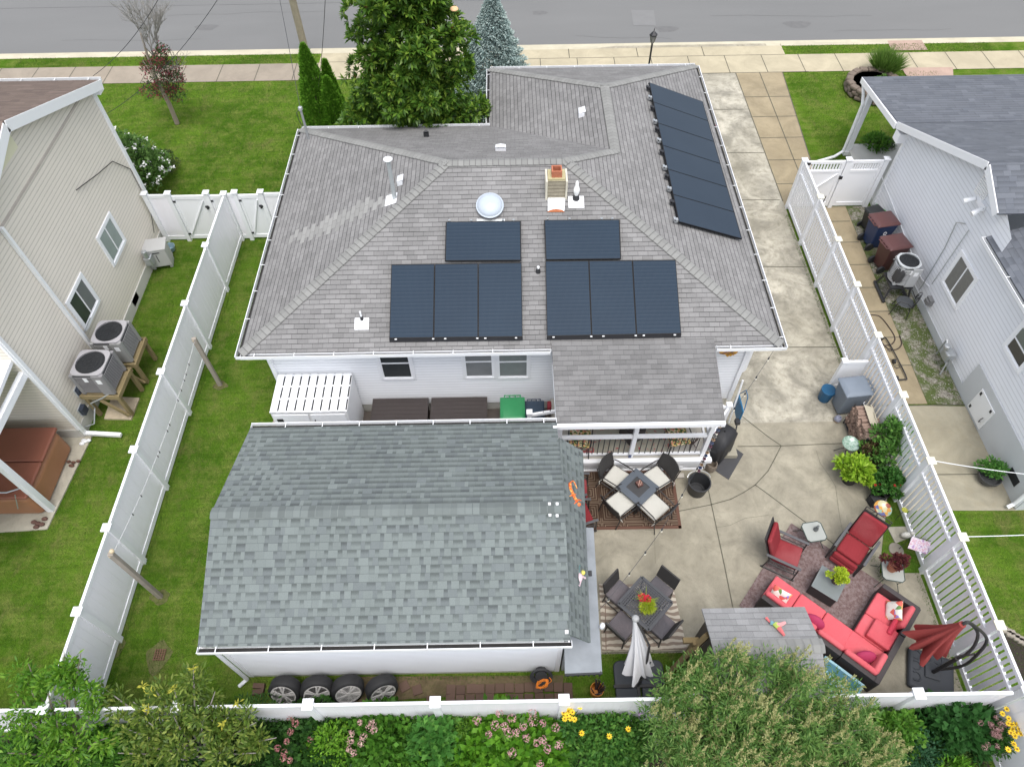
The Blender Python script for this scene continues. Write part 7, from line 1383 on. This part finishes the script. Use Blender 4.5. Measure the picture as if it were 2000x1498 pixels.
def daisies(t,pts):
    for p in pts:
        p=np.array(p); a=np.linspace(0,6.28,9,endpoint=False); d=np.stack([np.cos(a),np.sin(a)-.2,.1+0*a],1); f=leafmesh('flower',np.tile(p,(9,1)),d,.062,.028,YD,t); v=MB(); v.ell(p+np.array([0,-.005,.01]),.016,.016,.012,8,5); v.build('flower_centre',DC,f)
def daisyplant(label,pts,z=1.2):
    P=[tuple(atz(x,y,z+rng.uniform(-.06,.06))) for x,y in pts]; c=np.mean(P,0); t=thing('yellow_daisies',label,'flowers',(c[0],c[1]-.1,0),0,'clumps of yellow daisies',world=True); daisies(t,P); v=MB()
    for p in P: v.tube([(c[0]+rng.normal(0,.04),c[1]-.1,0),(p[0]*.6+c[0]*.4,p[1]-.03,.7),(p[0],p[1],p[2]-.01)],.006,4)
    v.build('stems',HIBS,t); q,d=clumps([(c[0]+rng.normal(0,.1),c[1]-.1+rng.normal(0,.06),rng.uniform(.3,.95)) for _ in range(8)],[.16]*8,50,.6); leafmesh('foliage',q,d,.12,.04,GER,t)
daisyplant('clump of yellow daisies right below the white cap of the back fence',[(1104,1383),(1112,1378),(1101,1391),(1108,1396),(1114,1402),(1103,1403),(1118,1390),(1122,1404),(1115,1382),(1127,1376),(1133,1380),(1136,1431),(1110,1388)])
daisyplant('clump of yellow daisies at the bottom right corner by the fence',[(1966,1384),(1958,1393),(1970,1402),(1975,1414),(1983,1413),(1978,1423),(1985,1430),(1990,1422),(1982,1437),(1969,1412),(1980,1452),(1986,1462),(1969,1463),(1993,1432),(1974,1430)])
daisyplant('single yellow daisy among the leaves near the plume shrub',[(1227,1423),(1190,1437)])
# left tall shrubs
BGL=leafmat('peach_leaf',(.05,.145,.012),(.11,.25,.02),(.22,.38,.04),.45,.35,.35)
def tallshrub(name,label,x,y,tips,r,n,mat,ll,lw,trunk,up=.5,bt=None):
    t=thing(name,label,'shrub',(x,y,0),world=True); v=MB()
    for q in tips: m=lerp(Vector((x,y,.2)),Vector(q),.55)+Vector((0,0,.25)); v.tube(smooth_path([(x,y,0),m,q]),.03,6,.007)
    v.build('branches',bt or BARK,t,smooth=60); cs=[];rs=[]
    for q in tips:
        for k in range(4): f=rng.uniform(.55,1.02); m=lerp(Vector((x,y,.9)),Vector(q),f); cs.append((m.x+rng.normal(0,.08),m.y+rng.normal(0,.08),m.z+rng.normal(0,.05))); rs.append(r*rng.uniform(.7,1.2))
    P,D=clumps(cs,rs,n//len(cs),.7,(1,1,.8),(0,0,up)); m_=len(P); leafmesh('foliage',P,D,rng.uniform(.7,1.2,m_)*ll,rng.uniform(.8,1.2,m_)*lw,mat,t); return t,cs,rs
x,y=at_(110,1470,1.2); tips=[tuple(atz(px_,py_,z)) for px_,py_,z in ((55,1295,2.2),(125,1270,2.5),(158,1275,2.5),(30,1350,2.0),(90,1335,2.1),(140,1320,2.3),(190,1335,2.2),(10,1400,1.8),(60,1410,1.8),(110,1400,1.9),(175,1400,1.9),(15,1470,1.5),(80,1470,1.5),(150,1460,1.6),(210,1440,1.7),(45,1315,2.1),(118,1300,2.3))]
tallshrub('peach_shrub','loose bright green shrub spilling over the fence corner at bottom left',x,y,tips,.18,3800,BGL,.12,.04,None,.3)
x,y=at_(370,1470,1.2); tips=[tuple(atz(px_,py_,z)) for px_,py_,z in ((260,1370,1.9),(300,1340,2.1),(340,1345,2.1),(378,1300,2.4),(380,1335,2.2),(420,1350,2.1),(460,1375,2.0),(240,1420,1.7),(290,1410,1.9),(340,1400,2.0),(400,1400,2.0),(450,1420,1.8),(500,1410,1.8),(230,1470,1.5),(300,1460,1.7),(360,1460,1.8),(430,1470,1.7),(500,1470,1.6),(540,1440,1.6),(205,1345,1.9))]
OLV=leafmat('olive_leaf',(.045,.09,.012),(.12,.19,.03),(.28,.33,.07),.45,.35,.25)
t,cs,rs=tallshrub('fruit_shrub','sprawling olive green shrub with grey branches and yellowing leaf tips by the back fence',x,y,tips,.2,4800,OLV,.13,.04,None,.5,bt=TWIG)
P=np.repeat(np.array([tuple(atz(*q)) for q in ((378,1306,2.4),(338,1345,2.2),(296,1352,2.1),(280,1340,2.1),(462,1372,2.05),(434,1412,2.0),(290,1385,2.0))]),10,0); leafmesh('yellow_tips',P+rng.normal(0,.02,P.shape),sph(len(P))+np.array([0,0,.5]),.11,.03,leafmat('yellow_tip',(.35,.34,.05),(.5,.48,.08)),t)
bedbush('leafy_shrub','dense dark foliage filling the bed under the olive green shrub',400,1490,.5,1.3,.9,3600,leafmat('under_dark',(.012,.04,.008),(.028,.075,.014),(.05,.11,.025)),.12,.06,24,sq=.5)
bedbush('leafy_shrub','feathery dark green plant right of the olive shrub at the bed edge',490,1400,.8,.7,1.2,2300,leafmat('feath',(.03,.08,.015),(.06,.14,.03),(.1,.2,.04)),.1,.02,16,sq=.6)
bedbush('leafy_shrub','leafy green undergrowth filling the bed between the peach shrub and the olive shrub',215,1460,.8,.8,1.1,3000,leafmat('under_mid',(.03,.10,.012),(.07,.19,.02),(.13,.28,.035)),.11,.05,20,sq=.6)
bedbush('leafy_shrub','low dark leaves at the very bottom left corner under the peach shrub',60,1480,.5,.9,.8,2600,leafmat('under_left',(.02,.07,.01),(.05,.14,.018),(.09,.2,.03)),.11,.05,18,sq=.6)
bedbush('leafy_shrub','mid green leaves at the bottom edge between the cream and pink hydrangeas',830,1495,.5,.7,.85,2400,leafmat('under_c',(.03,.10,.012),(.07,.2,.02),(.14,.3,.035)),.12,.06,16,sq=.6)
# big plume shrub
PLF=leafmat('plume_leaf',(.055,.135,.03),(.13,.25,.055),(.24,.36,.10),.55,.3,.35); PLM=leafmat('plume_seed',(.25,.27,.10),(.38,.38,.17),(.46,.44,.23),.85,.1,.25)
x,y=at_(1455,1455,1.0); t=thing('plume_shrub','huge shrub with narrow green leaves and sandy seed plumes over the back fence','shrub',(x,y,0),world=True)
N=420; pts=[]
while len(pts)<N:
    px_=rng.uniform(1170,1760); py_=rng.uniform(1255,1540); top=1262+((px_-1440)/300)**2*120 if px_<1440 else 1268+((px_-1440)/320)**2*120
    if px_<1280: top=max(top,1300+(1280-px_)*.65)
    if py_<top+rng.uniform(0,30) or px_<1255+max(0,(1400-py_))*.45+rng.uniform(0,40) or px_>1790-max(0,1500-py_)*.55-rng.uniform(0,40): continue
    z=2.55-.0025*(py_-1260)-.9*((px_-1455)/320)**2+rng.normal(0,.2)-.25*(math.sin(px_*.045)*math.sin(py_*.06+px_*.02)); pts.append(tuple(atz(px_,py_,max(.8,z))))
v=MB()
for q in pts[::6]: v.tube(smooth_path([(x,y,0),lerp(Vector((x,y,.3)),Vector(q),.6)+Vector((0,0,.2)),q]),.016,4,.005)
v.build('branches',BARK,t); P,D=clumps(pts,[.17]*N,50,.95,(1,1,1.1),(0,0,.35)); m_=len(P); leafmesh('foliage',P,D,rng.uniform(.07,.15,m_),rng.uniform(.014,.024,m_),PLF,t)
P2,D2=clumps([(p[0],p[1],p[2]-.28) for p in pts],[.2]*N,20,.9,(1,1,1),(0,0,.2)); leafmesh('inner_foliage',P2,D2,.13,.03,PLF,t)
P=[];D=[]
for q in pts:
    if rng.random()<.35: continue
    for s in range(rng.integers(1,5)):
        b=np.array(q)+rng.normal(0,.07,3); ax=unit(np.array([[rng.normal(.35,.22),rng.normal(.35,.22),1.]]))[0]; L_=rng.uniform(.2,.38); k=36; u=rng.random(k)**.8; w_=(1-u)*.024+.004; P.append(b+ax*(u*L_)[:,None]+rng.normal(0,1,(k,3))*w_[:,None]); D.append(np.tile(ax,(k,1))+rng.normal(0,.45,(k,3)))
P=np.concatenate(P);D=np.concatenate(D); leafmesh('seed_plumes',P,D,rng.uniform(.03,.055,len(P)),.018,PLM,t)
# right end of the bed
bedbush('leafy_shrub','light green shrub just right of the big plume shrub',1750,1420,1.0,.6,1.4,2400,leafmat('lgt',(.04,.12,.012),(.09,.21,.025),(.15,.3,.04)),.1,.06,16,sq=.7)
bedbush('leafy_shrub','dark bluish green shrub low in the bed at the bottom right',1790,1465,.8,.7,1.15,3200,leafmat('bluegreen',(.015,.06,.025),(.035,.10,.045),(.06,.15,.07)),.06,.035,18,sq=.6)
t,cs,rs=bedbush('broadleaf_plant','broad leaved dark green plant along the right end of the back fence',1880,1410,1.0,.75,1.25,1500,leafmat('broad',(.02,.07,.015),(.04,.13,.03),(.07,.18,.05)),.19,.1,16,sq=.6)
bedbush('leafy_shrub','fine brownish green undergrowth at the bottom right of the bed',1860,1480,.6,.8,.8,3000,leafmat('brownish',(.02,.04,.008),(.05,.09,.02),(.09,.14,.03)),.07,.03,18,sq=.5)
bedbush('leafy_shrub','bright fern-like plant at the bottom edge right of centre',1880,1500,.9,.4,1.0,900,HYL,.14,.03,8,sq=.6)
t,cs,rs=bedbush('sedum_plant','dusty pink sedum flowers near the fence at the bottom right corner',1950,1430,1.0,.45,1.15,800,GER,.08,.05,10,sq=.8); heads(t,[tuple(atz(1945+rng.normal(0,12),1425+rng.normal(0,20),1.15)) for _ in range(22)],.05,leafmat('sedum',(.22,.11,.11),(.35,.21,.2),(.45,.33,.3)),40,'flower_head',.025)
heads(t,[tuple(atz(x_,y_,1.2)) for x_,y_ in ((1283,1448),(1252,1393))],.06,leafmat('mauve',(.35,.2,.4),(.45,.3,.5)),40)
# weeds of grass along paving and fence edges
GBL=leafmat('grass_blade',(.045,.10,.012),(.085,.17,.022),(.13,.22,.04),.7,.2,.3)
def tufts(name,label,segs,dens,h,w=.02,spread=.03):
    P=[]
    for (x0,y0),(x1,y1) in segs:
        L_=math.hypot(x1-x0,y1-y0); n=int(L_*dens); u=rng.random(n); nx,ny=-(y1-y0)/L_,(x1-x0)/L_; s=rng.normal(0,spread,n); P.append(np.stack([x0+(x1-x0)*u+nx*s,y0+(y1-y0)*u+ny*s,np.full(n,-.01)],1))
    P=np.concatenate(P); n=len(P); D=np.stack([rng.normal(0,.5,n),rng.normal(0,.5,n),np.ones(n)],1); o=leafmesh(name,P,D,rng.uniform(.5,1.2,n)*h,w*.5,GBL,None); o['kind']='stuff'; o['label']=label
tufts('edge_grass','longer grass blades along the fence foot and paving edges',[((-8.42,2.9),(-8.42,17.3)),((-8.62,3),(-8.62,17.3)),((9.05,3),(9.05,10)),((9.05,10),(9.05,18)),((1.6,4.24),(3.7,4.24)),((-10.95,10),(-10.95,17.3)),((-6.6,3.05),(8,3.05)),((-5.6,3.85),(.8,3.85)),((-5.75,3.9),(-5.75,8.3)),((-5.7,10.6),(-5.7,17.2)),((8.2,5.65),(8.2,7.2))],170,.05)
tufts('lawn_grass','short upright grass blades roughening the side lawns',[((x,3.1),(x,17.2)) for x in np.arange(-8.35,-5.85,.1)]+[((x,3.1),(x,10)) for x in np.arange(-13.0,-8.6,.12)]+[((x,10),(x,17.2)) for x in np.arange(-10.9,-8.6,.12)]+[((x,3.05),(x,4.2)) for x in np.arange(1.65,3.7,.08)]+[((x,2),(x,7.3)) for x in np.arange(9.35,13,.12)],140,.035,.018,.05)

tufts('lawn_grass','short upright grass blades roughening the front lawns',[((x,18.0),(x,26.4)) for x in np.arange(-18,-5.2,.16)]+[((x,18.6),(x,26.4)) for x in np.arange(11.2,17,.16)]+[((x,27.78),(x,28.48)) for x in list(np.arange(-20,-7.7,.1))+list(np.arange(11.5,20,.1))],80,.05,.03,.07)

for o in bpy.data.objects:
    if '_w' in o: del o['_w']
